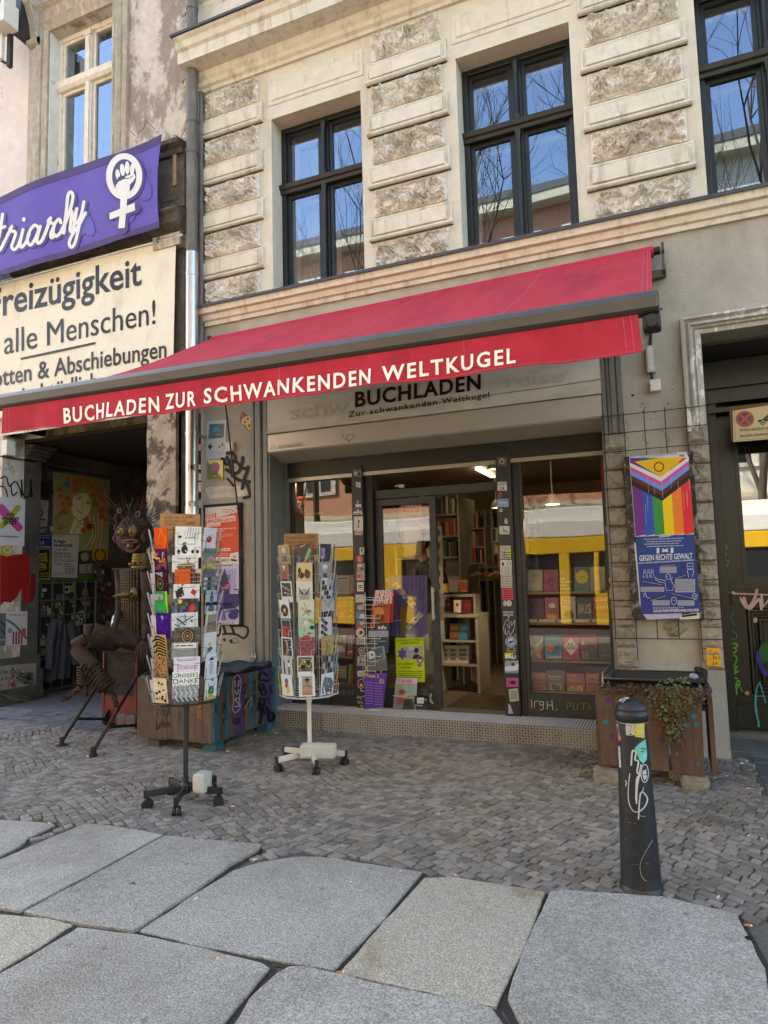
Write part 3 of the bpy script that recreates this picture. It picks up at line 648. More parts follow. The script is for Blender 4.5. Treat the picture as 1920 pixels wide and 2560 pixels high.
b.box(x0,x1,6.165,6.2,2.62,2.78);b.box(x0,-3.6,6.165,6.2,.17,2.78);b.box(-.46,x1,6.165,6.2,.17,2.78)
b.build('shop_room',m_iw,F0)
b=MB();b.box(x0,x1,6.2,y1,.12,.176);b.build('shop_floor',m_fl,F0)
b=MB();p=K8.g(160,1975,.18);q=K8.g(590,1850,.18);b.box(p.x+.05,-1.42,6.25,7.0,.177,.186);b.build('doormat',m_matb,label='brown doormat lying on the shop floor inside the open door',cat='doormat')
m_page=mat('book_pages','d8d0b8',.8,.05)
BC={n:mat('book_'+n,c,.5,.1,30)for n,c in dict(red='8f2a22',cream='c6b995',black='1c1b1b',blue='27465f',orange='b5602a',green='3c5a3c',yellow='c49a34',grey='77756f',white='cfcabd',brown='5b3c2a').items()}
def book_mesh(b,x0,x1,y0,y1,z0,z1):
 t=min(.003,(x1-x0)*.15);b.box(x0,x0+t,y0,y1,z0,z1);b.box(x1-t,x1,y0,y1,z0,z1);b.box(x0+t,x1-t,y0,y0+.003,z0,z1);b.box(x0+t,x1-t,y0+.003,y1-.004,z0+.003,z1-.003,1)
PROT={}
for n in BC:
 b=MB();book_mesh(b,-.5,.5,0,1,0,1);PROT[n]=None
 me=b.build('book',[BC[n],m_page],org=(0,0,0));PROT[n]=me.data;bpy.data.objects.remove(me)
def spine_row(xa,xb,Y,z,hm,where,names=None,gap=.12):
 x=xa
 while x<xb-.012:
  wd=random.uniform(.014,.036);n=random.choice(names or list(BC));hh=hm*random.uniform(.78,1)
  if x+wd>xb:break
  if random.random()>gap:
   o=bpy.data.objects.new('book',PROT[n]);COL.objects.link(o);o.location=(x+wd/2,Y+random.uniform(0,.02),z);o.scale=(wd*.96,.13,hh)
   tag(o,'%s book spine standing %s'%(n,where),'book','books standing '+where)
  x+=wd
def bookcase(name,label,xa,xb,Y,dep,z0,z1,shelves,parent=None,mid=()):
 t=thing(name,label,'bookcase',((xa+xb)/2,Y,z0))
 for x in(xa,xb-.02)+tuple(mid):
  b=MB();b.box(x,x+.02,Y,Y+dep,z0,z1);b.build('side_panel',m_shelf,t)
 b=MB();b.box(xa+.02,xb-.02,Y+dep-.012,Y+dep,z0,z1);b.build('back_panel',m_shelf,t)
 for z in shelves:
  b=MB();b.box(xa+.021,xb-.021,Y+.003,Y+dep-.013,z-.02,z);b.build('shelf',m_shelf,t)
 return t
Yc=7.6
A1=K8.y(88,490,Yc);A2=K8.y(262,490,Yc)
zs=[K8.y(170,y,Yc).z for y in(650,800,945)]
bookcase('bookcase','tall white bookcase with folders straight behind the open shop door',A1.x-.5,A2.x,Yc,.3,.18,A1.z+.03,zs+[zs[-1]-.36])
spine_row(A1.x,A2.x-.03,Yc+.02,zs[0],.22,'on the top shelf straight behind the shop door',['black','white','yellow','grey','brown']);spine_row(A1.x+.02,A2.x-.03,Yc+.02,zs[1],.20,'on the second shelf straight behind the shop door',['red','orange','brown','cream','black','yellow'])
spine_row(A1.x-.2,A2.x-.05,Yc+.02,zs[2],.2,'on the third shelf straight behind the shop door')
spine_row(A1.x-.45,A1.x-.01,Yc+.02,zs[0],.2,'on the top shelf behind the glass of the door leaf');spine_row(A1.x-.45,A1.x-.01,Yc+.02,zs[1],.2,'on the second shelf behind the glass of the door leaf')
Yd=8.2
B1=K8.y(272,520,Yd);B2=K8.y(440,520,Yd);B0=K8.y(330,520,Yd)
zz=[K8.y(380,y,Yd).z for y in(745,875,985)]
b=MB();b.box(B1.x,B0.x,Yd-.25,Yd+.3,zz[-1]-.05,2.35)
b.build('pillar',m_iw,F0)
bookcase('bookcase','white wall shelf with three short boards right of the shop pillar',B0.x+.005,B2.x,Yd,.25,zz[-1]-.04,zz[0]+.02,zz)
for i,z in enumerate(zz):spine_row(B0.x+.03,B2.x-.03,Yd+.02,z,.2,'on board %s of the short wall shelf'%('one','two','three')[i])
Ye=9.3
E1=K8.y(385,620,Ye);E2=K8.y(545,640,Ye)
ze=[K8.y(480,y,Ye).z for y in(745,840,925,1015,1100)]
bookcase('bookcase','deep white bookcase full of books at the back of the shop',E1.x,E2.x+.5,Ye,.3,.18,E1.z,ze,mid=(K8.y(445,700,Ye).x,K8.y(490,700,Ye).x))
for i,z in enumerate(ze):spine_row(E1.x+.03,E2.x+.4,Ye+.02,z,.2,'in the deep bookcase at the back of the shop')
Yt=7.0
t=thing('display_table','white display counter with books laid out inside the shop door','counter',(K8.y(280,1350,Yt).x,Yt,.18))
xa,xb=K8.y(118,1350,Yt).x,K8.y(400,1350,Yt).x
z1=K8.y(280,1345,Yt).z;zb=[K8.y(280,y,Yt).z for y in(1525,1690)]
b=MB();b.box(xa,xb,Yt,Yt+.45,z1-.03,z1);b.build('top',m_shelf,t)
for x in(xa+.005,xb-.035):b=MB();b.box(x,x+.03,Yt+.01,Yt+.44,.18,z1-.031);b.build('side_panel',m_shelf,t)
for z in zb:b=MB();b.box(xa+.036,xb-.036,Yt+.012,Yt+.44,z-.02,z);b.build('shelf',m_shelf,t)
z2=K8.y(280,1205,Yt+.2).z
b=MB();b.box(xa+.03,xb-.07,Yt+.16,Yt+.40,z2-.025,z2);b.box(xa+.03,xa+.05,Yt+.17,Yt+.39,z1+.001,z2-.026);b.box(xb-.09,xb-.07,Yt+.17,Yt+.39,z1+.001,z2-.026);b.build('riser',m_shelf,t)
def stand_book(mp_o,U,V,cols,label,draw=None,th=.02,mat_=None,name='book',cat='book',group=None,n=(0,-1,0)):
 f=Flat(uv(mp_o,U,V),n,.0003);f.rect(0,0,1,1,cols)
 if draw:draw(f)
 return f.build(name,mat_ or VINYL,None,th,label=label,cat=cat,group=group)
def px_book(cr,Y,x0,y0,x1,y1,col,label,draw=None,th=.022,lean=.05,mat_=None,group=None,name='book',cat='book'):
 a=cr.y(x0,y1,Y);c=cr.y(x1,y1,Y);t=cr.y(x0,y0,Y);hh=t.z-a.z;a.z=c.z=(a.z+c.z)/2
 return stand_book(a,Vector((c.x-a.x,0,0)),Vector((0,lean*hh*3,hh)),col,label,draw,th,mat_,name,cat,group)
for i,(x0,y0,x1,y1,c,l)in enumerate([(205,1110,262,1190,'b7b0a0','pale grey book facing the door on the upper tier of the shop counter'),(265,1105,327,1188,'a8552d','orange patterned book facing the door on the upper tier of the shop counter'),(160,1130,205,1192,'a58c2c','mustard book facing the door on the upper tier of the shop counter')]):
 px_book(K8,Yt+.19,x0,y0,x1,y1,c,l,(lambda f:[f.line([(.1,.2+.22*k),(.5,.32+.22*k),(.9,.2+.22*k)],.08,'3a2016',0)for k in range(3)])if i==1 else None)
for x0,y0,x1,y1,c,l in[(172,1245,220,1325,'1f1e20','black book leaning on the counter just inside the shop door'),(232,1245,282,1330,'c1b9aa','white book with red dot leaning on the shop counter'),(292,1245,352,1335,'5f2222','dark red book leaning on the shop counter')]:
 px_book(K8,Yt+.05,x0,y0,x1,y1,c,l,lambda f:f.ell(.5,.62,.2,.15,'9a2a25')if f else 0)
for x0,y0,x1,y1,c,l in[(205,1410,270,1510,'8a5a3a','brown book on the shelf below the shop counter top'),(270,1410,335,1515,'3a7fa0','light blue book on the shelf below the shop counter top')]:
 px_book(K8,Yt+.1,x0,y0,x1,y1,c,l,lambda f:[f.scrib(.12,.88,.8-.1*k,.05,'e2ded2')for k in range(3)])
for k,(x0,x1,l)in enumerate([(140,200,'left'),(200,258,'middle'),(258,338,'right')]):
 px_book(K8,Yt+.1,x0,1560,x1,1680,'b8b3a8','%s one of three pale brochures on the bottom board of the shop counter'%l,lambda f:[f.rect(.15,.15+.25*k,.8,.3+.25*k,'6b6862')for k in range(3)])
t=thing('card_strip','narrow postcard display hanging at the inner edge of the door leaf','card display',K8.y(140,1490,6.5))
for k,(y0,c)in enumerate(((735,'a9a297'),(825,'9c8a70'),(920,'8d7f6d'),(1015,'b3a58f'),(1105,'aaa59b'),(1195,'8d8b88'),(1290,'9b7a6c'),(1385,'b5b2ac'))):
 f=Flat(onY(K8,6.5+.004*k));f.poly([(92,y0),(150+k*2,y0),(156+k*2,y0+95),(98,y0+95)],c);f.ell(122,y0+45,20,28,'4d4640');f.build('postcard',PAPER,t,.003)
m_bulb=mat('lit_lamp','fff0cf',.5,0,emit=6)
for(cr,x,y,Y,l)in((K7,250,330,6.26,'spot lamp above the book display of the left shop window'),(K8,350,272,6.9,'spot lamp glowing at the ceiling above the open door'),(K8,505,330,7.3,'spot lamp glowing beside the sticker covered post'),(K8,915,570,6.26,'hanging spot lamp glowing behind the right display window'),(K8,525,598,8.8,'far spot lamp glowing above the back bookcase')):  # left window lamp is added out of view to brighten its books
 p=cr.y(x,y,Y);t=thing('spot_lamp',l,'lamp',p)
 b=MB();b.lathe([(.012,.09),(.042,.06),(.07,-.02),(.067,-.02),(.038,.055),(.01,.08)],p,n=16);b.tube([p+Vector((0,0,.07)),(p.x,p.y,2.745)],.006,6);b.build('lamp_body',m_white,t)
 b=MB();b.ball(p+Vector((0,0,-.004)),.022,(1,1,.7),8);b.build('bulb',m_bulb,t)
 ld=bpy.data.lights.new('spot_lamp_light','POINT');ld.energy=24 if Y==6.26 else .5;ld.color=(1,.83,.6);ld.shadow_soft_size=.01
 lo=bpy.data.objects.new('spot_lamp_light',ld);COL.objects.link(lo);lo.parent=t;lo.location=(0,0,.025)
p=K8.y(500,540,8.9);b=MB();b.box(p.x-.03,p.x+.03,8.2,9.0,2.70,2.735);b.build('tube_lamp',mat('lit_tube','fff4dd',.5,0,emit=.8),label='long tube lamp glowing on the shop ceiling towards the back',cat='lamp')
m_skin=mat('skin','9c6b52',.6,.05);m_hair=mat('dark_hair','1a1411',.7,.2,60);
def outfit(name,top,low):
 m=mat(name,top,.9,.12,20);N=m.node_tree.nodes;L=m.node_tree.links;tc=N.new('ShaderNodeTexCoord');sx=N.new('ShaderNodeSeparateXYZ');L.new(tc.outputs['Object'],sx.inputs[0]);gt=N.new('ShaderNodeMath');gt.operation='GREATER_THAN';gt.inputs[1].default_value=.86;L.new(sx.outputs[2],gt.inputs[0])
 mx=N.new('ShaderNodeMix');mx.data_type='RGBA';mx.inputs[6].default_value=lin(low)+(1,);mx.inputs[7].default_value=lin(top)+(1,);L.new(gt.outputs[0],mx.inputs[0]);L.new(mx.outputs[2],N['Principled BSDF'].inputs['Base Color']);return m
m_shirt=outfit('dark_pullover','2a2626','22242c');m_ysh=outfit('mustard_shirt','7d5a1c','23252b')
def figure(name,label,joints,edges,rad,m,parent=None,loc=(0,0,0)):
 me=bpy.data.meshes.new(name);me.from_pydata(joints,edges,[]);me.materials.append(m)
 o=bpy.data.objects.new(name,me);COL.objects.link(o)
 bpy.context.view_layer.objects.active=o
 sk=o.modifiers.new('skin','SKIN');su=o.modifiers.new('sub','SUBSURF');su.levels=su.render_levels=2
 if not me.skin_vertices:me.skin_vertices
 for i,r in enumerate(rad):me.skin_vertices[0].data[i].radius=r if isinstance(r,tuple)else(r,r)
 me.skin_vertices[0].data[0].use_root=True
 for p in me.polygons:p.use_smooth=True
 sk.use_smooth_shade=True
 return o
def person(loc,label,lean,face,shirt,reach):
 f=Vector(face).normalized();s=Vector((f.y,-f.x,0));L=Vector(loc);up=Vector((0,0,1))
 pel=Vector((0,0,.92));ch=pel+up*.42*cos(lean)+f*.42*sin(lean);nk=ch+up*.16*cos(lean)+f*.16*sin(lean);h0=nk+up*.08+f*.03;h1=h0+up*.15+f*.03
 J=[pel,pel+(ch-pel)*.5,ch,nk];E=[(0,1),(1,2),(2,3)];R=[(.15,.11),(.14,.10),(.16,.11),.055]
 for sg in(-1,1):
  sh=ch+s*sg*.19+up*.08;el=sh-up*.22+f*.12+s*sg*.04;wr=el+f*reach+up*.06;hd=wr+f*.08
  k=len(J);J+=[sh,el,wr];R+=[.06,.045,.035];E+=[(2,k),(k,k+1),(k+1,k+2)]
  hip=pel+s*sg*.09-up*.06;kn=hip-up*.41+f*.03;an=kn-up*.40-f*.02;k=len(J);J+=[hip,kn,an];R+=[.085,.062,.045];E+=[(0,k),(k,k+1),(k+1,k+2)]
 root=thing('person',label,'person',loc)
 body=figure('body',None,[tuple(j)for j in J],E,R,shirt);body.parent=root
 hands=MB()
 for sg in(-1,1):
  sh=ch+s*sg*.19+up*.08;wr=sh-up*.22+f*.12+s*sg*.04+f*reach+up*.06
  hands.ball(L+wr+f*.05,.042,(1,1,.6),8)
  for k in range(4):a=wr+f*.075+s*(k-1.5)*.02;hands.tube([L+a,L+a+f*.04-up*.006,L+a+f*.07-up*.03],[.010,.009,.007],6)
  hands.tube([L+wr+f*.03-s*sg*.03,L+wr+f*.06-s*sg*.055-up*.01,L+wr+f*.085-s*sg*.055-up*.02],[.012,.010,.008],6)
 hands.build('hands',m_skin,root)
 b=MB();c=L+h0+up*.09+f*.02;b.ball(c,.1,(.82,.95,1.2),12);b.tube([L+nk-up*.02,L+h0+up*.03],.05,10);b.ball(c+f*.10-up*.01,.022,(.8,1,1.2),6)
 for sg in(-1,1):b.ball(c+s*sg*.083,.026,(.5,.8,1.2),6)
 b.ball(c+f*.082-up*.055,.022,(1.3,.7,.5),6);hd=b.build('head',m_skin,root)
 e=MB()
 for sg in(-1,1):e.ball(c+f*.09+s*sg*.034+up*.012,.012,(1,1,.8),6)
 e.build('eyes',m_blk,hd)
 b=MB();b.ball(c-f*.022+up*.035,.108,(.9,.98,1.08),12)
 for k in range(26):a=random.uniform(0,6.28);d=Vector((cos(a),sin(a),random.uniform(-.2,1))).normalized();b.ball(c-f*.03+up*.04+d*.1,.03,(1,1,1),5)
 b.build('hair',m_hair,hd)
 return root
p=K8.y(200,900,8.0);person((p.x+.12,7.45,.18),'dark haired person in dark pullover bending over the counter inside the shop',.55,(-.5,-.8,0),m_shirt,.16)
p=K8.y(530,1000,7.9);person((p.x+.36,7.9,.18),'person in mustard yellow top partly hidden by the sticker covered door post',.35,(-.7,-.6,0),m_ysh,.2)
YS=6.28
def sl(f,t,x0,x1,y,h,c,bold=.02):f.text(t,(x0,y),(x1,y),-h,c,bold)
def shelves(cr,xa,xb,rows,zlow,name,label,ztop):
 t=thing(name,label,'display shelf',((xa+xb)/2,YS,.37))
 b=MB();b.box(xa,xb,YS+.20,YS+.22,.37,ztop);b.build('back_panel',m_disp,t)
 for z in rows+[.375]:
  b=MB();b.box(xa,xb,YS-.10,YS+.198,z-.018,z);b.box(xa,xb,YS-.108,YS-.1005,z-.02,z+.002,1);b.build('shelf',[m_disp,m_edge],t)
 for x in(xa-.02,xb):b=MB();b.box(x,x+.019,YS-.1,YS+.22,.37,ztop);b.build('side_panel',m_disp,t)
xa,xb=K8.y(722,1500,YS).x,-.50
zr=[K8.y(1000,y,YS-.1).z for y in(1187,1400,1662)]
shelves(K8,xa,xb,zr,.37,'display_shelf','dark red stepped book display behind the right shop window',zr[0]+.02)
R3='book in the right shop window'
def bk(x0,y0,x1,y1,c,l,dr=None,**k):px_book(K8,YS-.07,x0,y0,x1,y1,c,l,dr,**k)
bk(745,1035,850,1183,'a79f8e','pale grey book with yellow sticky notes, top row of the right shop window',lambda f:(f.poly([(.3,.9),(.75,.75),(.3,.6)],'8b7a3a'),f.rect(.05,.05,.5,.4,'b5b0a4'),[f.rect(.55+.2*(k%2),.08+.12*(k//2),.72+.2*(k%2),.17+.12*(k//2),'c9a83e')for k in range(6)]))
bk(860,1035,957,1183,'a04a63','dusty pink book with dark ring figure, top row of the right shop window',lambda f:(sl(f,'MARLEN',.15,.85,.85,.07,'4a1b2c'),sl(f,'NISTA',.2,.8,.74,.07,'4a1b2c'),f.ring(.5,.42,.2,.16,.06,'2c1016'),f.line([(.05,.4),(.3,.42),(.6,.6)],.05,'2c1016'),sl(f,'ROSPURAS',.1,.9,.08,.07,'6e2a40')))
bk(965,1035,1062,1183,'1f2a28','dark green book lettered DIE FLUCHT DER BÄRIN, top row of the right shop window',lambda f:[sl(f,t,.1,x,y,.1,'c3c2b2',.01)for t,x,y in(('DIE',.4,.54),('FLUCHT',.92,.38),('DER',.5,.22),('BÄRIN',.8,.06))])
bk(1068,1018,1172,1183,'4f8580','teal book with big yellow circle, top row of the right shop window',lambda f:(f.ell(.52,.6,.42,.28,'d9c226'),f.rect(.08,.78,.35,.88,'b73a30'),sl(f,'ARABI',.15,.85,.2,.1,'a53a35'),sl(f,'MIGRANT',.1,.9,.06,.08,'a53a35'),f.scrib(.4,.8,.6,.03,'6d6a20'),f.scrib(.4,.8,.54,.03,'6d6a20')))
bk(1178,1015,1282,1180,'a3927a','beige book with pale flower drawing, top row of the right shop window',lambda f:(f.line([(.2,.15),(.5,.4),(.55,.75)],.03,'7d6a52'),f.ell(.5,.75,.2,.12,'8f7d66')))
bk(735,1235,858,1390,'6a1f38','maroon book with blue lettering GENDER, second row of the right shop window',lambda f:(sl(f,'GENDER',.1,.95,.3,.28,'3b2f6b',.03),[f.ell(random.random()*.8+.1,random.random()*.8+.1,.05,.04,random.choice(['8c4a2a','4a2f5c','9a5b2d']))for _ in range(9)]))
bk(865,1230,962,1388,'b2566d','pink book with a boy in white cap, second row of the right shop window',lambda f:(f.rect(.15,0,.85,.28,'c59a2e'),f.ell(.5,.48,.2,.2,'96684e'),f.ell(.5,.66,.24,.12,'d8d2c6'),f.ell(.66,.6,.12,.03,'d8d2c6'),f.ell(.43,.5,.03,.015,'2c1a12'),f.ell(.58,.5,.03,.015,'2c1a12'),f.line([(.42,.38),(.5,.36),(.58,.38)],.02,'5b2b22')))
bk(975,1220,1078,1385,'b5b3a8','white book with dark round silhouette at the bottom, second row of the right shop window',lambda f:(sl(f,'Ulrike',.1,.6,.86,.08,'38352f',0),sl(f,'Kroh',.1,.5,.75,.08,'38352f',0),sl(f,'Wirtin',.1,.7,.62,.08,'38352f',0),f.ell(.55,.22,.32,.2,'2d2a26'),f.ell(.3,.4,.05,.04,'7d776b')))
bk(1087,1228,1192,1385,'4a4636','olive book lettered IRIS in pale letters, second row of the right shop window',lambda f:(sl(f,'IRIS',.1,.92,.3,.42,'b5b08e',.02),f.line([(.1,.8),(.4,.65),(.7,.85),(.95,.7)],.03,'6a6848')))
bk(1198,1225,1320,1382,'9a3129','red book with a row of figures, second row of the right shop window',lambda f:([f.ell(.15+.16*k,.55,.05,.05,'c9b7a2')for k in range(5)],f.rect(.1,.3,.9,.45,'5e1d18'),f.scrib(.1,.8,.85,.06,'d8cdb8')))
for k,(x0,x1)in enumerate(((715,812),(820,935),(945,1055),(1065,1175),(1185,1305))):
 a=K8.y(x0,1392,YS-.1);c=K8.y(x1,1392,YS-.1);b=MB();z=zr[1]+.003
 b.box(a.x,c.x,YS-.10,YS-.072,z,z+.004);b.box(a.x,c.x,YS-.10,YS-.072,z+.022,z+.026);b.box(a.x+.003,c.x-.003,YS-.096,YS-.075,z+.004,z+.022,1)
 b.build('book',[BC['white'],m_page],label='white paperback lying flat on the second display board, %s of five'%('leftmost','second from left','middle one','second from right','rightmost')[k],cat='book',group='paperbacks lying on the second display board')
bk(738,1490,855,1655,'9a8f86','green, white and red book with crossing beams, third row of the right shop window',lambda f:(f.poly([(0,1),(.5,1),(0,.4)],'3d6b52'),f.poly([(.55,0),(1,.5),(1,0)],'8e2f33'),f.poly([(.0,.1),(.1,0),(1,.8),(1,.95)],'cfc8be'),f.poly([(0,.9),(.2,1),(.9,.1),(.7,0)],'c3948e'),f.ell(.6,.5,.15,.15,'d8d2c8')))
bk(865,1488,983,1655,'2e82ab','blue book with orange circle lettered TOMER GARDI LIEFERN, third row, right shop window',lambda f:(f.poly([(.3,.15),(.95,.35),(.98,.7),(.6,.55)],'1d5f88'),f.ell(.3,.45,.22,.16,'d0662c'),f.ell(.33,.42,.05,.04,'4a2a1c'),sl(f,'TOMER',.12,.9,.84,.1,'17222b',.03),sl(f,'GARDI',.12,.88,.71,.1,'17222b',.03),sl(f,'LIEFERN',.1,.95,.05,.1,'d8d4c8',.03)))
bk(988,1488,1103,1657,'b02a50','magenta book with white diamond lettered AUSGELIEFERT, third row of the right shop window',lambda f:(f.poly([(.05,.52),(.5,.88),(.95,.52),(.5,.16)],'d9d3c8'),sl(f,'AUS-',.3,.7,.56,.13,'2c1b1e',.01),sl(f,'GELIEFERT',.15,.87,.41,.13,'2c1b1e',.01),f.scrib(.08,.5,.06,.03,'d9b8c0')))
bk(1108,1485,1228,1660,'98271f','red and black book with a dark car, third row of the right shop window',lambda f:(f.rect(0,0,1,.42,'22201f'),f.poly([(.35,.42),(.45,.58),(.75,.6),(.95,.45),(.95,.36),(.35,.36)],'3a3c3d'),f.ell(.5,.37,.07,.05,'121212'),f.ell(.82,.37,.07,.05,'121212'),f.rect(.12,.6,.26,.7,'d5c9b5'),sl(f,'K',.14,.24,.61,.07,'98271f',.03),[f.scrib(.1,.5,.32-.08*k,.05,'9b9488')for k in range(4)]))
bk(1235,1490,1335,1660,'33322f','dark grey photo book at the right end, third row of the right shop window',lambda f:(f.rect(.1,.35,.9,.8,'4a4b49'),f.scrib(.2,.8,.2,.05,'8a8880')))
bk(762,1750,872,1915,'b06a58','salmon book lettered TRIGGER TRAUMA TOXISCH, bottom row of the right shop window',lambda f:(sl(f,'TRIGGER',.1,.88,.65,.11,'2b2320',.005),sl(f,'TRAUMA',.1,.95,.49,.11,'2b2320',.005),sl(f,'TOXISCH',.1,.9,.34,.11,'2b2320',.005),f.scrib(.12,.9,.24,.04,'53372f'),f.scrib(.2,.85,.18,.04,'53372f'),f.ell(.25,.06,.1,.05,'3f7a7a')))
bk(873,1735,1005,1918,'5c534c','grey brown book with photograph lettered Redekur, bottom row of the right shop window',lambda f:(sl(f,'Redekur',.15,.8,.72,.12,'d0c8ba',.005),f.scrib(.2,.75,.66,.03,'b3aa9c'),f.rect(.18,.18,.8,.55,'9a8f78'),f.ell(.4,.4,.1,.1,'3d382f'),f.ell(.6,.33,.14,.12,'3d382f')),th=.05)
bk(1015,1755,1143,1918,'a3462c','rust red book with pale mountain lines, bottom row of the right shop window',lambda f:(f.rect(.08,.1,.9,.5,'b3863e'),f.line([(.1,.2),(.3,.45),(.5,.25),(.7,.48),(.88,.2)],.04,'d5c296'),f.line([(.1,.12),(.4,.3),(.88,.15)],.04,'6f8a62'),f.scrib(.15,.85,.68,.04,'d5a58e'),f.scrib(.15,.6,.9,.04,'d5a58e')))
bk(1150,1755,1265,1920,'ad4c3a','brick red book lettered Wenn das Patriarchat in Therapie geht, bottom row, right shop window',lambda f:(sl(f,'Wenn das',.12,.9,.68,.1,'2f1d2c',.02),sl(f,'Patriarchat',.12,.95,.54,.1,'2f1d2c',.02),sl(f,'in Therapie',.12,.9,.4,.1,'2f1d2c',.02),sl(f,'geht',.5,.9,.26,.1,'2f1d2c',.02),f.scrib(.15,.6,.9,.04,'d2a294'),f.ell(.35,.12,.12,.06,'4d2b45')))
bk(1270,1760,1335,1920,'6d3a2c','brown book half hidden behind the wooden planter, bottom row of the right shop window',lambda f:f.scrib(.1,.9,.7,.05,'b59a84'))
xa2,xb2=-3.56,K7.y(585,1500,YS).x
zl=[K7.y(500,y,YS-.1).z for y in(1212,1388,1635)]
shelves(K7,xa2,xb2,zl,.37,'display_shelf','dark red stepped book display behind the left shop window',zl[0]+.02)
def bl_(x0,y0,x1,y1,c,l,dr=None,**k):px_book(K7,YS-.07,x0,y0,x1,y1,c,l,dr,**k)
bl_(440,1075,528,1205,'b5b0a6','white booklet with red heading, top row of the left shop window',lambda f:(f.rect(.1,.8,.9,.88,'9a3b33'),[f.scrib(.12,.88,.68-.1*k,.05,'6e6a63')for k in range(6)]))
bl_(530,1070,585,1205,'a2875e','tan cardboard covered book, top row of the left shop window')
bl_(440,1255,515,1383,'94281f','red book lettered MACHT, second row of the left shop window',lambda f:(sl(f,'MACHT',.1,.95,.7,.13,'c08a3a',.02),f.scrib(.15,.8,.6,.05,'5d1a14'),f.ell(.5,.3,.25,.15,'b86a35')))
bl_(518,1255,585,1383,'28231f','black book lettered MEIN, second row of the left shop window',lambda f:(sl(f,'MEIN',.1,.85,.72,.13,'b59a55',.02),sl(f,'IST',.3,.8,.45,.12,'b59a55',.02),f.ell(.35,.2,.12,.1,'b87a48'),f.ell(.65,.2,.12,.1,'b87a48')))
bl_(432,1490,508,1630,'6e7f8c','book with a woman in pale blouse, third row of the left shop window',lambda f:(f.ell(.5,.72,.2,.18,'3a2a20'),f.ell(.5,.7,.12,.13,'b58c74'),f.poly([(.15,.2),(.25,.5),(.75,.5),(.85,.2)],'c2c8cc'),f.rect(.05,.03,.95,.17,'9a3b35')))
bl_(520,1495,585,1630,'93302b','red book with grey portrait, third row of the left shop window',lambda f:(f.rect(.1,.4,.9,.95,'6b6a68'),f.ell(.5,.7,.2,.17,'a89a8f'),f.scrib(.1,.9,.2,.07,'d0b8ae')))
bl_(432,1705,512,1853,'7b7d6c','grey green book with city photograph, bottom row of the left shop window',lambda f:(f.rect(0,0,1,.45,'3c3d39'),f.scrib(.1,.9,.8,.06,'c8c6b4'),f.scrib(.1,.7,.68,.05,'c8c6b4')))
bl_(524,1695,590,1853,'6b8a25','lime green book with dark photograph, bottom row of the left shop window',lambda f:(f.rect(.25,0,1,1,'48503c'),f.ell(.6,.3,.2,.12,'272b22')))
px_book(K7,YS+.02,160,525,212,650,'8d2a1e','red book with white squiggle on the high board in the left shop window',lambda f:(f.rect(.1,.1,.9,.9,'2c2521'),f.line([(.2,.7),(.6,.6),(.3,.4),(.8,.3)],.08,'c9c2b4')),lean=.1)
b=MB();p=K7.y(160,650,YS);b.box(-3.56,-3.30,YS-.06,YS+.2,p.z-.02,p.z-.001);b.build('wall_board',m_shelf,label='short white board holding a red book at the left edge of the left window',cat='shelf')
GP=6.136
def poster(cr,Y,corners,col,label,draw,name='poster',cat='poster',mat_=None,thick=.0015,n=(0,-1,0),mp=None,base=0,group=None):
 f=Flat(mp or onY(cr,Y),n,.0003,base);f.poly(corners,col);draw(f);return f.build(name,mat_ or PAPER,None,thick,label=label,cat=cat,group=group)
def d1(f):
 f.poly([(880,1290),(950,1290),(960,1420),(962,1492),(900,1492)],'a98f45');  # yellow tram reflection painted into the poster colours
 for t,a,e in(('8TH OF MARCH 2026',(1042,1082),(1040,1312)),('INTERNATIONAL',(1016,1090),(1014,1250)),('DAY OF',(992,1090),(990,1160)),('FEMINIST',(962,1085),(960,1190)),('FIGHTS',(934,1085),(932,1175))):f.text(t,a,e,15,'3c3166',.01,(15,0))
 for t,a,e in(('ON BICYCLE',(850,1482),(852,1350)),('MARIANNENPLATZ',(880,1482),(882,1280)),('SANTA',(824,1482),(826,1400))):f.text(t,(a[0]+8,a[1]),(e[0]+8,e[1]),15,'3c3166',.01,(-15,0))
 for o,c in((5,'7a2f48'),(0,'e6e2e8')):
  f.text('PURPLE',(832+o,1142+o),(972+o,1300+o),40,c,.06,(29,-24));f.text('RIDE',(925+o,1428+o),(1022+o,1325+o),40,c,.06,(29,24))
poster(K7,GP,[(800,1075),(1073,1075),(1075,1497),(818,1495)],'7d73b8','purple poster lettered PURPLE RIDE stuck inside the glass of the door leaf',d1)
def d2(f):
 f.text('VORTRAG NACH DEM 7. OKTOBER 2023',(858,1530),(1044,1526),13,'2d2a1a',.01);f.text('AUS JÜDISCHER PERSPEKTIVE',(885,1549),(1018,1546),12,'2d2a1a',.01)
 f.rect(905,1565,1042,1655,'9a9c98');f.ell(998,1600,15,20,'8a6a58');f.ell(998,1592,17,16,'26211e');f.poly([(970,1652),(985,1622),(1015,1622),(1040,1652)],'2a2a2d');f.rect(945,1568,985,1590,'b9bbb6')
 for k in range(2):f.poly([(900+38*cos(a+k*pi/3),1617+45*sin(a+k*pi/3))for a in(.5236,2.618,4.712)],'6a4390')
 f.ring(1025,1658,20,22,9,'7a4a9c');f.line([(1022,1680),(1018,1708)],9,'7a4a9c',0);f.line([(1005,1693),(1033,1696)],9,'7a4a9c',0)
 f.text('INPUT & GESPRÄCH MIT',(873,1692),(985,1692),11,'2d2a1a',.01);f.text('JASMIN WEISS',(895,1715),(965,1715),11,'2d2a1a',.01)
 for k in range(4):f.scrib(880,1040,1738+k*14,6,'55581d')
poster(K7,6.124,[(852,1507),(1048,1505),(1058,1813),(862,1812)],'b5c41f','lime yellow poster with a speaker photograph and purple star inside the door glass',d2)
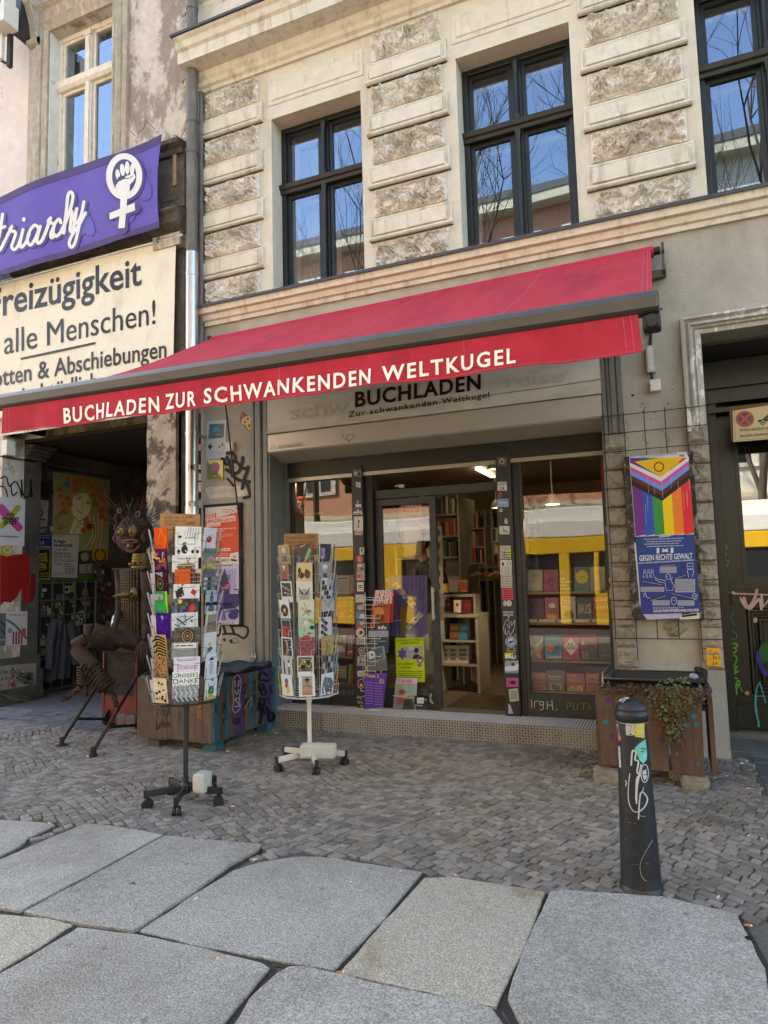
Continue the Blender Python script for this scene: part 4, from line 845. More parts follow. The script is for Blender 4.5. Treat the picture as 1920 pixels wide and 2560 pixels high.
poster(K7,GP,[(893,543),(1028,535),(1040,945),(908,948)],'a37c76','faded pink striped notice high inside the door glass',lambda f:(f.rect(905,560,1015,640,'7d3440'),[f.rect(910,680+60*k,1020,700+60*k,'b89c94')for k in range(4)],f.rect(915,770,1025,940,'b5a793'),[f.scrib(920,1010,570+25*k,14,'b0888a')for k in range(3)]))
poster(K7,GP,[(1025,522),(1055,522),(1055,560),(1025,560)],'c9c7c0','small white square sticker at the top right of the door glass',lambda f:f.rect(1030,530,1046,550,'2a2a2a'),'sticker','sticker')
poster(K7,GP,[(805,680),(850,680),(850,725),(805,725)],'b8b4a8','pale sticker with round emblem left of the pink notice in the door glass',lambda f:f.ring(828,702,14,14,4,'8d4a40'),'sticker','sticker')
YR=5.96
m_wire=mat('white_wire','c9c7c0',.4,.1);m_bwire=mat('black_wire','1a1a1b',.45,.1)
t=thing('magazine_rack','white wire magazine rack standing on the step against the door jamb','magazine rack',K7.y(700,2010,YR))
b=MB();xl_,xr_=K7.y(655,1990,YR).x,K7.y(745,1990,YR).x
top=K7.y(700,1190,YR).z;z0=.18
for x in(xl_,xr_):b.tube([(x,YR+.06,z0),(x,YR+.02,top)],.004,6)
b.tube([(xl_-.01,YR-.06,z0+.006),(xl_-.01,YR+.06,z0+.006),(xr_+.01,YR+.06,z0+.006),(xr_+.01,YR-.06,z0+.006),(xl_-.01,YR-.06,z0+.006)],.006,6)
for y in(1240,1365,1505,1625,1745,1870):
 z=K7.y(700,y,YR).z;b.tube([(xl_-.03,YR-.055,z+.02),(xl_-.03,YR-.06,z),(xr_+.05,YR-.06,z-.005),(xr_+.05,YR-.055,z+.02)],.0035,6);b.tube([(xl_-.02,YR+.03,z-.05),(xl_-.01,YR-.055,z-.05),(xr_+.02,YR-.055,z-.05),(xr_+.03,YR+.03,z-.05)],.003,6)
 b.tube([(xl_+.02,YR-.058,z+.02),(xl_+.02,YR-.058,z-.09),(xr_-.01,YR-.058,z-.09),(xr_-.01,YR-.058,z+.02),(xl_+.02,YR-.058,z+.02)],.003,6)
b.build('wire_frame',m_wire,t)
def mag(y,cs,col,label,dr):poster(K7,YR-.05+y,cs,col,label,dr,'magazine','magazine',VINYL,.012)
mag(.03,[(712,1178),(845,1182),(830,1400),(690,1395)],'a5202c','red magazine lettered BRANDSTIFTER in the top pocket of the wire rack',lambda f:[f.text(t,(x0,y+4),(x1,y+2),24,'d8d0c8',.03)for t,x0,x1,y in(('BRANDST',716,838,1195),('ER BRAND',713,836,1219),('FTER BRA',710,833,1243),('STIFTER B',706,830,1267))])
mag(.012,[(692,1275),(818,1270),(812,1405),(686,1405)],'9a4526','dark orange magazine in the second pocket of the wire rack',lambda f:(f.ell(740,1330,35,40,'c07a3a'),f.rect(720,1345,775,1395,'6a2a1a'),f.scrib(700,800,1290,12,'4a1c14')))
mag(0,[(670,1412),(808,1410),(802,1610),(666,1612)],'3c4454','dark blue magazine with a red triangle lettered info in the wire rack',lambda f:(f.rect(668,1412,808,1452,'1b1c20'),f.poly([(675,1413),(712,1413),(690,1455)],'b33a2a'),f.text('info',(733,1446),(792,1446),26,'d6d4cc',.02),f.rect(668,1458,806,1500,'8a909c'),f.rect(672,1510,800,1600,'27303f'),f.scrib(680,790,1530,8,'9aa2ae')))
mag(-.004,[(690,1575),(775,1562),(795,1730),(660,1740)],'7d868a','tilted grey magazine with a white letter in the lower pocket of the wire rack',lambda f:(f.poly([(660,1600),(760,1570),(770,1650),(668,1680)],'3c5566'),f.text('D',(670,1650),(715,1645),50,'d0d0ca',.05),f.poly([(668,1690),(785,1650),(795,1728),(662,1738)],'545a58')))
def d3(f):
 f.text('Phase 2',(641,1776),(740,1783),26,'cfae55',.015);f.text('62',(742,1816),(775,1822),28,'cfae55',.015);f.rect(625,1740,640,1760,'a08a4a');f.k-=1
 for k in range(9):f.scrib(648,700,1815+k*18,6,'9a7fc0',slope=.05);f.scrib(712,765,1822+k*18,6,'9a7fc0',slope=.05)
 f.scrib(745,770,1790,5,'9a7fc0')
mag(-.03,[(638,1748),(795,1752),(768,1985),(640,2000)],'532f8c','violet magazine lettered Phase 2 in the bottom pocket of the wire rack',d3)
t=thing('brochure_holder','clear acrylic brochure holder standing on the step in front of the door leaf','brochure holder',K7.y(950,2005,YR))
GLA=glass('acrylic',1.2,.04,(.9,.92,.92));b=MB();A0=lambda x,y,dy=0:K7.y(x,y,YR+dy)
b.quad(A0(833,1905),A0(1070,1935),A0(1070,2012),A0(831,2008));b.quad(A0(833,1790,.04),A0(1010,1860,.04),A0(1078,1850,.04),A0(1075,2012,.04));b.build('acrylic_front',GLA,t)
b=MB();b.tube([A0(831,2008),A0(1070,2012)],.004,6);b.tube([A0(833,1905),A0(1070,1935)],.003,6);b.build('acrylic_edge',m_wire,t)
def d4(f):
 f.rect(860,1785,1003,1820,'cfa9bb');f.text('TIP BERLINER',(863,1815),(968,1817),24,'b03a68',.02);f.poly([(860,1825),(1000,1825),(996,1905),(990,2003),(840,2003)],'8d8f7f')
 f.rect(905,1830,1000,1900,'8fa8a8')
 for k in range(5):f.rect(908+k*19,1832,910+k*19,1898,'5a6b6b')
 f.ell(935,1905,16,18,'c7a33b');f.ell(885,1945,28,30,'a3576a');f.poly([(900,2000),(920,1930),(970,1930),(985,2000)],'2a2b30');f.ell(945,1920,14,14,'8f6a54');f.ell(900,1880,22,18,'7d4038');f.ell(965,1960,16,20,'39424c')
poster(K7,YR+.02,[(858,1782),(1005,1788),(992,2003),(838,2003)],'a8a594','colourful city magazine lettered TIP BERLINER in the acrylic holder',d4,'magazine','magazine',VINYL,.008)
poster(K7,YR-.004,[(985,1908),(1052,1918),(1050,1985),(986,1983)],'1d1d1e','small black and white price card on the front of the acrylic holder',lambda f:(f.rect(1003,1920,1050,1960,'d5d5d0'),f.text('2,50',(1010,1950),(1045,1951),16,'4a5a9a',0),f.text('Stück',(990,1978),(1045,1980),12,'c9c9c4',.02)),'price_card','price card')
def sticker(cr,Y,x0,y0,x1,y1,col,label,draw=None,sk=0,mp=None,n=(0,-1,0),shape=None,mat_=None):
 f=Flat(mp or onY(cr,Y-.0015),n,.00025)
 if shape=='o':f.ell((x0+x1)/2,(y0+y1)/2,(x1-x0)/2,(y1-y0)/2,col)
 elif shape:f.poly(shape,col)
 else:f.poly([(x0,y0),(x1,y0+sk),(x1,y1+sk),(x0,y1)],col)
 f.X=lambda u,v:(x0+(x1-x0)*u,y0+(y1-y0)*v+sk*u)
 if draw:draw(f,f.X)
 return f.build('sticker',mat_ or VINYL,None,.001,label=label,cat='sticker')
def txt(f,X,t,u0,u1,v,h,c='1d1d1d',b=.02):f.text(t,X(u0,v),X(u1,v),h,c,b)
P=6.0
l1='on the left door post'
sticker(K7,P,560,345,620,392,'5d5d5b','grey photo sticker at the very top of the left door post',lambda f,X:(f.ell(*X(.3,.5),10,12,'a5a5a2'),f.ell(*X(.7,.6),8,10,'2a2a2a')))
sticker(K7,P,580,427,612,462,'bdbbb4','small white square sticker with black angular sign '+l1,lambda f,X:f.line([X(.3,.2),X(.3,.75),X(.75,.75),X(.5,.4)],4,'2a2a2a',0),6)
sticker(K7,P,577,580,620,602,'33312f','black sticker lettered EIS '+l1,lambda f,X:txt(f,X,'EIS',.05,.95,.9,18,'c9c7c2',.06))
sticker(K7,P,580,548,606,578,'8d6a64','triangular brown character sticker above the EIS lettering',shape=[(580,578),(592,548),(606,576)])
sticker(K7,P,562,602,626,655,'443a63','violet sticker with white skyline '+l1,lambda f,X:(f.poly([X(0,.7),X(.2,.5),X(.35,.65),X(.5,.2),X(.65,.6),X(.8,.45),X(1,.7),X(1,1),X(0,1)],'b5b2ac'),txt(f,X,'antifa',.1,.9,.97,14,'2b2b2b')))
sticker(K7,P,566,667,629,765,'b7b4aa','tall white sticker with a grey monkey drawing '+l1,lambda f,X:(f.ell(*X(.55,.35),8,10,'55534f'),f.line([X(.5,.45),X(.45,.6),X(.6,.7),X(.4,.8)],7,'55534f'),f.scrib(580,618,675,5,'8d8a83')))
sticker(K7,P,572,768,627,795,'a68d92','pale pink sticker with small print '+l1,lambda f,X:f.scrib(578,622,780,8,'6d4a52'))
sticker(K7,P,606,882,637,930,'b3b1aa','white sticker with black figure '+l1,lambda f,X:(f.rect(*X(.3,.15),*X(.75,.45),'262626'),f.line([X(.3,.6),X(.6,.5),X(.7,.9)],5,'262626',0)))
sticker(K7,P,580,937,628,985,'bf3a5c','round pink sticker with white hourglass '+l1,lambda f,X:f.line([X(.35,.2),X(.6,.45),X(.4,.6),X(.65,.85)],4,'d9b7c0',0),shape='o')
sticker(K7,P,587,990,640,1048,'8b7f78','torn sticker with grey collage '+l1,lambda f,X:(f.rect(*X(.1,.2),*X(.6,.4),'c3beb5'),f.rect(*X(.4,.5),*X(.9,.8),'4b4543')))
sticker(K7,P,585,1050,640,1110,'a78d86','torn white and red sticker '+l1,lambda f,X:(f.rect(*X(.1,.3),*X(.5,.7),'b0352f'),f.line([X(.5,.2),X(.8,.5),X(.6,.9)],4,'7d2a28')))
sticker(K7,P,588,1122,634,1185,'bfbdb6','white sticker with three black bars '+l1,lambda f,X:(f.rect(*X(.15,.3),*X(.85,.42),'2b2b2b'),f.rect(*X(.15,.5),*X(.85,.62),'2b2b2b'),f.scrib(594,630,1170,5,'5b5b5b')))
sticker(K7,P,577,1208,638,1262,'b3b0a6','white sticker with pencil sketch '+l1,lambda f,X:f.line([X(.1,.8),X(.4,.3),X(.6,.7),X(.9,.2)],3,'6b6a66'))
sticker(K7,P,578,1270,642,1325,'47403f','dark sticker with white grinning face '+l1,lambda f,X:(f.ell(*X(.5,.5),20,18,'b9b6b0'),f.ell(*X(.4,.4),4,5,'1d1d1d'),f.ell(*X(.62,.4),4,5,'1d1d1d'),f.line([X(.3,.6),X(.5,.75),X(.7,.6)],3,'8d2c2a')))
sticker(K7,P,580,1326,643,1378,'4a7aa3','light blue sticker with white label '+l1,lambda f,X:f.rect(*X(.5,.3),*X(.9,.85),'bfc3c2'))
sticker(K7,P,586,1385,640,1438,'76706c','grey photo sticker above the round white one '+l1,lambda f,X:(f.rect(*X(.1,.5),*X(.6,.9),'a74a45'),f.ell(*X(.6,.4),12,12,'b0aca5')))
sticker(K7,P,580,1438,640,1500,'c4c2bb','round white sticker with black bird '+l1,lambda f,X:(f.poly([X(.3,.7),X(.6,.25),X(.85,.5),X(.6,.75)],'222222'),f.line([X(.2,.5),X(.6,.35)],4,'222222',0)),shape='o')
sticker(K7,P,585,1500,648,1552,'c3c1ba','white sticker with four lines of black print '+l1,lambda f,X:[f.scrib(592,642,1509+11*k,8,'1f1f1f')for k in range(4)])
sticker(K7,P,590,1563,648,1625,'232323','black sticker with white laurel wreath '+l1,lambda f,X:(f.ring(*X(.5,.5),20,20,6,'a9a7a0'),f.ell(*X(.5,.5),8,8,'a9a7a0')))
sticker(K7,P,588,1635,650,1700,'8f8a85','grey photo sticker of a crowd '+l1,lambda f,X:[f.ell(*X(.2+.2*k,.4+.15*(k%2)),8,10,('b9a8a0','4a4543')[k%2])for k in range(4)])
sticker(K7,P,592,1735,648,1775,'bfc0bb','white sticker with green and blue star '+l1,lambda f,X:(f.ell(*X(.35,.4),10,8,'3f7f8c'),f.scrib(598,640,1765,6,'4b6a5a')))
sticker(K7,P,622,1702,660,1735,'3a5ba0','blue sticker with yellow edge beside the violet magazine',lambda f,X:f.rect(*X(.6,0),*X(1,1),'c3a437'))
sticker(K7,P,592,1790,640,1858,'b9b8b2','round flag sticker in black, red and white low '+l1,lambda f,X:(f.ell(*X(.5,.5),20,29,'1f1f1f'),f.poly([X(.3,.3),X(.75,.25),X(.7,.55),X(.3,.6)],'9c2b2a'),f.poly([X(.3,.55),X(.7,.5),X(.7,.75),X(.35,.8)],'c9c7c0')),shape='o')
l2='on the right door post'
sticker(K8,P,532,258,600,318,'5a544a','brown picture sticker at the very top of the right door post',lambda f,X:(f.ell(*X(.5,.45),20,20,'a0926f'),f.ell(*X(.5,.5),8,10,'2d2820')))
sticker(K8,P,537,428,600,488,'c9c7bf','white sticker lettered I AM OK '+l2,lambda f,X:(txt(f,X,'iAM',.08,.95,.45,25,'1d1d1d',.03),txt(f,X,'OK',.18,.85,.93,25,'1d1d1d',.03)))
sticker(K8,P,540,502,568,532,'9e3a31','small red sticker below the one lettered I AM OK',lambda f,X:f.scrib(543,565,518,8,'4a1815'))
sticker(K8,P,536,543,613,602,'5f86a5','light blue sticker with white writing '+l2,lambda f,X:(txt(f,X,'believe',.1,.9,.6,22,'b9c6cc',.01),f.rect(*X(.05,.75),*X(.95,.8),'b9c6cc')))
sticker(K8,P,548,613,570,636,'aaa8a2','tiny pale sticker with a face '+l2,lambda f,X:(f.ell(*X(.4,.5),4,5,'3a3a3a')),shape='o')
sticker(K8,P,582,675,608,720,'a7a49c','torn scrap of white paper '+l2,shape=[(590,675),(604,690),(608,715),(592,720),(582,705)])
sticker(K8,P,548,733,618,790,'b2afa9','white sticker with black squiggle sign '+l2,lambda f,X:f.line([X(.4,.2),X(.4,.7),X(.75,.6),X(.5,.45),X(.8,.8)],5,'1f1f1f',0))
sticker(K8,P,552,868,627,962,'97978d','grey and neon green scribbled sticker '+l2,lambda f,X:(f.poly([X(.6,.35),X(1,.3),X(1,.9),X(.65,.85)],'a5c83a'),[f.scrib(575,622,915+18*k,10,'22261d')for k in range(3)]))
sticker(K8,P,555,968,633,1070,'c0bfb9','white sticker with house and circle signs '+l2,lambda f,X:(f.poly([X(.1,.28),X(.22,.08),X(.38,.28)],'20201f'),f.rect(*X(.14,.27),*X(.34,.38),'20201f'),f.ring(*X(.75,.22),11,11,4,'20201f'),[f.scrib(562,628,1016+14*k,7,'4a4a48')for k in range(4)]))
sticker(K8,P,560,1072,637,1160,'aca9a2','white and pale red striped sticker '+l2,lambda f,X:[f.scrib(566,632,1082+17*k,9,('96605c','6d6b67')[k%2])for k in range(5)])
sticker(K8,P,563,1164,644,1242,'c4304f','bright red sticker with black print '+l2,lambda f,X:[f.scrib(580,632,1182+15*k,9,'2f1218')for k in range(4)],shape=[(563,1168),(640,1163),(644,1240),(630,1243),(568,1240)])
sticker(K8,P,574,1246,598,1288,'8fa4b3','small pale blue round sticker '+l2,shape='o')
sticker(K8,P,597,1246,634,1288,'b7b5ae','small white round sticker with leaf '+l2,lambda f,X:f.line([X(.3,.7),X(.7,.3)],4,'55534f',0),shape='o')
sticker(K8,P,570,1310,652,1372,'23202f','dark sticker lettered RAPE IS NOT RESISTANCE '+l2,lambda f,X:(txt(f,X,'RAPE IS NOT',.06,.94,.4,14,'b5b3b6',.03),txt(f,X,'RESISTANCE',.08,.92,.7,14,'b5b3b6',.03),f.ell(*X(.52,.85),6,6,'b5b3b6')))
sticker(K8,P,590,1495,668,1570,'b9bcc2','round blue and white flag sticker '+l2,lambda f,X:(f.ell(*X(.5,.5),34,33,'31548c'),f.ell(*X(.5,.5),25,25,'b9bcc2'),f.poly([X(.25,.45),X(.6,.4),X(.75,.3),X(.75,.55),X(.5,.7),X(.3,.7)],'31548c')),shape='o')
sticker(K8,P,600,1572,662,1606,'7c6a55','brown torn animal sticker '+l2,lambda f,X:f.ell(*X(.5,.4),14,9,'3d3023'))
sticker(K8,P,586,1610,664,1655,'b9ae3a','yellow and black sticker lettered FAU '+l2,lambda f,X:(f.poly([X(0,.4),X(1,0),X(1,1),X(0,1)],'1d1d1b'),f.poly([X(0,0),X(.9,0),X(0,.9)],'c9b62f'),txt(f,X,'FAU',.12,.98,.88,26,'d2d1cc',.05)))
sticker(K8,P,587,1663,680,1750,'8d9298','white, blue and grey photo sticker '+l2,lambda f,X:(f.poly([X(0,.5),X(1,.3),X(1,.75),X(0,.9)],'c2c6c8'),f.rect(*X(0,.85),*X(1,1),'4a87b0'),f.ell(*X(.6,.3),14,12,'3d3836')))
sticker(K8,P,597,1782,680,1845,'b34583','magenta sticker with black creature '+l2,lambda f,X:(f.poly([X(.2,.6),X(.5,.25),X(.8,.4),X(.7,.75),X(.4,.65)],'231a22'),f.line([X(.1,.3),X(.4,.5)],4,'231a22',0)))
sticker(K8,P,612,1858,682,1945,'c1b87e','cream yellow sticker with blue print '+l2,lambda f,X:(f.rect(*X(.2,.15),*X(.85,.8),'9aa3a5'),[f.scrib(628,672,1875+13*k,7,'2d4a75')for k in range(5)]),shape=[(612,1862),(676,1855),(683,1940),(622,1947)])
sticker(K8,P,610,1962,645,2030,'bdb5bd','torn white and pink sticker at the foot of the right door post',lambda f,X:f.ell(*X(.6,.8),8,10,'c27fb2'),shape=[(612,1962),(622,1970),(645,2028),(612,2030)])
l3='on the metal post right of the window'
PR=6.0
sticker(K8,PR,1256,300,1290,470,'96201f','blurred red spray patch '+l3,lambda f,X:f.ell(*X(.5,.4),10,30,'6d1a1a'),shape=[(1262,300),(1284,305),(1290,380),(1282,440),(1292,465),(1260,470),(1254,370)],mat_=SPRAY)
sticker(K8,PR,1270,588,1306,624,'1b1a1a','round black sticker '+l3,lambda f,X:f.ell(*X(.4,.4),6,7,'6b6966'),shape='o')
sticker(K8,PR,1280,725,1312,782,'8d8b83','round grey emblem sticker '+l3,lambda f,X:f.ring(*X(.5,.5),9,16,3,'4b4a46'),shape='o')
sticker(K8,PR,1300,1070,1342,1142,'1f1d1c','black sticker with white swirl '+l3,lambda f,X:f.ring(*X(.5,.5),12,20,6,'a8a69f'))
sticker(K8,PR,1308,1165,1350,1232,'a59a86','cream sticker with red flower '+l3,lambda f,X:(f.ell(*X(.5,.4),12,16,'8d3a2a'),f.ell(*X(.5,.4),5,6,'c9b7a0')))
sticker(K8,PR,1315,1235,1352,1310,'8f4a33','rust red sticker '+l3)
sticker(K8,PR,1332,1468,1378,1526,'a52353','round crimson sticker '+l3,shape='o')
sticker(K8,PR,1340,1540,1392,1612,'c9c7c0','white sticker lettered Ag '+l3,lambda f,X:(f.ring(*X(.5,.5),20,28,4,'232323'),txt(f,X,'Ag',.18,.85,.65,26,'232323',.02)))
sticker(K8,PR,1345,1618,1392,1690,'39405e','blue and orange picture sticker '+l3,lambda f,X:(f.poly([X(0,.5),X(1,.3),X(1,.7),X(0,.8)],'b5552d'),f.rect(*X(0,.85),*X(1,1),'c9c7c0')))
sticker(K7,W-.012,50,838,78,878,'1c1b1b','small black sticker with white A left of the cardboard sign',lambda f,X:txt(f,X,'A',.2,.8,.8,22,'c9c7c0',.03),mp=onY(K7,6.055))
def g1(f,X):
 f.poly([(315,150),(598,135),(590,375),(560,405),(303,418)],'4f666a');f.rect(358,175,545,385,'2f4a55')
 f.poly([(358,280),(395,190),(420,210),(440,190),(465,208),(495,188),(540,268),(520,292),(470,285),(430,300),(380,295)],'3f86a8');f.text('LCHTNBRG',(360,378),(532,362),62,'6fa3b3',.01)
 f.rect(320,515,350,620,'1d2226');f.rect(295,550,380,585,'1d2226');f.ell(508,566,22,28,'6f7a72');f.ell(563,530,22,28,'6f7a72')
 f.line([(370,685),(400,658)],10,'7c8a92',0);f.line([(430,682),(462,655)],10,'7c8a92',0)
 for k in range(6):f.line([(480+k*17,720-k*4),(498+k*17,680-k*4)],3,'8e9ca3',0)
sticker(M6,W-.004,255,70,630,800,'a9bcc7','pale blue handheld game console tile on the grey pier',g1,shape=[(285,95),(610,70),(632,85),(625,740),(600,775),(270,800),(256,780),(276,115)])
def g2(f,X):
 f.poly([(280,830),(580,1165),(280,1170)],'6e7a3a');
 f.poly([(345,900),(375,860),(430,850),(485,870),(515,920),(510,980),(440,1090),(405,1090),(350,990)],'b57fa0')
 for k in range(5):f.line([(365+30*k,870),(358+34*k,960),(405+8*k,1085)],9,'6a3a5c')
 f.rect(405,1092,436,1112,'c9c2b0')
sticker(M6,W-.012,280,812,572,1172,'d8ce7a','square tile with pink striped hot air balloon on the grey pier',g2)
def g3(f,X):
 f.poly([(898,60),(925,-60),(1000,0)],'a33a32');f.poly([(905,68),(1000,0),(1080,60),(1084,140),(1075,275),(1060,282),(985,165),(940,120)],'e0aa33')
 f.ell(1040,45,42,42,'cfccc4');f.ell(965,115,40,42,'cfccc4');f.ell(1030,50,24,26,'1f1b18');f.ell(975,112,22,25,'1f1b18');f.ell(1055,180,20,28,'1f1b18')
sticker(M6,W-.004,880,-70,1095,290,'201a15','pizza slice character with big eyes and red cap, sticker high on the grey pier',g3,shape=[(880,65),(920,-80),(1010,-15),(1092,60),(1096,150),(1080,285),(1055,292),(930,130)])
for x0,y0,x1,y1,c,l in((118,525,175,640,'a9695f','faded red and white sticker'),(122,898,172,982,'b5b6b2','round white smiley sticker'),(122,1050,178,1190,'a5a59d','white crumpled paper sticker'),(118,1225,178,1400,'b3b0a8','tall blank white sticker'),(122,1540,182,1700,'9a978f','torn grey sticker')):
 sticker(M6,W-.002,x0,y0,x1,y1,c,l+' on the narrow edge of the grey pier beside the downpipe',(lambda f,X:f.ring(*X(.5,.5),14,24,4,'3f3f3d'))if 'smiley' in l else(lambda f,X:f.scrib(x0+8,x1-8,y0+30,16,'7d5a55')))
f=Flat(onY(M6,W-.0015),lift=.0002);k_='1b1c1f'
wh=[(240,1330),(330,1305),(450,1310),(560,1290),(700,1300),(800,1275),(900,1290),(985,1330),(1030,1420),(980,1470),(880,1480),(750,1500),(600,1490),(480,1510),(340,1530),(290,1480),(260,1400)]
f.poly(wh,'c9c7bf')
for i in range(9):f.line([(330+random.uniform(0,500),1330+random.uniform(0,120))for _ in range(3)],22,'bdbab0')
f.line([(560,790),(620,700),(720,680),(790,730),(790,820),(700,880),(620,880),(590,800)],62,k_);f.line([(650,760),(690,850),(720,980)],55,k_);f.line([(720,830),(840,860),(900,950),(850,1040),(760,1060),(640,990)],62,k_);f.line([(745,940),(720,980),(760,1100)],60,k_)
f.line([(940,770),(930,860),(900,940),(1000,980)],62,k_);f.line([(1040,940),(1010,1060),(970,1150),(930,1340)],58,k_);f.line([(750,1100),(860,1180),(980,1200),(1085,1215)],62,k_);f.line([(970,1150),(1030,1290),(1060,1400),(1070,1480),(960,1510)],52,k_);f.line([(660,1160),(720,1220),(770,1290)],42,k_,5)
f.build('graffiti',SPRAY,B)
f=Flat(onY(K5,W-.0015),lift=.0002)
f.line([(780,1385),(860,1350),(1000,1350),(1080,1390),(1120,1350),(1125,1300),(1090,1270),(950,1265)],22,k_);f.line([(880,1270),(900,1330)],26,k_,0);f.line([(960,1270),(985,1335)],26,k_,0);f.line([(840,1270),(850,1330)],24,k_,0)
for x,y in((850,1400),(800,1420),(890,1405),(960,1420)):f.ell(x,y,12,18,'2e2a25')
f.line([(940,1410),(1000,1390),(1030,1430),(960,1440),(940,1410),(1000,1440)],6,'4a4337')
f.build('graffiti',SPRAY,B)
b=MB();p=M6.y(622,490,W-.04);q=M6.y(735,640,W-.04);b.box(p.x,q.x+.012,W-.045,W-.001,q.z,p.z);b.build('socket_box',m_white,bevel=.004,label='small white box beside the handheld console tile on the grey pier',cat='box')
m_board=mat('poster_board_black','201f1e',.8,.25,20,.2,60)
b=MB();p=K5.y(690,60,W-.03);q=K5.y(1065,1250,W-.03);b.box(p.x-.012,q.x,W-.035,W-.001,q.z-.01,p.z+.01);b.build('poster_board',m_board,label='dark poster board on the grey pier carrying an orange and a violet poster',cat='poster board')
o='d2553a';wt='d5d2cc'
def kiez(f):
 f.poly([(700,205),(860,165),(1030,120),(1035,520),(950,540),(950,575),(705,575)],o);f.k+=1
 f.ring(985,105,36,38,5,o);f.line([(960,95),(985,120),(1010,100),(990,90),(965,120)],4,'6d6b68')
 for k in range(3):f.scrib(865,945,95+17*k,8,'9a6a5e' if k else '6d6b68')
 f.poly([(706,152),(805,130),(808,178),(710,198)],o);f.text('KIEZ',(716,190),(800,172),38,wt,.03)
 f.poly([(712,195),(1000,155),(1003,208),(716,245)],wt);f.text('SPAZIERGANG',(720,236),(993,202),34,o,.04);f.poly([(712,245),(850,228),(852,258),(714,272)],wt);f.scrib(722,840,256,10,o,slope=-.1)
 for k,y in enumerate((298,318)):f.scrib(718,1005-120*k,y,13,'dcc4bb',slope=-.06)
 for k in range(5):f.scrib(720,985-90*(k>1)-10*k,358+17*k,7,'d9a596',slope=-.07)
 f.poly([(705,460),(832,442),(838,492),(712,500)],wt);f.text('0x.03.'[2:],(765,485),(828,478),34,o,.03)
 f.poly([(705,500),(950,482),(952,510),(712,522)],wt);f.scrib(720,945,508,12,o,slope=-.05)
 for k in range(2):f.ell(852,540+18*k,6,6,'d9c2ba');f.scrib(862,940,538+18*k,8,'d9c2ba');f.scrib(712,800,548+15*k,8,'d9c2ba')
 f.poly([(950,540),(1035,522),(1035,640),(700,650),(700,578),(950,575)],wt);f.text('SPAZIER MIT!',(700,635),(938,622),34,o,.04)
 f.poly([(960,590),(1020,600),(1018,618),(962,612)],'2b2a28');f.line([(985,565),(995,585),(1010,570),(1000,560)],8,'2b2a28',0)
poster(K5,W-.0365,[(698,78),(1024,52),(1036,645),(700,652)],wt,'orange and white poster lettered KIEZ SPAZIERGANG in the upper half of the pier board',kiez)
def maerz(f):
 v='3b3470';f.scrib(745,975,662,11,'55525c',slope=-.02)
 f.rect(735,690,1010,1215,'a9a3cf');
 for k in range(9):f.line([(905,720+k*24),(960,716+k*24),(1005,730+k*24)],5,'9089bd')
 f.poly([(895,688),(940,860),(945,930),(1005,890),(1035,900),(1035,1060),(960,1120),(740,1150),(735,880),(830,850)],v)
 f.ell(980,1160,50,40,v);f.ell(1000,1120,40,30,v);f.poly([(735,1100),(1010,1090),(900,1120),(740,1160)],'b6b1d4')
 f.poly([(830,870),(870,860),(890,910),(880,1040),(905,1200),(805,1215),(835,1060),(820,950)],'6259a8');f.ell(852,858,17,22,'a85a6d');f.ell(850,845,20,18,'2f2858')
 f.line([(878,885),(910,880),(935,860)],18,'b5607a');f.poly([(900,860),(935,838),(945,890),(905,900)],'b5607a');f.line([(885,1195),(890,1215)],10,'b5607a',0)
 f.text('8.MÄRZ',(778,810),(950,800),46,'8fae3a',.05);f.text('FEMINISM',(748,1070),(965,1064),32,'7d8a45',.005);f.text('UNLIMITED',(735,1114),(968,1106),32,'7d8a45',.005)
 f.rect(948,908,1032,942,'c9c6d2');f.scrib(953,1028,918,8,'3d3a52');f.scrib(953,1015,933,8,'3d3a52');f.rect(735,1225,1035,1250,'c4c1cc');f.scrib(745,1000,1240,14,'55525c',slope=-.02)
poster(K5,W-.0362,[(720,652),(1034,640),(1036,1250),(715,1256)],'bdb8ce','violet poster of a striding figure lettered 8. MÄRZ FEMINISM UNLIMITED on the pier board',maerz)
b=MB();p=K4.y(727,1610,W-.05);c=(p.x,W-.055,p.z);b.lathe([(.028,0),(.032,.01),(.032,.075),(.026,.085),(.027,.1)],c,n=14);b.build('glass_jar',GLA,label='clear glass jar standing on the ledge behind the painted planter',cat='jar')
b=MB();b.box(-4.40,-3.86,W-.09,W-.001,.02,.615);b.build('plinth',m_grey,B)
m_old=mat('rotten_render','c0b8ac',.95,.22,7,.6,40,col2='8f857a',mix=(.47,.53),mscale=1.9,mstretch=(1.4,1.4,.8))
m_oldp=mat('pinkish_render','cfc6be',.95,.12,5,.35,30,col2='9a8574',mix=(.585,.61),mscale=1.5,mstretch=(1.2,1.2,.7))
m_oldt=mat('weathered_moulding','a2998a',.95,.2,14,.4,50,col2='c6bfb0',mix=(.5,.68),mscale=5,mstretch=(3,3,.5))
m_oldd=mat('sooty_moulding','575049',.95,.25,12,.5,40,col2='7d7468',mix=(.5,.7),mscale=4)
m_oldw=mat('flaking_white_paint','d6d0c2',.7,.15,14,.15,60,col2='8d7f68',mix=(.58,.7),mscale=6,mstretch=(3,3,.6))
O=thing('old_building','crumbling grey rendered house with white window and banners left of the bookshop','building',(-8,WL,0))
wx0,wx1=K1.y(335,200,WL).x,K1.y(742,60,WL).x;wz1=8.20;wz0=6.05
XL=-4.63
GX0,GX1=-7.36,-5.13
wall(-14,-7.0,3.22,16.5,WL,[],.3,0,'wall',O,m_oldp)
wall(-7.0,XL,3.22,16.5,WL,[(wx0,wx1,wz0,wz1)],.42,0,'wall',O,m_old)
wall(-14,GX0,0,3.22,WL,[],.3,0,'wall',O,m_old)
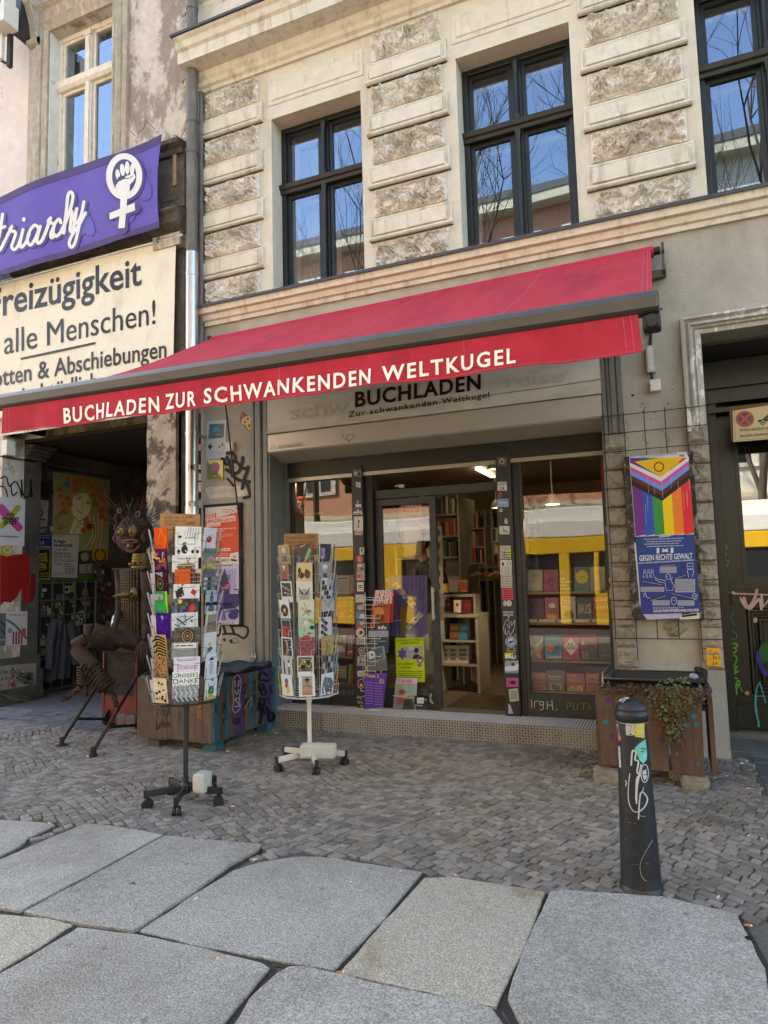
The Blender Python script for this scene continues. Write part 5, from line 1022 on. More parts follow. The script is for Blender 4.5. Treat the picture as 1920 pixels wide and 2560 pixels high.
m_pil=mat('pillar_render','a89c8a',.95,.2,9,.7,25,col2='5f5446',mix=(.5,.55),mscale=3.5)
b=MB();n_=14
def pilf(u,v):x=GX1+(-4.745-GX1)*u;z=3.22*v;return Vector((x,WL-.02+.02*noise.noise(Vector((x*6,0,z*6))),z))
b.grid(pilf,12,70);b.box(GX1+.002,-4.747,WL+.03,WL+.8,0,3.219);b.quad((GX1+.001,WL-.02,0),(GX1+.001,WL-.02,3.2),(GX1+.001,WL+.05,3.2),(GX1+.001,WL+.05,0));b.quad((-4.747,WL-.02,0),(-4.747,WL+.1,0),(-4.747,WL+.1,3.2),(-4.747,WL-.02,3.2));b.build('gate_pillar',m_pil,O)
b=MB();b.box(-4.74,XL,WL+.06,WL+.3,0,3.22);b.build('pillar_side',m_oldd,O)
f=MB();y0=WL+.115
t=.06;xm=(wx0+wx1)/2;zt=K1.y(565,510,y0).z
f.box(wx0,wx0+t,y0,y0+.08,wz0,wz1);f.box(wx1-t,wx1,y0,y0+.08,wz0,wz1);f.box(wx0+t,wx1-t,y0,y0+.08,wz1-t,wz1);f.extx([(y0+.06,zt-.06),(y0-.02,zt-.06),(y0-.05,zt-.02),(y0-.06,zt+.05),(y0+.06,zt+.06)],wx0-.0,wx1)
o=f.build('window',m_oldw,O,bevel=.005)
c=MB();c.box(xm-.05,xm+.05,y0-.012,y0+.07,wz0,zt-.061);c.box(xm-.05,xm+.05,y0-.012,y0+.07,zt+.061,wz1-t);c.box(xm-.03,xm+.03,y0-.03,y0-.013,wz0,zt-.061);c.box(xm-.035,xm+.035,y0-.035,y0-.013,zt+.061,wz1-t-.07);c.box(xm-.055,xm+.055,y0-.045,y0-.01,wz1-t-.07,wz1-t-.005);c.build('mullion',m_oldw,o)
s=MB();pn=MB()
for xa,xb in((wx0+t,xm-.05),(xm+.05,wx1-t)):
 for za,zb in((wz0,zt-.06),(zt+.06,wz1-t)):
  k=.035;frame(s,xa+.002,xb-.002,za,zb,y0+.02,y0+.065,k);pn.quad((xa+k,y0+.045,za+k),(xb-k,y0+.045,za+k),(xb-k,y0+.045,zb-k),(xa+k,y0+.045,zb-k))
s.build('sash',m_oldw,o);pn.build('pane',GLU,o)
m_yel=mat('old_inner_frame','7d6a48',.8,.3,8)
s=MB();frame(s,wx0+.09,xm-.02,wz0,wz1-.1,y0+.25,y0+.29,.1);frame(s,xm+.02,wx1-.06,wz0,wz1-.1,y0+.25,y0+.29,.12);s.build('inner_sash',m_yel,o)
s=MB();s.box(wx0-.3,wx1+.3,y0+2,y0+2.1,wz0-.5,wz1+.5);s.box(wx0-.31,wx0-.3,y0+.2,y0+2,wz0-.5,wz1+.5);s.box(wx1+.3,wx1+.31,y0+.2,y0+2,wz0-.5,wz1+.5);s.box(wx0-.3,wx1+.3,y0+.2,y0+2,wz1+.5,wz1+.52);s.build('upstairs_room',m_dark,O)
b=MB();b.box(wx0+.003,wx0+.012,WL-.02,y0-.003,wz0,wz1);b.build('window_reveal',mat('white_reveal','d5d3ca',.9,.15,8,.3,40,col2='8d8474',mix=(.58,.7),mscale=3),O)
def vmould(x0,x1,z0,z1,deep,m=m_oldt,name='surround_moulding'):
 prof=[(0,0),(0,.5),(.12,.7),(.2,.45),(.3,.45),(.34,.8),(.5,1),(.62,.75),(.66,.5),(.78,.5),(.82,.8),(1,.6),(1,0)];wd=x1-x0
 b=MB();nz=24;k=len(prof);vs=[(x0+p*wd+.004*noise.noise(Vector((p*9,j,x0))),WL-d*deep-.006*noise.noise(Vector((p*5,j*1.7,2))),z0+(z1-z0)*j/nz)for j in range(nz+1)for p,d in prof]
 b.add(vs,[(j*k+i,j*k+i+1,(j+1)*k+i+1,(j+1)*k+i)for j in range(nz)for i in range(k-1)]);return b.build(name,m,O)
vmould(wx1+.005,wx1+.235,5.9,wz1+.28,.075);vmould(wx0-.30,wx0-.005,5.9,wz1+.28,.075)
b=MB();b.extx([(WL,wz1+.005),(WL-.04,wz1+.005),(WL-.06,wz1+.05),(WL-.04,wz1+.07),(WL-.075,wz1+.13),(WL-.05,wz1+.17),(WL-.08,wz1+.26),(WL-.14,wz1+.30),(WL,wz1+.30)],wx0-.31,wx1+.24);b.build('surround_moulding',m_oldt,O)
cx=K1.y(215,60,WL-.1).x;cz=K1.y(215,60,WL-.1).z
b=MB();b.prism([(cx-.09,WL-.2+.1*(t/12),cz+.1-.55*t/12+.02*sin(t))for t in range(13)]+[(cx-.09,WL,cz-.5),(cx-.09,WL,cz+.14),(cx-.09,WL-.22,cz+.14)],(.17,0,0))
b.tube([(cx-.1,WL-.16,cz+.04),(cx+.09,WL-.16,cz+.04)],.085,16);b.tube([(cx-.09,WL-.07,cz-.42),(cx+.08,WL-.07,cz-.42)],.05,12)
for k in range(6):b.tube([(cx-.07+.028*k,WL-.2,cz-.02),(cx-.07+.028*k,WL-.12,cz-.25),(cx-.07+.028*k,WL-.1,cz-.4)],.013,6)
b.build('scroll_bracket',m_oldt,O)
b=MB();b.box(cx-.11,cx+.1,WL-.05,WL-.001,6.0,cz-.45);b.box(cx-.075,cx+.065,WL-.07,WL-.0505,6.0,cz-.5);b.build('surround_pilaster',m_oldt,O)
b=MB();b.extx([(WL,6.05),(WL-.06,6.05),(WL-.08,6.10),(WL-.14,6.13),(WL-.15,6.17),(WL,6.2)],-7.2,XL);b.build('string_course',m_oldd,O)
b=MB();b.box(-5.0,XL,WL-.03,WL-.001,5.45,6.049);b.box(-4.93,-4.70,WL-.035,WL-.0305,5.55,5.98);b.build('dark_panel',m_oldd,O)
b=MB();p=K1.y(1122,980,WL-.05);q=K1.y(1142,1200,WL-.05);b.box(p.x,q.x,WL-.055,WL-.036,q.z,p.z);b.build('batten',mat('raw_wood','9a8264',.8,.2,30),O)
b=MB();b.extx([(WL,5.12),(WL-.05,5.14),(WL-.16,5.22),(WL-.18,5.30),(WL-.22,5.33),(WL-.22,5.36),(WL,5.44)],-7.2,XL+.01);b.extx([(WL-.2,5.365),(WL-.23,5.365),(WL-.225,5.372),(WL,5.45)],-5.0,XL+.01);b.build('cornice',m_oldd,O)
b=MB();b.box(-4.98,XL+.01,WL-.12,WL-.001,4.98,5.119);b.build('capital',m_oldt,O)
b=MB();b.grid(lambda u,v:Vector((-4.92+(XL+4.92)*u,WL-.02-.012*noise.noise(Vector((u*4,v*20,1))),3.2+1.78*v)),8,30);b.build('pilaster',m_oldd,O)
m_twig=mat('dry_twig','5a4636',.9,.2)
b=MB()
for k in range(16):
 z=random.uniform(5.2,9.0);x=-4.55;y=WL-.12;pts=[(x,y,z)]
 for j in range(5):x+=random.uniform(-.07,.07);y-=random.uniform(-.02,.04);z+=random.uniform(-.12,.06);pts.append((x,y,z))
 b.tube(pts,[.004,.004,.003,.003,.002,.002],4)
b.build('dry_vine',m_twig,label='thin dry vine twigs clinging round the old grey downpipe',cat='vine')
b=MB()
for pts in([(845,850),(875,880)],[(890,895),(900,860),(930,835),(945,780),(1005,838)],[(1020,862),(1018,850)]):b.tube([K1.y(x,y,WL-.06)for x,y in pts],.004,5)
b.build('wire_hook',m_twig,label='bent rusty wire hook on the wall above the purple banner',cat='wire')
m_pipe=mat('old_zinc_pipe','5f5c57',.6,.2,10,.05,40,metal=.4,col2='7a756c',mscale=3,mstretch=(1,1,.3));m_galv=mat('new_galvanised','b9bcbd',.3,.12,25,0,metal=.85)
px=K1.y(1245,1200,WL-.1).x
t=thing('downpipe','rain downpipe between both houses, old grey zinc above, new shiny metal below','downpipe',(px,WL-.1,1.8))
zj=K1.y(1240,1640,WL-.1).z;zb=D.y(412,1108,WL-.1).z
b=MB();b.tube([(px,WL-.1,zj-.05),(px,WL-.1,9.5)],.06,16);
for z in(5.95,6.3,7.6,8.4):b.tube([(px,WL-.1,z),(px,WL-.1,z+.05)],.066,16)
b.build('old_pipe',m_pipe,t)
b=MB();b.tube([(px,WL-.1,zb),(px,WL-.1,zj)],.064,20);b.tube([(px,WL-.1,zb-.02),(px,WL-.1,zb+.06)],.07,20);b.build('new_pipe',m_galv,t)
b=MB()
for z in(3.4,2.9,4.6):b.tube([(px,WL-.1,z),(px,WL-.1,z+.03)],.069,16);b.box(px-.01,px+.01,WL-.05,WL+.06,z,z+.03)
b.build('pipe_clamp',m_galv,t)
px2=K1.y(1288,1200,WL-.02).x
b=MB();b.tube([(px2,WL+.02,3.9),(px2,WL+.02,6.72)],.035,12);b.tube([(px2,WL+.02,5.3),(px2,WL+.02,5.42)],.04,12);b.build('thin_pipe',m_pipe,label='thin grey pipe running down the left edge of the shop building below the cornice',cat='pipe')
def pmap(cr):
 def g(x,y):p=cr.y(x,y,WL-.165);d=max(-.06,min(.06,p.x-px));return Vector((p.x,WL-.1-math.sqrt(max(1e-6,.0665**2-d*d)),p.z))
 return g
sticker(K4,0,322,390,356,432,'aaa9a3','white sticker with black penguin figure on the shiny downpipe',lambda f,X:f.ell(*X(.5,.5),8,14,'2a2a2a'),mp=pmap(K4))
sticker(K4,0,323,618,357,655,'b7b6b0','round black and white target sticker at the foot of the shiny downpipe',lambda f,X:(f.ell(*X(.5,.5),17,18,'1d1d1d'),f.ring(*X(.5,.5),10,11,4,'b7b6b0'),f.ell(*X(.5,.5),4,4,'b7b6b0')),mp=pmap(K4),shape='o')
t=thing('floodlight','two white box floodlights on a dark steel bracket high on the old house','floodlight',K1.y(40,200,WL-.4))
b=MB();b.box(*[K1.y(85,100,WL-.25).x,K1.y(135,100,WL-.25).x],WL-.25,WL-.02,K1.y(100,215,WL-.25).z,K1.y(100,0,WL-.25).z+.3);p=K1.y(62,435,WL-.3);b.bar(p,(p.x,p.y,p.z+.75),.05,.05,(0,1,0));b.bar(p+Vector((0,0,.02)),(p.x-.3,p.y,p.z+.25),.03,.03,(0,1,0));b.build('bracket',m_fdark,t)
for y0,y1,x1 in((10,62,55),(78,165,72)):
 b=MB();p=K1.y(-40,y0,WL-.4);q=K1.y(x1,y1,WL-.4);b.box(p.x,q.x,WL-.5,WL-.3,q.z,p.z);b.box(p.x,q.x+.002,WL-.505,WL-.495,q.z-.002,q.z+.02);b.build('lamp_housing',m_white,t,bevel=.01)
b=MB();p=K1.y(-20,170,WL-.35);q=K1.y(18,380,WL-.35);b.box(p.x,q.x,WL-.37,WL-.33,q.z,p.z);b.build('white_panel',m_white,t)
def bplane(cr,Y0,amp,sd):
 def g(x,y):
  p=cr.y(x,y,Y0);d=amp*(sin(p.x*2.1+sd)+.5*sin(p.x*5.3+p.z*1.3+sd)+.6*noise.noise(Vector((p.x*2.5,p.z*2.5,sd))));return Vector((p.x,Y0+d,p.z))
 return g
m_pur=mat('purple_banner_cloth','56459e',.6,.12,3,.45,7,col2='3a3060',mix=(.58,.8),mscale=1.5)
m_crm=mat('cream_banner_cloth','dcd7c4',.75,.07,4,.3,9,col2='c6bfa8',mix=(.55,.75),mscale=1.8,mstretch=(1.5,1,.6))
g=bplane(K1,WL-.27,.012,1)
t=thing('purple_banner','purple banner with raised fist in a white circle cross and the script word ending triarchy','banner',K1.y(500,1400,WL-.2))
def pb(u,v):
 xr=1050-22*sin(pi*v)-18*v;x=-420+(xr+420)*u;yt=1275-(410)*(x/1050)+14*sin(u*9);yb=1790-315*(x/1030);return g(x,yt+(yb-yt)*v)
b=MB();b.grid(pb,80,30);b.grid(lambda u,v:pb(1-u,v)+Vector((0,.004,0)),60,20);cl=b.build('cloth',m_pur,t)
m_pur2=mat('purple_banner_hem','3f2c62',.6,.15,5,.2,12)
b=MB();b.grid(lambda u,v:pb(u,v*.09)+Vector((0,-.003,0)),80,2);b.grid(lambda u,v:pb(u,.93+v*.07)+Vector((0,-.003,0)),80,2);b.build('hem',m_pur2,t)
f=Flat(g,base=.006,lift=.0005);c='d3d2cc';sh='2a2448'
N1=Cr(0,300,.5515);g=bplane(N1,WL-.27,.012,1);f=Flat(g,base=.006,lift=.0005)
SCR=[[(-40,620),(-8,560),(10,480),(18,430)],[(-12,500),(28,486)],[(-8,560),(2,592),(28,545),(60,485)],[(60,485),(50,503),(76,512),(68,545),(58,575),(70,590),(90,570),(112,500)],[(112,500),(98,560),(104,580),(125,558),(140,520)],[(184,500),(166,480),(142,508),(132,552),(148,570),(172,530),(188,485)],[(188,485),(174,545),(182,562),(202,535),(232,445)],[(232,445),(222,463),(246,475),(234,515),(236,536),(249,520)],[(276,466),(268,449),(249,472),(242,512),(253,528),(272,512),(283,490)],[(283,490),(312,420),(329,350),(320,325),(307,342),(300,410),(287,512)],[(294,470),(312,420),(324,415),(319,462),(316,498),(328,500),(342,420),(346,400)],[(346,400),(334,450),(345,466),(365,430),(379,370)],[(379,370),(362,450),(340,550),(322,576),(312,556),(326,518),(356,474),(386,420)]]
sh='3a2f6c'
for x,y,rx,ry in((330,480,70,60),(390,470,30,60),(640,300,40,70),(560,440,60,40),(150,540,90,30)):f.ell(x,y,rx,ry,'50419a',20,-.5);f.k-=.7
f.k+=1
for st in SCR:f.line([(x+6,y+4)for x,y in st],25,sh);f.k-=1.9
f.k+=3
for st in SCR:f.line(st,14,c);f.k-=1.9
f.ell(116,455,9,10,c);f.k+=2
f.ring(571,262,68,91,42,sh);f.line([(567,345),(561,496)],46,sh,0);f.line([(505,436),(618,404)],46,sh,0);f.k+=2
f.ell(566,258,58,80,'33294f',24);f.ring(566,258,69,92,27,c,36)
f.poly([(550,340),(582,336),(578,398),(570,492),(540,494),(546,440)],c);f.poly([(499,424),(614,378),(617,412),(501,454)],c)
for x,y,rx,ry,rt in((537,250,10,25,-.12),(558,228,11,28,-.1),(580,219,11,30,.0),(603,226,10,28,.08)):f.ell(x,y,rx,ry,c,16,rt)
f.poly([(528,300),(540,282),(566,270),(575,256),(596,250),(614,246),(619,262),(608,282),(594,294),(590,350),(546,350),(540,330),(528,318)],c);f.line([(566,268),(590,266),(606,256)],4,'33294f')
f.build('lettering',VINYL,cl)
g2_=bplane(K2,WL-.10,.008,4)
t=thing('cream_banner','cream cloth banner with dark grey German slogan about free movement hung below the purple banner','banner',K2.y(500,500,WL-.1))
def cb(u,v):
 xr=1140-25*v;x=-420+(xr+420)*u;yt=155-295*(x/1150);yb=1025-165*(x/1140);return g2_(x,yt+(yb-yt)*v)
b=MB();b.grid(cb,80,30);b.grid(lambda u,v:cb(1-u,v)+Vector((0,.004,0)),40,10);cl=b.build('cloth',m_crm,t)
f=Flat(g2_,base=.004,lift=.0004);c='1c1d20'
def slog(tx,a,e,h,bold=.02):f.text(tx,a,e,h,c,bold)
slog('Freizügigkeit',(-75,378),(918,158),190,.016);slog('alle Menschen!',(25,612),(1008,414),165,.016)
f.line([(140,640),(620,541)],14,c,0);slog('Boykotten & Abschiebungen',(-290,865),(1078,627),118,.014);slog('sind tödlich',(95,945),(640,840),118,.014)
f.build('lettering',VINYL,cl)
b=MB();p=K1.y(-400,1940,WL-.1);q=K1.y(1190,1522,WL-.1);b.tube([p,q],.022,10);b.build('banner_pole',m_galv,label='thin metal pole carrying the cream banner',cat='pole')
b=MB()
for x,y in((210,1760),(570,1670),(1025,1555)):
 p=K1.y(x,y,WL-.13);b.tube([p+Vector((.02*cos(a),0,.03*sin(a)))for a in[k*.7 for k in range(9)]],.004,5)
b.build('ring',m_fdark,t)
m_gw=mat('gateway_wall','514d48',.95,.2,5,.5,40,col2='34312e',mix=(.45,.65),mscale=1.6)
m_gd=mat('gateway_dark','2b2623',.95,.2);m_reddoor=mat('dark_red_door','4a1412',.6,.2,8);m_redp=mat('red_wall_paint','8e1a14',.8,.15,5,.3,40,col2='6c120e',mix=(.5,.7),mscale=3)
XA,XB=-7.36,-7.60
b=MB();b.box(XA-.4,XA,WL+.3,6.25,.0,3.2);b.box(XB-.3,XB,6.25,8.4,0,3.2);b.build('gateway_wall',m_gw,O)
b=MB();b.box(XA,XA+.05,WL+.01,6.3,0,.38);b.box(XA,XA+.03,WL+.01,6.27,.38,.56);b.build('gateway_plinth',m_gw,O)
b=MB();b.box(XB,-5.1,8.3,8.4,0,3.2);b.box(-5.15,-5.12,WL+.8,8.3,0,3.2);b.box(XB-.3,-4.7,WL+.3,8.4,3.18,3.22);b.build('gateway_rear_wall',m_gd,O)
b=MB()
for x,y0,y1,z in((XA,WL+.3,6.3,2.98),(XB,6.3,8.3,2.98)):
 for k in range(4):b.box(x,x+.04+.035*k,y0,y1+.02*k,z+.045*k,z+.045*(k+1)-.003)
b.build('gateway_cornice',m_gw,O)
p=K3.x(750,500,XB+.02);b=MB();b.box(-6.95,-6.68,7.75,8.05,0,3.18);b.box(-6.98,-6.65,7.72,8.08,2.55,2.65);b.build('gateway_pillar',mat('pale_pillar','8a7f70',.9,.2,6,.3,30),O)
b=MB();x0=K3.y(872,400,8.25).x;x1=x0+.95;frame(b,x0,x1,.01,2.75,8.22,8.30,.1);b.box(x0+.1,x1-.1,8.24,8.299,.02,2.65);
for z in(.3,1.3,1.9):b.box(x0+.2,x1-.2,8.215,8.238,z,z+.5)
b.build('gate_door',m_reddoor,O)
t=thing('display_case','barred shop window full of stickers low in the gateway wall','display case',(XB,6.85,.1))
ya,yb=6.42,7.36;za,zb=.05,1.46
b=MB();b.box(XB,XB+.012,ya,yb,za,zb);b.build('backing',m_gd,t)
b=MB()
for z in(za,.45,1.0,1.2,zb-.03):b.box(XB+.013,XB+.05,ya,yb,z,z+.02)
for k in range(6):y=ya+(yb-ya-.02)*k/5;b.box(XB+.05,XB+.07,y,y+.018,za,zb)
b.build('bars',mat('bar_green_paint','4b5a50',.6,.3,15),t)
f=Flat(lambda y,z:Vector((XB+.015,y,z)),(1,0,0),.0002)
for k in range(85):
 y=random.uniform(ya+.02,yb-.1);z=random.uniform(.5,zb-.12);w_,h_=random.uniform(.04,.1),random.uniform(.04,.1);c=random.choice(['8d8a84','6d6a66','a09c94','7a3a38','4a5a6a','8a7a3a','2a2a2a','a8a49c','57524d'])
 f.rect(y,z,y+w_,z+h_,c);f.k-=1;f.b.v=f.b.v;
 f.k+=.4
 if k%2:f.ell(y+w_/2,z+h_/2,w_*.3,h_*.3,random.choice(['1d1d1d','b5b0a8','9a3a35']));f.k-=.6
f.build('sticker_layer',PAPER,t,kind=None)
f=Flat(onX(K3,XA+.002),(1,0,0),.0003)
f.poly([(0,880),(190,870),(200,1190),(150,1185),(140,1095),(110,1150),(70,1190),(30,1180),(0,1210)],'8a1a13');f.poly([(200,1000),(232,1000),(232,1130),(200,1190)],'6a1410')
f.rect(0,1548,233,1590,'4f9a2a');
f.line([(0,380),(40,370),(60,430),(100,400),(130,450),(140,500)],9,'16161a');f.line([(140,390),(145,470),(165,500),(195,480),(200,385),(205,500)],11,'16161a');f.line([(0,430),(30,440),(50,500)],9,'16161a');f.line([(70,420),(80,490),(110,470)],9,'16161a')
f.build('graffiti',SPRAY,O)
f=Flat(onX(K3,XA+.052),(1,0,0),.0003);f.poly([(0,1600),(235,1580),(235,1720),(0,1760)],'8b877f')
for tx,a,e,h in(('SKY',(70,1660),(140,1650),34),):f.text(tx,a,e,h,'1b1b1b',0)
f.text('O',(5,1655),(30,1650),30,'1b1b1b',0);f.line([(55,1740),(70,1690),(90,1700),(100,1740),(60,1700),(95,1660)],9,'a03a35')
for k in range(26):
 x,y=random.uniform(0,200),random.uniform(1600,1730);s_=random.uniform(6,18);f.rect(x,y,x+s_,y+s_,random.choice(['57534f','a5a19a','6d3a38','3d4650','2b2a29']));f.k-=.8
for k in range(14):f.line([(random.uniform(110,225),random.uniform(1640,1720))for _ in range(4)],3,'2a2a2a')
for k in range(6):f.line([(random.uniform(5,230),random.uniform(1790,1840))for _ in range(3)],8,random.choice(['4a5a3a','3a3f38','6a6a62']))
f.build('graffiti',SPRAY,O)
f=Flat(onX(K3,XB+.003),(1,0,0),.0003);f.poly([(505,1010),(640,995),(650,1040),(500,1048)],'3f5a2a')
for k in range(16):f.line([(random.uniform(640,740),random.uniform(900,1350))for _ in range(3)],random.uniform(3,8),random.choice(['2a2a2a','5a5a56','7a3a55','3a5a7a','1d1d1d']))
for k in range(12):x,y=random.uniform(640,720),random.uniform(1050,1400);f.rect(x,y,x+25,y+25,random.choice(['6f6b66','8d8982','5a4a4a','38414a']))
for k in range(40):
 x,y=random.choice(((random.uniform(235,340),random.uniform(420,740)),(random.uniform(600,745),random.uniform(900,1000)),(random.uniform(620,745),random.uniform(1000,1500))));s_=random.uniform(9,24);f.poly([(x,y),(x+s_,y+random.uniform(-4,4)),(x+s_,y+s_*1.3),(x+random.uniform(-4,4),y+s_*1.2)],random.choice(['8f8b85','6b6762','a5a19a','5a4745','3d4650','7a6f45','2b2a29']));f.k-=.6
f.poly([(215,515),(310,525),(300,690),(250,700),(225,640),(205,660)],'9d9a94');f.line([(235,560),(270,600),(250,640),(290,650)],8,'2a2a2a')
f.poly([(245,400),(335,390),(340,480),(290,520),(250,470)],'1f1d1d')
f.build('graffiti',SPRAY,O)
def wp(X,cs,col,label,draw,k=K3,**kw):return poster(k,0,cs,col,label,draw,mp=onX(k,X),n=(1,0,0),base=kw.pop('base',.004),**kw)
def afd(f):
 f.line([(-30,560),(120,710)],34,'b04a86',0);f.line([(5,545),(-0,548)],1,'b04a86',0);f.line([(10,565),(130,700)],36,'b5478a',0);f.line([(115,570),(10,690)],36,'9aa03a',0)
 for t_,x0,x1,y in(('AFD',38,95,628),('VERBOT',5,123,654),('JETZT',22,108,679)):f.text(t_,(x0,y-2),(x1,y),21,'1c1a1c',.05)
 f.text('AFD-VERBOT.JETZT',(-2,761),(122,765),10,'1c1a1c',.03)
wp(XA,[(-20,496),(163,517),(156,822),(-20,815)],'c3c2c4','white poster with pink and green cross lettered AFD VERBOT JETZT in the gateway',afd)
def por(f):
 og='a8501c';cr_='b5ac86';dk='3b3024'
 for k in range(16):x=360+k*22;f.line([(x,345+k*3),(x+random.uniform(-8,8),400+k*3),(x+4,470)],5,'57684a')
 for k in range(9):f.line([(560+k*14,620),(590+k*9,740),(530+k*16,840)],7,('9a8d5f','c3b98f')[k%2])
 for k in range(7):f.line([(420-k*8,560+k*10),(350+k*3,640+k*12),(395+k*5,700)],7,('9a8d5f','7c4326')[k%2])
 f.poly([(470,500),(500,470),(560,480),(585,540),(575,600),(540,645),(505,655),(470,625),(455,570)],'c8c09d');f.poly([(480,630),(540,640),(530,740),(440,740)],'c8c09d');f.line([(470,625),(500,655),(540,640)],4,dk);f.line([(520,650),(490,700),(465,735)],4,dk)
 f.line([(485,512),(505,495),(522,512)],4,dk);f.ell(505,513,7,7,dk);f.line([(545,540),(565,525),(580,548)],4,dk);f.ell(563,542,7,7,dk);f.line([(533,530),(522,575),(540,580)],3,dk);f.line([(490,590),(508,598),(528,610)],5,'7a3020');f.line([(480,492),(515,478)],4,dk)
 for x,y,r in((380,450,22),(385,495,20),(430,510,26),(445,550,22),(400,545,18),(408,595,28),(430,380,16),(480,395,30),(480,455,28),(525,385,20),(520,425,18),(560,400,20),(580,435,18),(600,410,16),(590,490,18),(615,460,26),(650,465,18),(610,545,26),(650,510,24),(680,530,24),(650,590,28),(690,580,20),(650,630,22),(680,650,20),(570,690,36),(528,718,20),(545,650,18),(690,480,12)):
  f.poly([(x+r*(1 if i%2 else .62)*cos(i*pi/9),y+r*(1 if i%2 else .62)*sin(i*pi/9))for i in range(18)],og);f.k-=.6
 f.ell(572,692,16,18,'4a2a18');f.k+=1
 f.poly([(422+24*(1 if i%2 else .6)*cos(i*pi/9),420+26*(1 if i%2 else .6)*sin(i*pi/9))for i in range(18)],'2f6a78')
wp(XB,[(345,338),(705,392),(712,400),(705,830),(600,900),(500,850),(340,780)],'8d8a62','painted poster of a woman with orange flowers in her hair in the gateway',por)
wp(XB,[(337,745),(513,750),(498,1027),(335,1022)],'b3b0ab','white poster lettered Kriegsbereitschaft on the gateway wall',lambda f:(f.text('lesgruppe.net',(348,758),(420,760),12,'a03a35',.01),[f.text(t_,(347,y),(x1,y+2),22,'55524f' if i>1 else '2b2928',.01 if i>1 else .035)for i,(t_,x1,y)in enumerate((('Kriegs-',430,797),('bereitschaft',468,823),('–wie die',432,849),('Regierung',452,874),('für ihr Recht',472,897),('auf Kanonen-',483,921),('futter wirbt',460,945)))],[f.scrib(418,480,955+13*k,8,'3f3c3a')for k in range(4)],f.scrib(345,400,992,6,'6b6865'),f.scrib(345,410,1006,6,'6b6865'),f.scrib(418,485,1006,6,'6b6865')),base=.007)
wp(XB,[(203,740),(337,745),(335,838),(203,835)],'27305e','dark blue poster strip lettered 1x1 on the gateway wall',lambda f:(f.text('1x1',(230,805),(283,808),22,'a9abb5',.04),[f.scrib(210,325,752+13*k,7,'8d90a5')for k in range(2)],f.text('GEGEN RECHTE GEWALT',(207,832),(330,834),14,'a9abb5',.03)),base=.005)
wp(XB,[(203,832),(325,840),(320,1037),(200,1035)],'a88a1f','yellow and black poster with a shouting block of print on the gateway wall',lambda f:(f.poly([(207,838),(320,845),(316,1030),(205,1028)],'1c1a14'),f.poly([(230,872),(300,865),(305,925),(235,930)],'b39a2a'),f.poly([(215,930),(295,935),(300,970),(215,985)],'b39a2a'),[f.scrib(236,296,885+18*k,12,'1c1a14')for k in range(3)],[f.scrib(220,290,950+16*k,11,'1c1a14')for k in range(2)],[f.scrib(212,312,995+11*k,6,'a88a1f')for k in range(3)]),base=.008)
wp(XB,[(505,855),(600,848),(612,920),(590,1000),(505,1002)],'33302e','torn black and white portrait poster scraps under the painted woman',lambda f:(f.ell(550,890,26,30,'8d8780'),f.poly([(515,940),(600,935),(595,995),(512,998)],'8f8c86'),f.ring(575,968,18,20,5,'2a2826')),base=.004)
wp(XB,[(600,835),(700,830),(700,905),(660,915),(600,910)],'a8852a','yellow torn poster with black circles beside the painted woman',lambda f:(f.ring(650,880,34,40,9,'1d1b18'),f.rect(640,795,690,832,'a5a29b'),f.scrib(643,688,805,8,'3a3836'),f.scrib(643,688,820,8,'3a3836')),base=.006)
wp(XA,[(40,1248),(178,1243),(173,1463),(38,1468)],'b5b0b3','white torn poster with bottles and a green branch low on the gateway front wall',lambda f:(f.line([(45,1300),(100,1340),(170,1420)],14,'4a5a48'),[f.line([(85+k*18,1455),(85+k*18,1400),(88+k*18,1380)],11,'7d2f45')for k in range(4)],f.scrib(55,165,1268,9,'8d4a6a'),f.rect(140,1355,165,1400,'a04a42'),f.rect(50,1355,75,1385,'4a8d84')))
wp(XA,[(-20,1255),(38,1258),(34,1470),(-20,1468)],'5d6167','grey blue photo poster cut by the left picture edge on the gateway front wall',lambda f:(f.line([(-10,1300),(30,1340)],10,'2d3034',0),f.line([(-10,1350),(30,1390)],10,'2d3034',0),f.scrib(-10,30,1430,9,'a9acae')))
wp(XA,[(0,820),(80,815),(75,880),(40,890),(0,870)],'a89a3a','yellow torn paper scrap under the white cross poster',lambda f:f.ring(45,845,20,18,6,'c3c0b5'))
b=MB();p=K3.x(0,135,XA+.05);b.box(XA+.001,XA+.09,5.68,5.80,2.98,3.16);b.build('meter_box',m_white,label='small pale electric box high on the gateway wall at the left edge',cat='electric box')
p=K3.x(380,1290,XB+.12)
def coat(u,v):
 wd=.13+.16*min(1,v*2.6)+.03*v;y=p.y+(u-.5)*2*wd*.62;z=p.z-.78*v-.03*(2*u-1)**2;return Vector((XB+.12+.03*sin(u*19+v*3)+.06*sin(pi*u),y,z+.01*sin(u*30)))
b=MB();b.grid(coat,40,30);b.grid(lambda u,v:coat(1-u,v)-Vector((.04,0,0)),40,30)
for sg,a in((-1,0),(1,0)):b.tube([p+Vector((.05,sg*.13,-.08)),p+Vector((.08,sg*.2,-.35)),p+Vector((.09,sg*.21,-.62))],[.06,.055,.05],10)
b.build('coat',mat('grey_coat_cloth','3f4247',.95,.15,9,.3,30),label='grey coat hanging on the barred sticker window in the gateway',cat='coat')
b=MB();b.tube([K3.x(0,235,XA+.02),K3.x(120,255,XA+.02),K3.x(225,268,XA+.02),K3.x(300,310,XB+.02),K3.x(550,345,XB+.02),K3.x(740,380,XB+.02)],.008,6);b.build('wall_cable',m_blk,label='dark cable running along the top of the gateway wall',cat='cable')
m_ru=mat('rusty_iron','463429',.8,.35,18,.6,70,metal=.3,col2='251e1a',mix=(.4,.62),mscale=5)
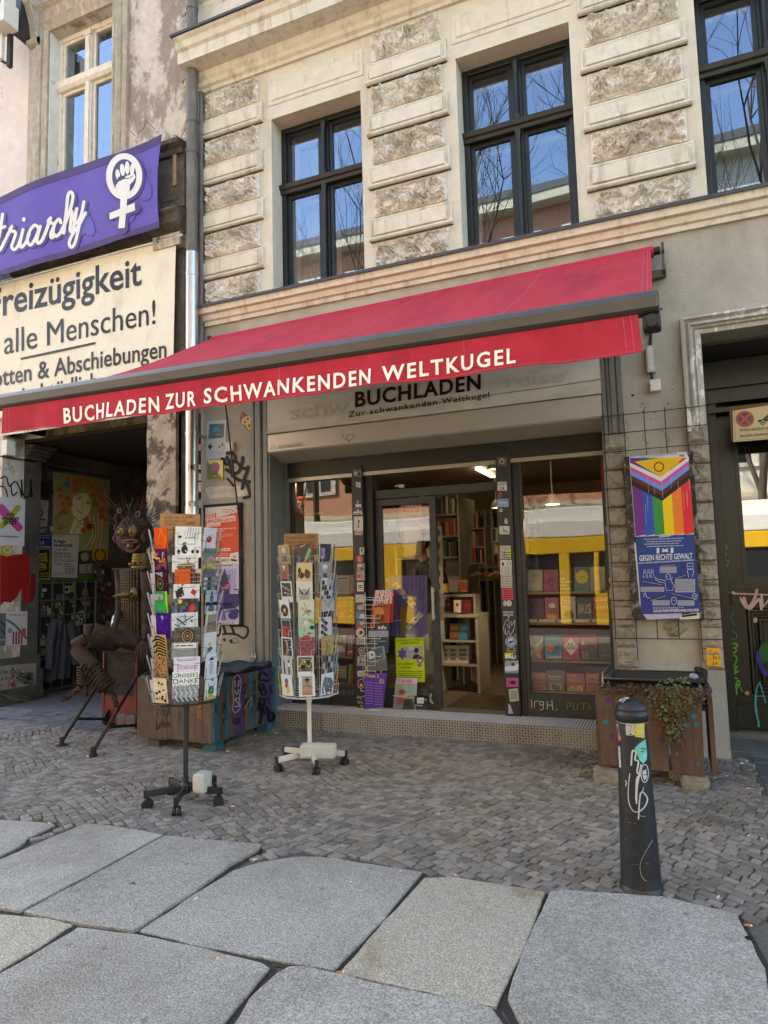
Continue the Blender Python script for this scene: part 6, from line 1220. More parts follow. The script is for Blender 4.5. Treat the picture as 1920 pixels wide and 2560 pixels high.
m_br=mat('old_brass','62532f',.5,.25,20,.1,40,metal=.7);m_redbox=mat('red_box_paint','6d2018',.6,.3,8,.2,40,col2='4a2a20',mix=(.5,.68),mscale=3)
m_lip=mat('red_lip_paint','42110f',.6,.3,20);m_chain=mat('chain_cladding','564938',.7,.35,26,.2,40,metal=.3)
bx0,bx1=K3.y(672,1700,5.3).x,K3.y(888,1700,5.3).x;by0,by1=5.3,5.68
S=thing('scrap_metal_figure','seated figure welded from rusty scrap metal with wild wire hair on a red iron box','sculpture',((bx0+bx1)/2,5.4,0))
zt=K3.y(780,1500,5.3).z;zb=K3.y(780,1975,5.3).z
b=MB();b.box(bx0,bx1,by0,by1,zb,zt-.62*(zt-zb));b.box(bx0+.012,bx1-.012,by0+.012,by1-.01,zt-.62*(zt-zb),zt-.02,1);b.box(bx0-.012,bx1+.012,by0-.012,by1,zt-.02,zt,1)
for x in(bx0-.004,bx1-.012):b.box(x,x+.018,by0-.006,by0+.012,zb,zt-.02)
for k in range(3):z=zt-.1-.1*k;b.box(bx0+.015,bx1-.015,by0+.004,by0+.012,z,z+.006,1)
b.build('iron_box',[m_redbox,m_ru],S)
b=MB()
for x,y,z in((bx0+.07,by0+.02,.09),(bx1+.02,by0+.02,.09)):b.tube([(x-.02,y,z),(x+.02,y,z)],.085,18);b.tube([(x-.03,y,z),(x+.03,y,z)],.03,10)
b.build('wheel',m_ru,S)
pt=lambda x,y,Y:K3.y(x,y,Y)
hc=pt(860,745,5.4);R=.19
tt=pt(860,975,5.42);tbm=pt(860,1420,5.42)
b=MB();zs_=[tbm.z,tbm.z+.2*(tt.z-tbm.z),tbm.z+.6*(tt.z-tbm.z),tt.z];ws=[(.175,.12),(.155,.115),(.145,.11),(.17,.10)];n_=16
vs=[]
for z,(a,c)in zip(zs_,ws):vs+=[(tt.x+a*cos(2*pi*j/n_),5.46+c*sin(2*pi*j/n_),z)for j in range(n_)]
b.add(vs,[(i*n_+j,i*n_+(j+1)%n_,(i+1)*n_+(j+1)%n_,(i+1)*n_+j)for i in range(3)for j in range(n_)]+[tuple(range(n_-1,-1,-1)),tuple(range(3*n_,4*n_))])
b.box(tt.x-.21,tt.x+.2,5.36,5.55,tt.z,tt.z+.02);to=b.build('torso',m_ru,S)
b=MB()
for k in range(11):
 x=-.15+.03*k
 for j in range(24):
  z=tbm.z+.02+(tt.z-tbm.z-.03)*j/23;xx=tt.x+x*(.9+.15*(1-j/23));y=5.46-.118*math.sqrt(max(.02,1-(x/.175)**2));b.ball((xx,y,z),.016,(.8,.8,1.1),4)
b.build('chain_cladding',m_chain,to)
b=MB();q=pt(868,1128,5.33);b.lathe([(.065,0),(.07,.01),(.05,.02),(.05,.03),(.03,.04)],q+Vector((0,.02,0)),(-.35,-1,-.05),16);b.lathe([(.02,.03),(.035,.09),(.028,.1),(.005,.2)],q,(-.75,-1,-.15),14);b.build('breast_cone',m_br,to)
b=MB();nb=pt(905,930,5.42);
for k in range(5):b.tube([(nb.x,5.45,nb.z-.05+.03*k),(nb.x,5.45,nb.z-.025+.03*k)],.10-.004*k,18)
for k in range(7):a=pi+pi*k/6;b.ball((nb.x+.105*cos(a),5.45+.105*sin(a),nb.z-.01),.022,(1,1,1),6)
b.build('neck',m_br,S)
b=MB();b.ball(hc+Vector((.01,.02,.0)),R,(1.03,.95,1.05),16);hd=b.build('head',m_ru,S)
b=MB()
for k in range(30):a=2*pi*k/30;b.tube([hc+Vector((.01+.06*cos(a),.02+.06*sin(a),R*1.0)),hc+Vector((.01+.17*cos(a),.02+.155*sin(a),R*.5)),hc+Vector((.01+.2*cos(a),.02+.185*sin(a),-.02))],.006,5)
b.build('wire_ribs',m_ru,hd)
b=MB()
for x,y,r in((780,728,.045),(852,722,.06)):
 q=pt(x,y,5.22);b.lathe([(r,0),(r*1.1,.02),(r*.9,.035),(r*.55,.036),(r*.5,.05),(r*.2,.055)],q+Vector((0,.05,0)),(-.3,-1,0),18)
b.build('goggle_eye',m_br,hd)
b=MB()
q=[pt(x,y,5.215)for x,y in((790,790),(820,785),(860,778),(905,790),(870,800),(820,800),(792,798))];b.tube(q,[.008,.014,.016,.01,.012,.012,.008],8)
q=[pt(x,y,5.215)for x,y in((800,815),(830,850),(870,858),(905,825),(912,812))];b.tube(q,[.006,.014,.018,.014,.006],8);b.build('lips',m_lip,hd)
b=MB();q=pt(845,822,5.24);b.lathe([(.05,0),(.045,.01),(.02,.02)],q,(-.2,-1,0),12);b.ball(pt(842,820,5.2),.022,(1,1,1),6);b.build('mouth',m_br,hd)
b=MB()
for x,y in((780,590),(900,612)):q=pt(x,y,5.3);b.tube([q+Vector((.025*cos(a),0,.025*sin(a)))for a in[k*.7 for k in range(10)]],.009,6)
b.build('ring_nut',m_br,hd)
b=MB()
for x,y in((765,640),(755,770),(940,760),(762,705)):q=pt(x,y,5.3);b.tube([q+Vector((0,0,-.05)),q+Vector((-.01,-.02,0)),q+Vector((.015,-.02,.06))],[.012,.016,.006],7)
b.build('pink_pegs',mat('pink_plastic','4a2028',.6,.2),hd)
b=MB()
for k in range(75):
 a=random.uniform(0,2*pi);e=random.uniform(.15,1.3);d=Vector((cos(a)*cos(e),sin(a)*cos(e),sin(e)));q0=hc+d*R;l=random.uniform(.12,.34);d2=(d+Vector((random.uniform(-.5,.5),random.uniform(-.5,.5),random.uniform(-.4,.2)))).normalized();q1=q0+d*l*.5;q2=q1+d2*l*.5
 b.tube([q0,q1,q2],[.004,.0035,.0025],4)
b.build('wire_hair',m_ru,hd)
b=MB();b.tube([pt(775,985,5.4),pt(782,1120,5.38),pt(775,1240,5.36)],[.05,.045,.04],10);b.tube([pt(775,1240,5.36),pt(740,1370,5.1)],[.038,.034],10);b.tube([pt(758,1285,5.28),pt(745,1340,5.17)],.04,10,1);b.build('arm',[m_ru,m_white],S)
b=MB();b.tube([pt(955,990,5.4),pt(962,1130,5.4),pt(955,1330,5.34)],[.065,.06,.04],10);b.tube([pt(955,1330,5.34),pt(945,1440,5.2)],.04,8)
for k in range(5):q=pt(905+k*14,1460,5.16);b.tube([pt(930,1440,5.18),q,q+Vector((-.02+.01*k,-.03,-.10-.05*(k==3))),q+Vector((-.03+.012*k,-.02,-.16))],[.016,.016,.014,.008],6)
b.build('arm',m_ru,S)
def coil(b,p,q,r,n,m=0):
 ax=(q-p);L=ax.length;ax.normalize();x=ax.cross(Vector((0,1,.2))).normalized();y=ax.cross(x)
 b.tube([p+ax*L*k/(n*10)+(x*cos(2*pi*k/10)+y*sin(2*pi*k/10))*r for k in range(n*10+1)],.008,5,m)
b=MB();h1=pt(890,1450,5.25);k1=pt(605,1370,4.95);b.tube([h1,k1],[.085,.075],14);b.tube([k1+Vector((-.05,0,-.02)),k1+Vector((-.05,0,.04))],.05,12);b.tube([k1+Vector((-.05,0,.06)),pt(578,1500,4.95)],[.05,.05],12)
s1,s2=pt(560,1500,4.95),pt(555,1720,4.95);b.tube([s1,s2],[.05,.055],12);coil(b,pt(558,1600,4.95),s2,.075,7);b.tube([s2,pt(560,1800,4.95)],.02,8)
b.build('leg',m_ru,S)
b=MB();h2=pt(740,1460,5.15);k2=pt(545,1450,4.75);b.tube([h2,k2],[.07,.07],14);a1,a2=pt(480,1465,4.7),pt(560,1420,4.75);b.tube([a1,a2],.05,12);b.tube([pt(495,1485,4.7),pt(610,1610,4.72)],[.065,.065],12);q1,q2=pt(590,1600,4.72),pt(700,1740,4.75);b.tube([q1,q2],[.06,.055],12);coil(b,pt(570,1585,4.72),q2,.078,8);b.build('leg',m_ru,S)
def chain(b,pts):
 for i in range(len(pts)-1):
  for j in range(3):
   c=pts[i].lerp(pts[i+1],j/3);d=(pts[i+1]-pts[i]).normalized();b.bar(c-d*.028,c+d*.028,.05 if j%2 else .022,.022 if j%2 else .05,(0,1,.3))
b=MB();chain(b,[pt(700,1745,4.75),pt(740,1800,4.73),pt(755,1870,4.7)]);chain(b,[pt(720,1740,4.76),pt(765,1730,4.75)]);b.build('foot',m_ru,S)
b=MB();chain(b,[pt(515,1750,4.93),pt(460,1790,4.9),pt(400,1830,4.86)]);b.tube([pt(520,1735,4.93),pt(470,1775,4.9)],.02,6);b.build('foot',m_ru,S)
b=MB();g0=K3.g(400,2095,.05);g1_=K3.g(605,2160,.05);b.tube([pt(640,1720,5.1),g0],.015,8);b.lathe([(.05,-.03),(.05,0),(.02,.01),(.02,.06)],(g0.x,g0.y,.03),n=10);b.tube([pt(885,1680,5.25),g1_],.016,8);b.lathe([(.04,-.03),(.03,.01),(.02,.06)],(g1_.x,g1_.y,.03),n=10)
m_=pt(640,1720,5.1).lerp(g0,.62);b.tube([m_,pt(690,1945,5.28)],.013,8);m_=pt(885,1680,5.25).lerp(g1_,.70);b.tube([m_,pt(890,1985,5.27)],.013,8);b.build('prop_bar',m_ru,S)
for x,y0,l in((755,5.25,'left'),(815,5.22,'right')):
 q=K3.y(x,2000,y0);b=MB();b.box(q.x,q.x+.115,y0,y0+.2,0,.14);b.build('concrete_block',m_conc,bevel=.012,label='%s one of two grey concrete blocks under the red box of the figure'%l,cat='block')
m_wood=mat('weathered_plank','5b4a3c',.85,.2,9,.35,60,col2='43362c',mix=(.45,.65),mscale=4,mstretch=(5,5,.5),island=.15)
m_wood2=mat('brown_plank','5e4838',.85,.2,9,.35,60,col2='4d382a',mix=(.45,.65),mscale=4,mstretch=(5,5,.5),island=.15)
m_teal=mat('teal_plank_paint','2c5560',.8,.2,10,.2,60);m_purp=mat('purple_plank_paint','4a3059',.8,.2,10,.2,60);m_liner=mat('black_liner','17181a',.45,.2,12,.1,30);m_soil=mat('soil','2e2720',.95,.3,30,.6,60)
x0,x1,y0,y1,zb,zt=-4.31,-3.55,4.72,5.64,.10,.60
T=thing('painted_planter','big wooden planter with teal and purple painted side boards beside the shop step','planter',((x0+x1)/2,5.2,0))
b=MB();xs=[x0,x0+.30,x0+.52,x1]
for a,c,d in zip(xs,xs[1:],(.0,.012,.0)):b.box(a+.002,c-.002,y0-.02,y0,zb-.01+d,zt-d)
b.build('front_board',m_wood,T,bevel=.004)
ys=[y0-.02+(y1-y0+.02)*k/13 for k in range(14)]
pat=[m_teal,m_wood,m_teal,m_wood,m_purp,m_purp,m_wood,m_teal,m_wood,m_teal,m_purp,m_purp,m_teal]
for m in(m_teal,m_wood,m_purp):
 b=MB()
 for k in range(13):
  if pat[k]is m:b.box(x1,x1+.022,ys[k]+.002,ys[k+1]-.002,zb-.005*(k%2),zt-.02*(k/13)+.004*(k%3))
 b.build('side_board',m,T,bevel=.003)
b=MB()
for k in range(8):b.box(x0-.022,x0,y0-.02+.115*k,y0+.092+.115*k,zb,zt)
b.build('side_board',m_wood,T)
for x,y,m in((x0+.07,y0+.005,m_wood),(x1-.12,y0+.02,m_teal),(x1-.10,y1-.14,m_teal),(x0+.07,y1-.14,m_wood)):
 b=MB();b.box(x,x+.12,y,y+.12,0,zb+.1);b.build('leg',m,T,bevel=.004)
b=MB();b.box(x0+.01,x1-.01,y0+.005,y1-.01,zt-.14,zt-.12);b.build('soil',m_soil,T)
def foil(u,v):
 a=2*pi*u;sx=max(-1,min(1,1.35*cos(a)));sy=max(-1,min(1,1.35*sin(a)));o_=.02*noise.noise(Vector((cos(a)*4,sin(a)*4,v*5)))
 k=(1.0,1.03,.95,.9)[int(v*3+.5)];z=(zt-.02,zt+.025,zt+.03,zt-.12)[int(v*3+.5)]
 return Vector(((x0+x1)/2+sx*(x1-x0)/2*k+o_,(y0+y1)/2+sy*(y1-y0)/2*k+o_,z+.015*sin(a*9)))
b=MB();b.grid(foil,60,3);b.build('liner',m_liner,T)
f=Flat(onY(K4,y0-.0215),lift=.0003);k_='1c1a1a'
f.line([(130,1950),(135,1890),(150,1925),(165,1885),(168,1940)],5,k_,0);f.line([(175,1900),(178,1935),(195,1930),(200,1895)],5,k_);f.line([(205,1880),(210,1935)],5,k_,0)
f.text('sefee',(122,2020),(214,2005),45,k_,0);f.line([(128,1965),(130,2030),(165,1960)],4,k_)
f.text('KRASE',(383,1790),(378,1960),22,'a8622a',.02,(22,0));f.line([(300,1960),(305,2010),(296,2040)],10,'9a5a28')
f.build('graffiti',SPRAY,T)
SX=x1+.0235
f=Flat(onX(K4,SX),(1,0,0),.0003);k_='141416'
f.line([(610,1700),(592,1740),(600,1850),(590,1890),(610,1920),(640,1890),(635,1830),(645,1740),(630,1690)],4,'a5a3a5',5,True)
f.line([(606,1725),(608,1760),(630,1755),(632,1725)],7,'a5a3a5',0);f.line([(604,1785),(618,1810),(632,1780)],7,'a5a3a5',0);f.line([(634,1832),(608,1838),(625,1860),(632,1880),(604,1884)],7,'a5a3a5')
for x,y,s in((490,1800,1),(535,1900,.8),(670,1780,.8),(722,1760,.8),(825,1700,.8)):
 f.line([(x-16*s,y-20*s),(x,y-45*s),(x+12*s,y-15*s),(x-14*s,y+25*s),(x+16*s,y+25*s)],4,k_);f.line([(x-16*s,y+60*s),(x+14*s,y+130*s)],4,k_,0);f.line([(x+14*s,y+60*s),(x-16*s,y+130*s)],4,k_,0);f.line([(x-14*s,y+150*s),(x-12*s,y+215*s)],4,k_,0)
f.line([(750,1715),(765,1665),(800,1690)],13,k_,0);f.line([(757,1720),(800,1725)],12,k_,0)
for tx,(xx,yy)in zip('FROXO',((765,1760),(775,1790),(768,1850),(790,1900),(820,1940))):f.line([(xx-14,yy-22),(xx+10,yy-10),(xx+16,yy+14),(xx-8,yy+22),(xx-14,yy-10)],10,k_)
f.line([(748,1860),(765,1920),(755,1985)],14,k_);f.line([(735,1905),(800,1830)],10,k_);f.ring(825,1945,17,30,10,k_)
f.line([(590,1990),(596,1950),(606,1995)],6,k_,0);f.line([(612,1955),(632,1990)],5,k_,0);f.line([(632,1950),(612,1992)],5,k_,0)
f.line([(555,1780),(548,1850),(560,1920)],9,'6a5d55');f.line([(650,1900),(700,1820),(690,1880)],7,'7d7468')
f.build('graffiti',SPRAY,T)
yf=4.90
q=lambda x,y,Y=yf:L5.y(x,y,Y)
T=thing('wooden_planter','brown wooden planter on stone feet with a black plastic trough below the rainbow poster board','planter',(-.2,5.2,0))
def board(pts,th=.03,m=m_wood2):
 b=MB();b.prism([q(*p)for p in pts],(0,th,0));return b.build('board',m,T,bevel=.004)
board([(108,285),(312,290),(330,735),(150,722)]);board([(328,300),(520,312),(538,760),(345,742)]);board([(522,313),(722,322),(742,788),(555,768)])
rp0=q(735,318);rp1=q(795,780)
sx=rp0.x+.02
b=MB()
for k in range(4):b.box(sx,sx+.03,yf+.01+.155*k,yf+.155+.155*k,.10-.012*(k%2),.60)
b.build('side_board',m_wood2,T,bevel=.004)
b=MB();lx=q(108,285).x
for k in range(4):b.box(lx-.005,lx+.024,yf+.031+.15*k,yf+.172+.15*k,.11,.60)
b.build('side_board',m_wood2,T)
b=MB();b.box(lx+.03,sx-.002,yf+.033,yf+.62,.5,.53);b.build('soil',m_soil,T)
for x,y in((lx+.08,yf+.04),(sx-.12,yf+.04),(lx+.08,yf+.5),(sx-.12,yf+.5)):b=MB();b.box(x,x+.07,y,y+.07,.06,.2);b.build('leg',m_wood2,T)
tz=.66;tx0,tx1=lx+.06,sx-.02;ty0,ty1=yf+.12,yf+.56
b=MB()
def rr(ix,z):return[(tx0+ix,ty0+ix,z),(tx1-ix,ty0+ix,z),(tx1-ix,ty1-ix,z),(tx0+ix,ty1-ix,z)]
R_=[rr(.05,.54),rr(.02,tz),rr(-.012,tz+.001),rr(-.012,tz+.018),rr(.022,tz+.018),rr(.06,.58)]
b.add(sum(R_,[]),[(4*k+i,4*k+(i+1)%4,4*k+4+(i+1)%4,4*k+4+i)for k in range(5)for i in range(4)]+[(20,21,22,23)]);b.build('trough',m_liner,T,bevel=.01)
b=MB();b.tube([(tx1-.02,ty1-.03,.70),(tx1+.02,ty1-.12,.69),(tx1+.01,ty0+.1,.66),(tx1+.03,ty0,.62),(tx1+.0,ty0-.02,.55)],[.02,.03,.022,.03,.02],8);b.build('torn_foil',m_liner,T);b=MB();b.tube([(tx0,ty1,.69),(tx0-.03,ty0+.2,.66),(tx0-.02,ty0,.60)],[.02,.03,.02],8);b.build('torn_foil',m_liner,T)
f=Flat(lambda x,y:q(x,y,yf-.0015),lift=.0002)
for x,y,r,c in((188,350,18,'4b3058'),(172,472,17,'2f6670'),(203,555,14,'4b3058'),(445,378,14,'2a5f6a'),(678,440,17,'2a6474'),(640,490,15,'2a6474'),(693,488,17,'2a6474'),(606,526,16,'2a6474'),(424,662,15,'2f6670'),(705,712,14,'2a6474'),(493,575,16,'4b3058'),(582,378,15,'4b3058'),(625,425,12,'4b3058')):f.ell(x,y,r,r*.95,c)
f.build('graffiti',SPRAY,T)
m_sand=mat('sandstone','80786a',.95,.2,12,.5,50)
def rock(name,c,s,m,label,cat,sd=0,blocky=.6):
 b=MB();n=14
 def fn(u,v):
  a=2*pi*u;e=pi*(v-.5);d=Vector((cos(e)*cos(a),cos(e)*sin(a),sin(e)));mx=max(abs(d.x),abs(d.y),abs(d.z));d=d*(1-blocky)+d/mx*blocky;d*=1+.16*noise.noise(d*2.2+Vector((sd,sd*2,0)))
  return Vector(c)+Vector((d.x*s[0],d.y*s[1],d.z*s[2]))
 b.grid(fn,24,n,0,False);return b.build(name,m,label=label,cat=cat)
g0=L5.g(178,840);rock('stone_block',(g0.x,g0.y+.06,.045),(.085,.07,.055),m_sand,'squared sandstone block under the left front leg of the brown planter','stone',1,.85)
g0=L5.g(690,880);rock('stone',(g0.x,g0.y+.08,.045),(.09,.08,.06),m_sand,'rough pale stone under the right front corner of the brown planter','stone',4,.4)
g0=L5.g(590,830);rock('stone',(g0.x,g0.y+.1,.04),(.06,.06,.05),m_gran2,'small brown stone in the shadow under the middle of the brown planter','stone',7,.4)
m_lf=mat('strawberry_leaf','4a6030',.6,.25,20,island=.3);m_dl=mat('dead_leaf','5c4432',.9,.3,20,island=.35);m_stem=mat('dry_stem','4a3527',.9,.2)
T2=thing('trailing_plant','half withered trailing plant hanging over the front of the brown planter','plant',q(560,300,yf+.02))
ls,ds,ss=MB(),MB(),MB()
def leaf(b,c,s,d):
 d=Vector(d).normalized();x=d.cross(Vector((.3,.5,1))).normalized();y=d.cross(x)
 pts=[c+(x*cos(a)*r+y*sin(a)*r)*s for a,r in((0,.2),(.7,.9),(1.1,1.0),(1.5,.75),(1.9,1),(2.4,.9),(3.14,.3),(3.9,.5),(4.7,.25),(5.4,.5))]
 b.add([c+d*s*.15]+pts,[(0,i,i%10+1)for i in range(1,11)])
for k in range(250):
 x=random.gauss(555,62);top=random.uniform(-.02,.03);ln=max(.03,random.uniform(.05,.38)*math.exp(-((x-550)/75)**2));a=q(x,285,yf-.02);pts=[Vector((a.x,yf+.05,.60+top)),Vector((a.x,yf-.012,.61+top))]
 for j in range(4):l_=pts[-1];pts.append(Vector((l_.x+random.uniform(-.012,.012),yf-.012-random.random()*.03,l_.z-ln/4)))
 ss.tube(pts,.0022,4)
 for j in range(7):
  p=pts[random.randrange(1,6)]+Vector((random.uniform(-.02,.02),random.uniform(-.035,0),random.uniform(-.03,.03)))
  if random.random()<.10:leaf(ls,p,random.uniform(.012,.022),(random.uniform(-.5,.5),-1,random.uniform(-.2,.9)))
  else:leaf(ds,p,random.uniform(.006,.015),(random.uniform(-1,1),-1,random.uniform(-1,1)))
for k in range(38):
 p=q(random.uniform(470,660),285,yf+.02)+Vector((0,random.uniform(-.05,.2),random.uniform(0,.06)));leaf(ls,p,random.uniform(.012,.024),(random.uniform(-.4,.4),-.7,1))
ls.build('green_leaves',m_lf,T2);ds.build('withered_leaves',m_dl,T2);ss.build('stems',m_stem,T2)
ds=MB()
for k in range(900):
 x=random.uniform(lx,sx);y=random.choice((random.uniform(yf-.03,yf+.12),random.uniform(yf+.02,yf+.6)if x>sx-.1 or x<lx+.07 else yf));p=Vector((x,y,.605+random.uniform(-.015,.035)))
 if random.random()<.4:leaf(ds,p,random.uniform(.006,.014),(random.uniform(-1,1),random.uniform(-1,.4),1))
 else:d=Vector((random.uniform(-1,1),random.uniform(-1,1),random.uniform(-.5,.5))).normalized()*random.uniform(.02,.06);ds.tube([p,p+d*.5+Vector((0,0,.008)),p+d],.0018,3)
tag(ds.build('litter_of_twigs',m_dl),'brown dead leaves and twigs lying along the rim of the brown planter','dead leaves',kind='stuff')
b=MB();c=q(678,222,yf+.25);c.z=.685;b.ball(c,.03,(1,1,.8),10);b.build('ball',mat('grey_plastic','7d8a94',.4,.1),label='small bluish grey plastic lump lying in the black trough of the brown planter',cat='plastic lump')
def sign_text(f,lines,c='3b2c1a'):
 for t_,x0,x1,y,h in lines:f.text(t_,(x0,y),(x1,y+(x1-x0)*.015),-h,c,-.006,shear=.6)
m_black=mat('black_metal','232425',.45,.15);m_whitem=mat('ivory_metal','c2beb0',.5,.1,9);m_rub=mat('caster_rubber','191a1c',.5,.15);m_board=mat('cardboard','9a7448',.85,.1,12);m_inner=mat('lilac_sheet','8a8896',.7,.1)
def spinner(name,label,c,col,wire,zpole,zr0,zr1,R,ncol,a0,armlen,arm0,cardw,rows):
 t=thing(name,label,'postcard rack',(c.x,c.y,0))
 b=MB();b.tube([(c.x,c.y,.09),(c.x,c.y,zr1-.05)],.016,14);b.tube([(c.x,c.y,zr0-.06),(c.x,c.y,zr0-.01)],.021,14);b.build('pole',col,t)
 b=MB();b.lathe([(.03,.07),(.03,.13),(.02,.14)],(c.x,c.y,0),n=14);b.build('hub',col,t)
 for k in range(5):
  a=arm0+2*pi*k/5;d=Vector((cos(a),sin(a),0));e=c+d*armlen;b=MB();p0=Vector((c.x,c.y,.105))+d*.02;p1=Vector((e.x,e.y,.095));b.bar(p0,p1,.022,.038);o=b.build('arm',col,t,bevel=.002)
  b=MB();b.bar(p1-d*.004,p1+d*.014,.026,.045);b.build('end_cap',m_rub,o)
  b=MB();s=Vector((-d.y,d.x,0));h=random.uniform(0,6.28);s=Vector((cos(h),sin(h),0));w_=Vector((e.x,e.y,.032))-d*.01
  for sg in(-1,1):b.lathe([(.012,0),(.03,.001),(.033,.006),(.033,.018),(.028,.022)],w_+s*sg*.004,s*sg,16)
  b.tube([w_+Vector((0,0,.028)),Vector((e.x,e.y,.08))-d*.006],.012,8);b.build('caster',m_rub,o)
 b=MB()
 def ring(r,z,n=28):b.tube([(c.x+r*cos(2*pi*k/n),c.y+r*sin(2*pi*k/n),z)for k in range(n+1)],.003,5)
 ring(R+.005,zr0);ring(R+.03,zr0+.01);ring(R-.01,zr1-.02);ring(.05,zr0);ring(.05,zr1-.02)
 for k in range(ncol):
  a=a0+2*pi*k/ncol;d=Vector((cos(a),sin(a),0));s=Vector((-d.y,d.x,0))
  b.tube([(c.x,c.y,zr0),c+d*(R+.03)+Vector((0,0,zr0))-Vector((0,0,c.z))],.003,5)
  for sg in(-.42,.42):b.tube([Vector((c.x,c.y,zr0))+d*(R-.012)+s*sg*cardw,Vector((c.x,c.y,zr1))+d*(R-.012)+s*sg*cardw],.0025,5)
 b.build('wire_frame',wire,t)
 b=MB()
 for k in range(ncol):
  a=a0+2*pi*k/ncol;d=Vector((cos(a),sin(a),0));s=Vector((-d.y,d.x,0));o_=Vector((c.x,c.y,0))
  for z in rows[k]:
   cw=cardw*.53;q_=lambda sx_,dr,zz:o_+d*(R+dr)+s*sx_+Vector((0,0,zz))
   b.tube([q_(-cw,-.01,z+.07),q_(-cw,.03,z+.065),q_(-cw*.62,.034,z+.065),q_(-cw*.62,.026,z-.005),q_(cw*.62,.026,z-.005),q_(cw*.62,.034,z+.065),q_(cw,.03,z+.065),q_(cw,-.01,z+.07)],.0017,4)
 b.build('wire_pockets',wire,t)
 return t
import re
def card(c,R,a,z,w_,h_,col,draw,label,rk,tilt=.10,mat_=None,side=0):
 label=re.sub(r' (in|of) the ([a-z ]+ column) of the (white|black) spinner',r', \2, \3 spinner',label).replace('black and white','grey')
 a+=random.uniform(-.05,.05);tilt+=random.uniform(-.04,.05)
 d=Vector((cos(a),sin(a),0));s=Vector((-d.y,d.x,0));j=random.uniform(-.03,.03);U=(s+Vector((0,0,j)))*w_;V=(Vector((0,0,1))-s*j+d*tilt).normalized()*h_
 o_=Vector((c.x,c.y,z))+d*(R+.014)-s*w_/2+s*side;n=U.cross(V).normalized()
 f=Flat(uv(o_,U,V),n,.00025);f.rect(0,0,1,1,col)
 if draw:draw(f)
 cl=lin(col)
 for k in range(12):
  g=random.choice((.55,.7,1.25));x,y=random.uniform(.06,.85),random.uniform(.06,.9);f.rect(x,y,x+random.uniform(.03,.1),y+random.uniform(.015,.05),tuple(min(.85,c_*g)for c_ in cl));f.k-=.9
 return f.build('postcard',mat_ or VINYL,None,.006,label=label,cat='postcard',group=rk)
def S_(f,t_,x0,x1,y,h,c='222222',b_=.0):f.text(t_,(x0,y),(x1,y),-h,c,b_)
c1=Vector((-2.96,3.645,0));vd=math.atan2(-c1.y,-c1.x)
RB=.190;zt1=K5.y(420,300,c1.y-.15).z;zb1=K5.y(420,2050,c1.y-.15).z
pb_=(zt1-zb1)/12.05;zc=[zt1-(k+1)*pb_ for k in range(12)]
pr=(zt1-zb1)/8.12;zp=[zt1-(k+1)*pr-.005 for k in range(8)]
NB=8;A0B=vd+.02
rowsB={0:zc}
SPB=spinner('postcard_spinner','black metal postcard spinner on casters with plush and art cards nearest the street',c1,m_black,m_bwire,1.9,zb1-.01,zt1+.02,RB,NB,A0B,.24,radians(-64),.155,{k:(zc if k==0 else zp)for k in range(NB)})
G_='postcards in the black spinner';bw='2b2b2b'
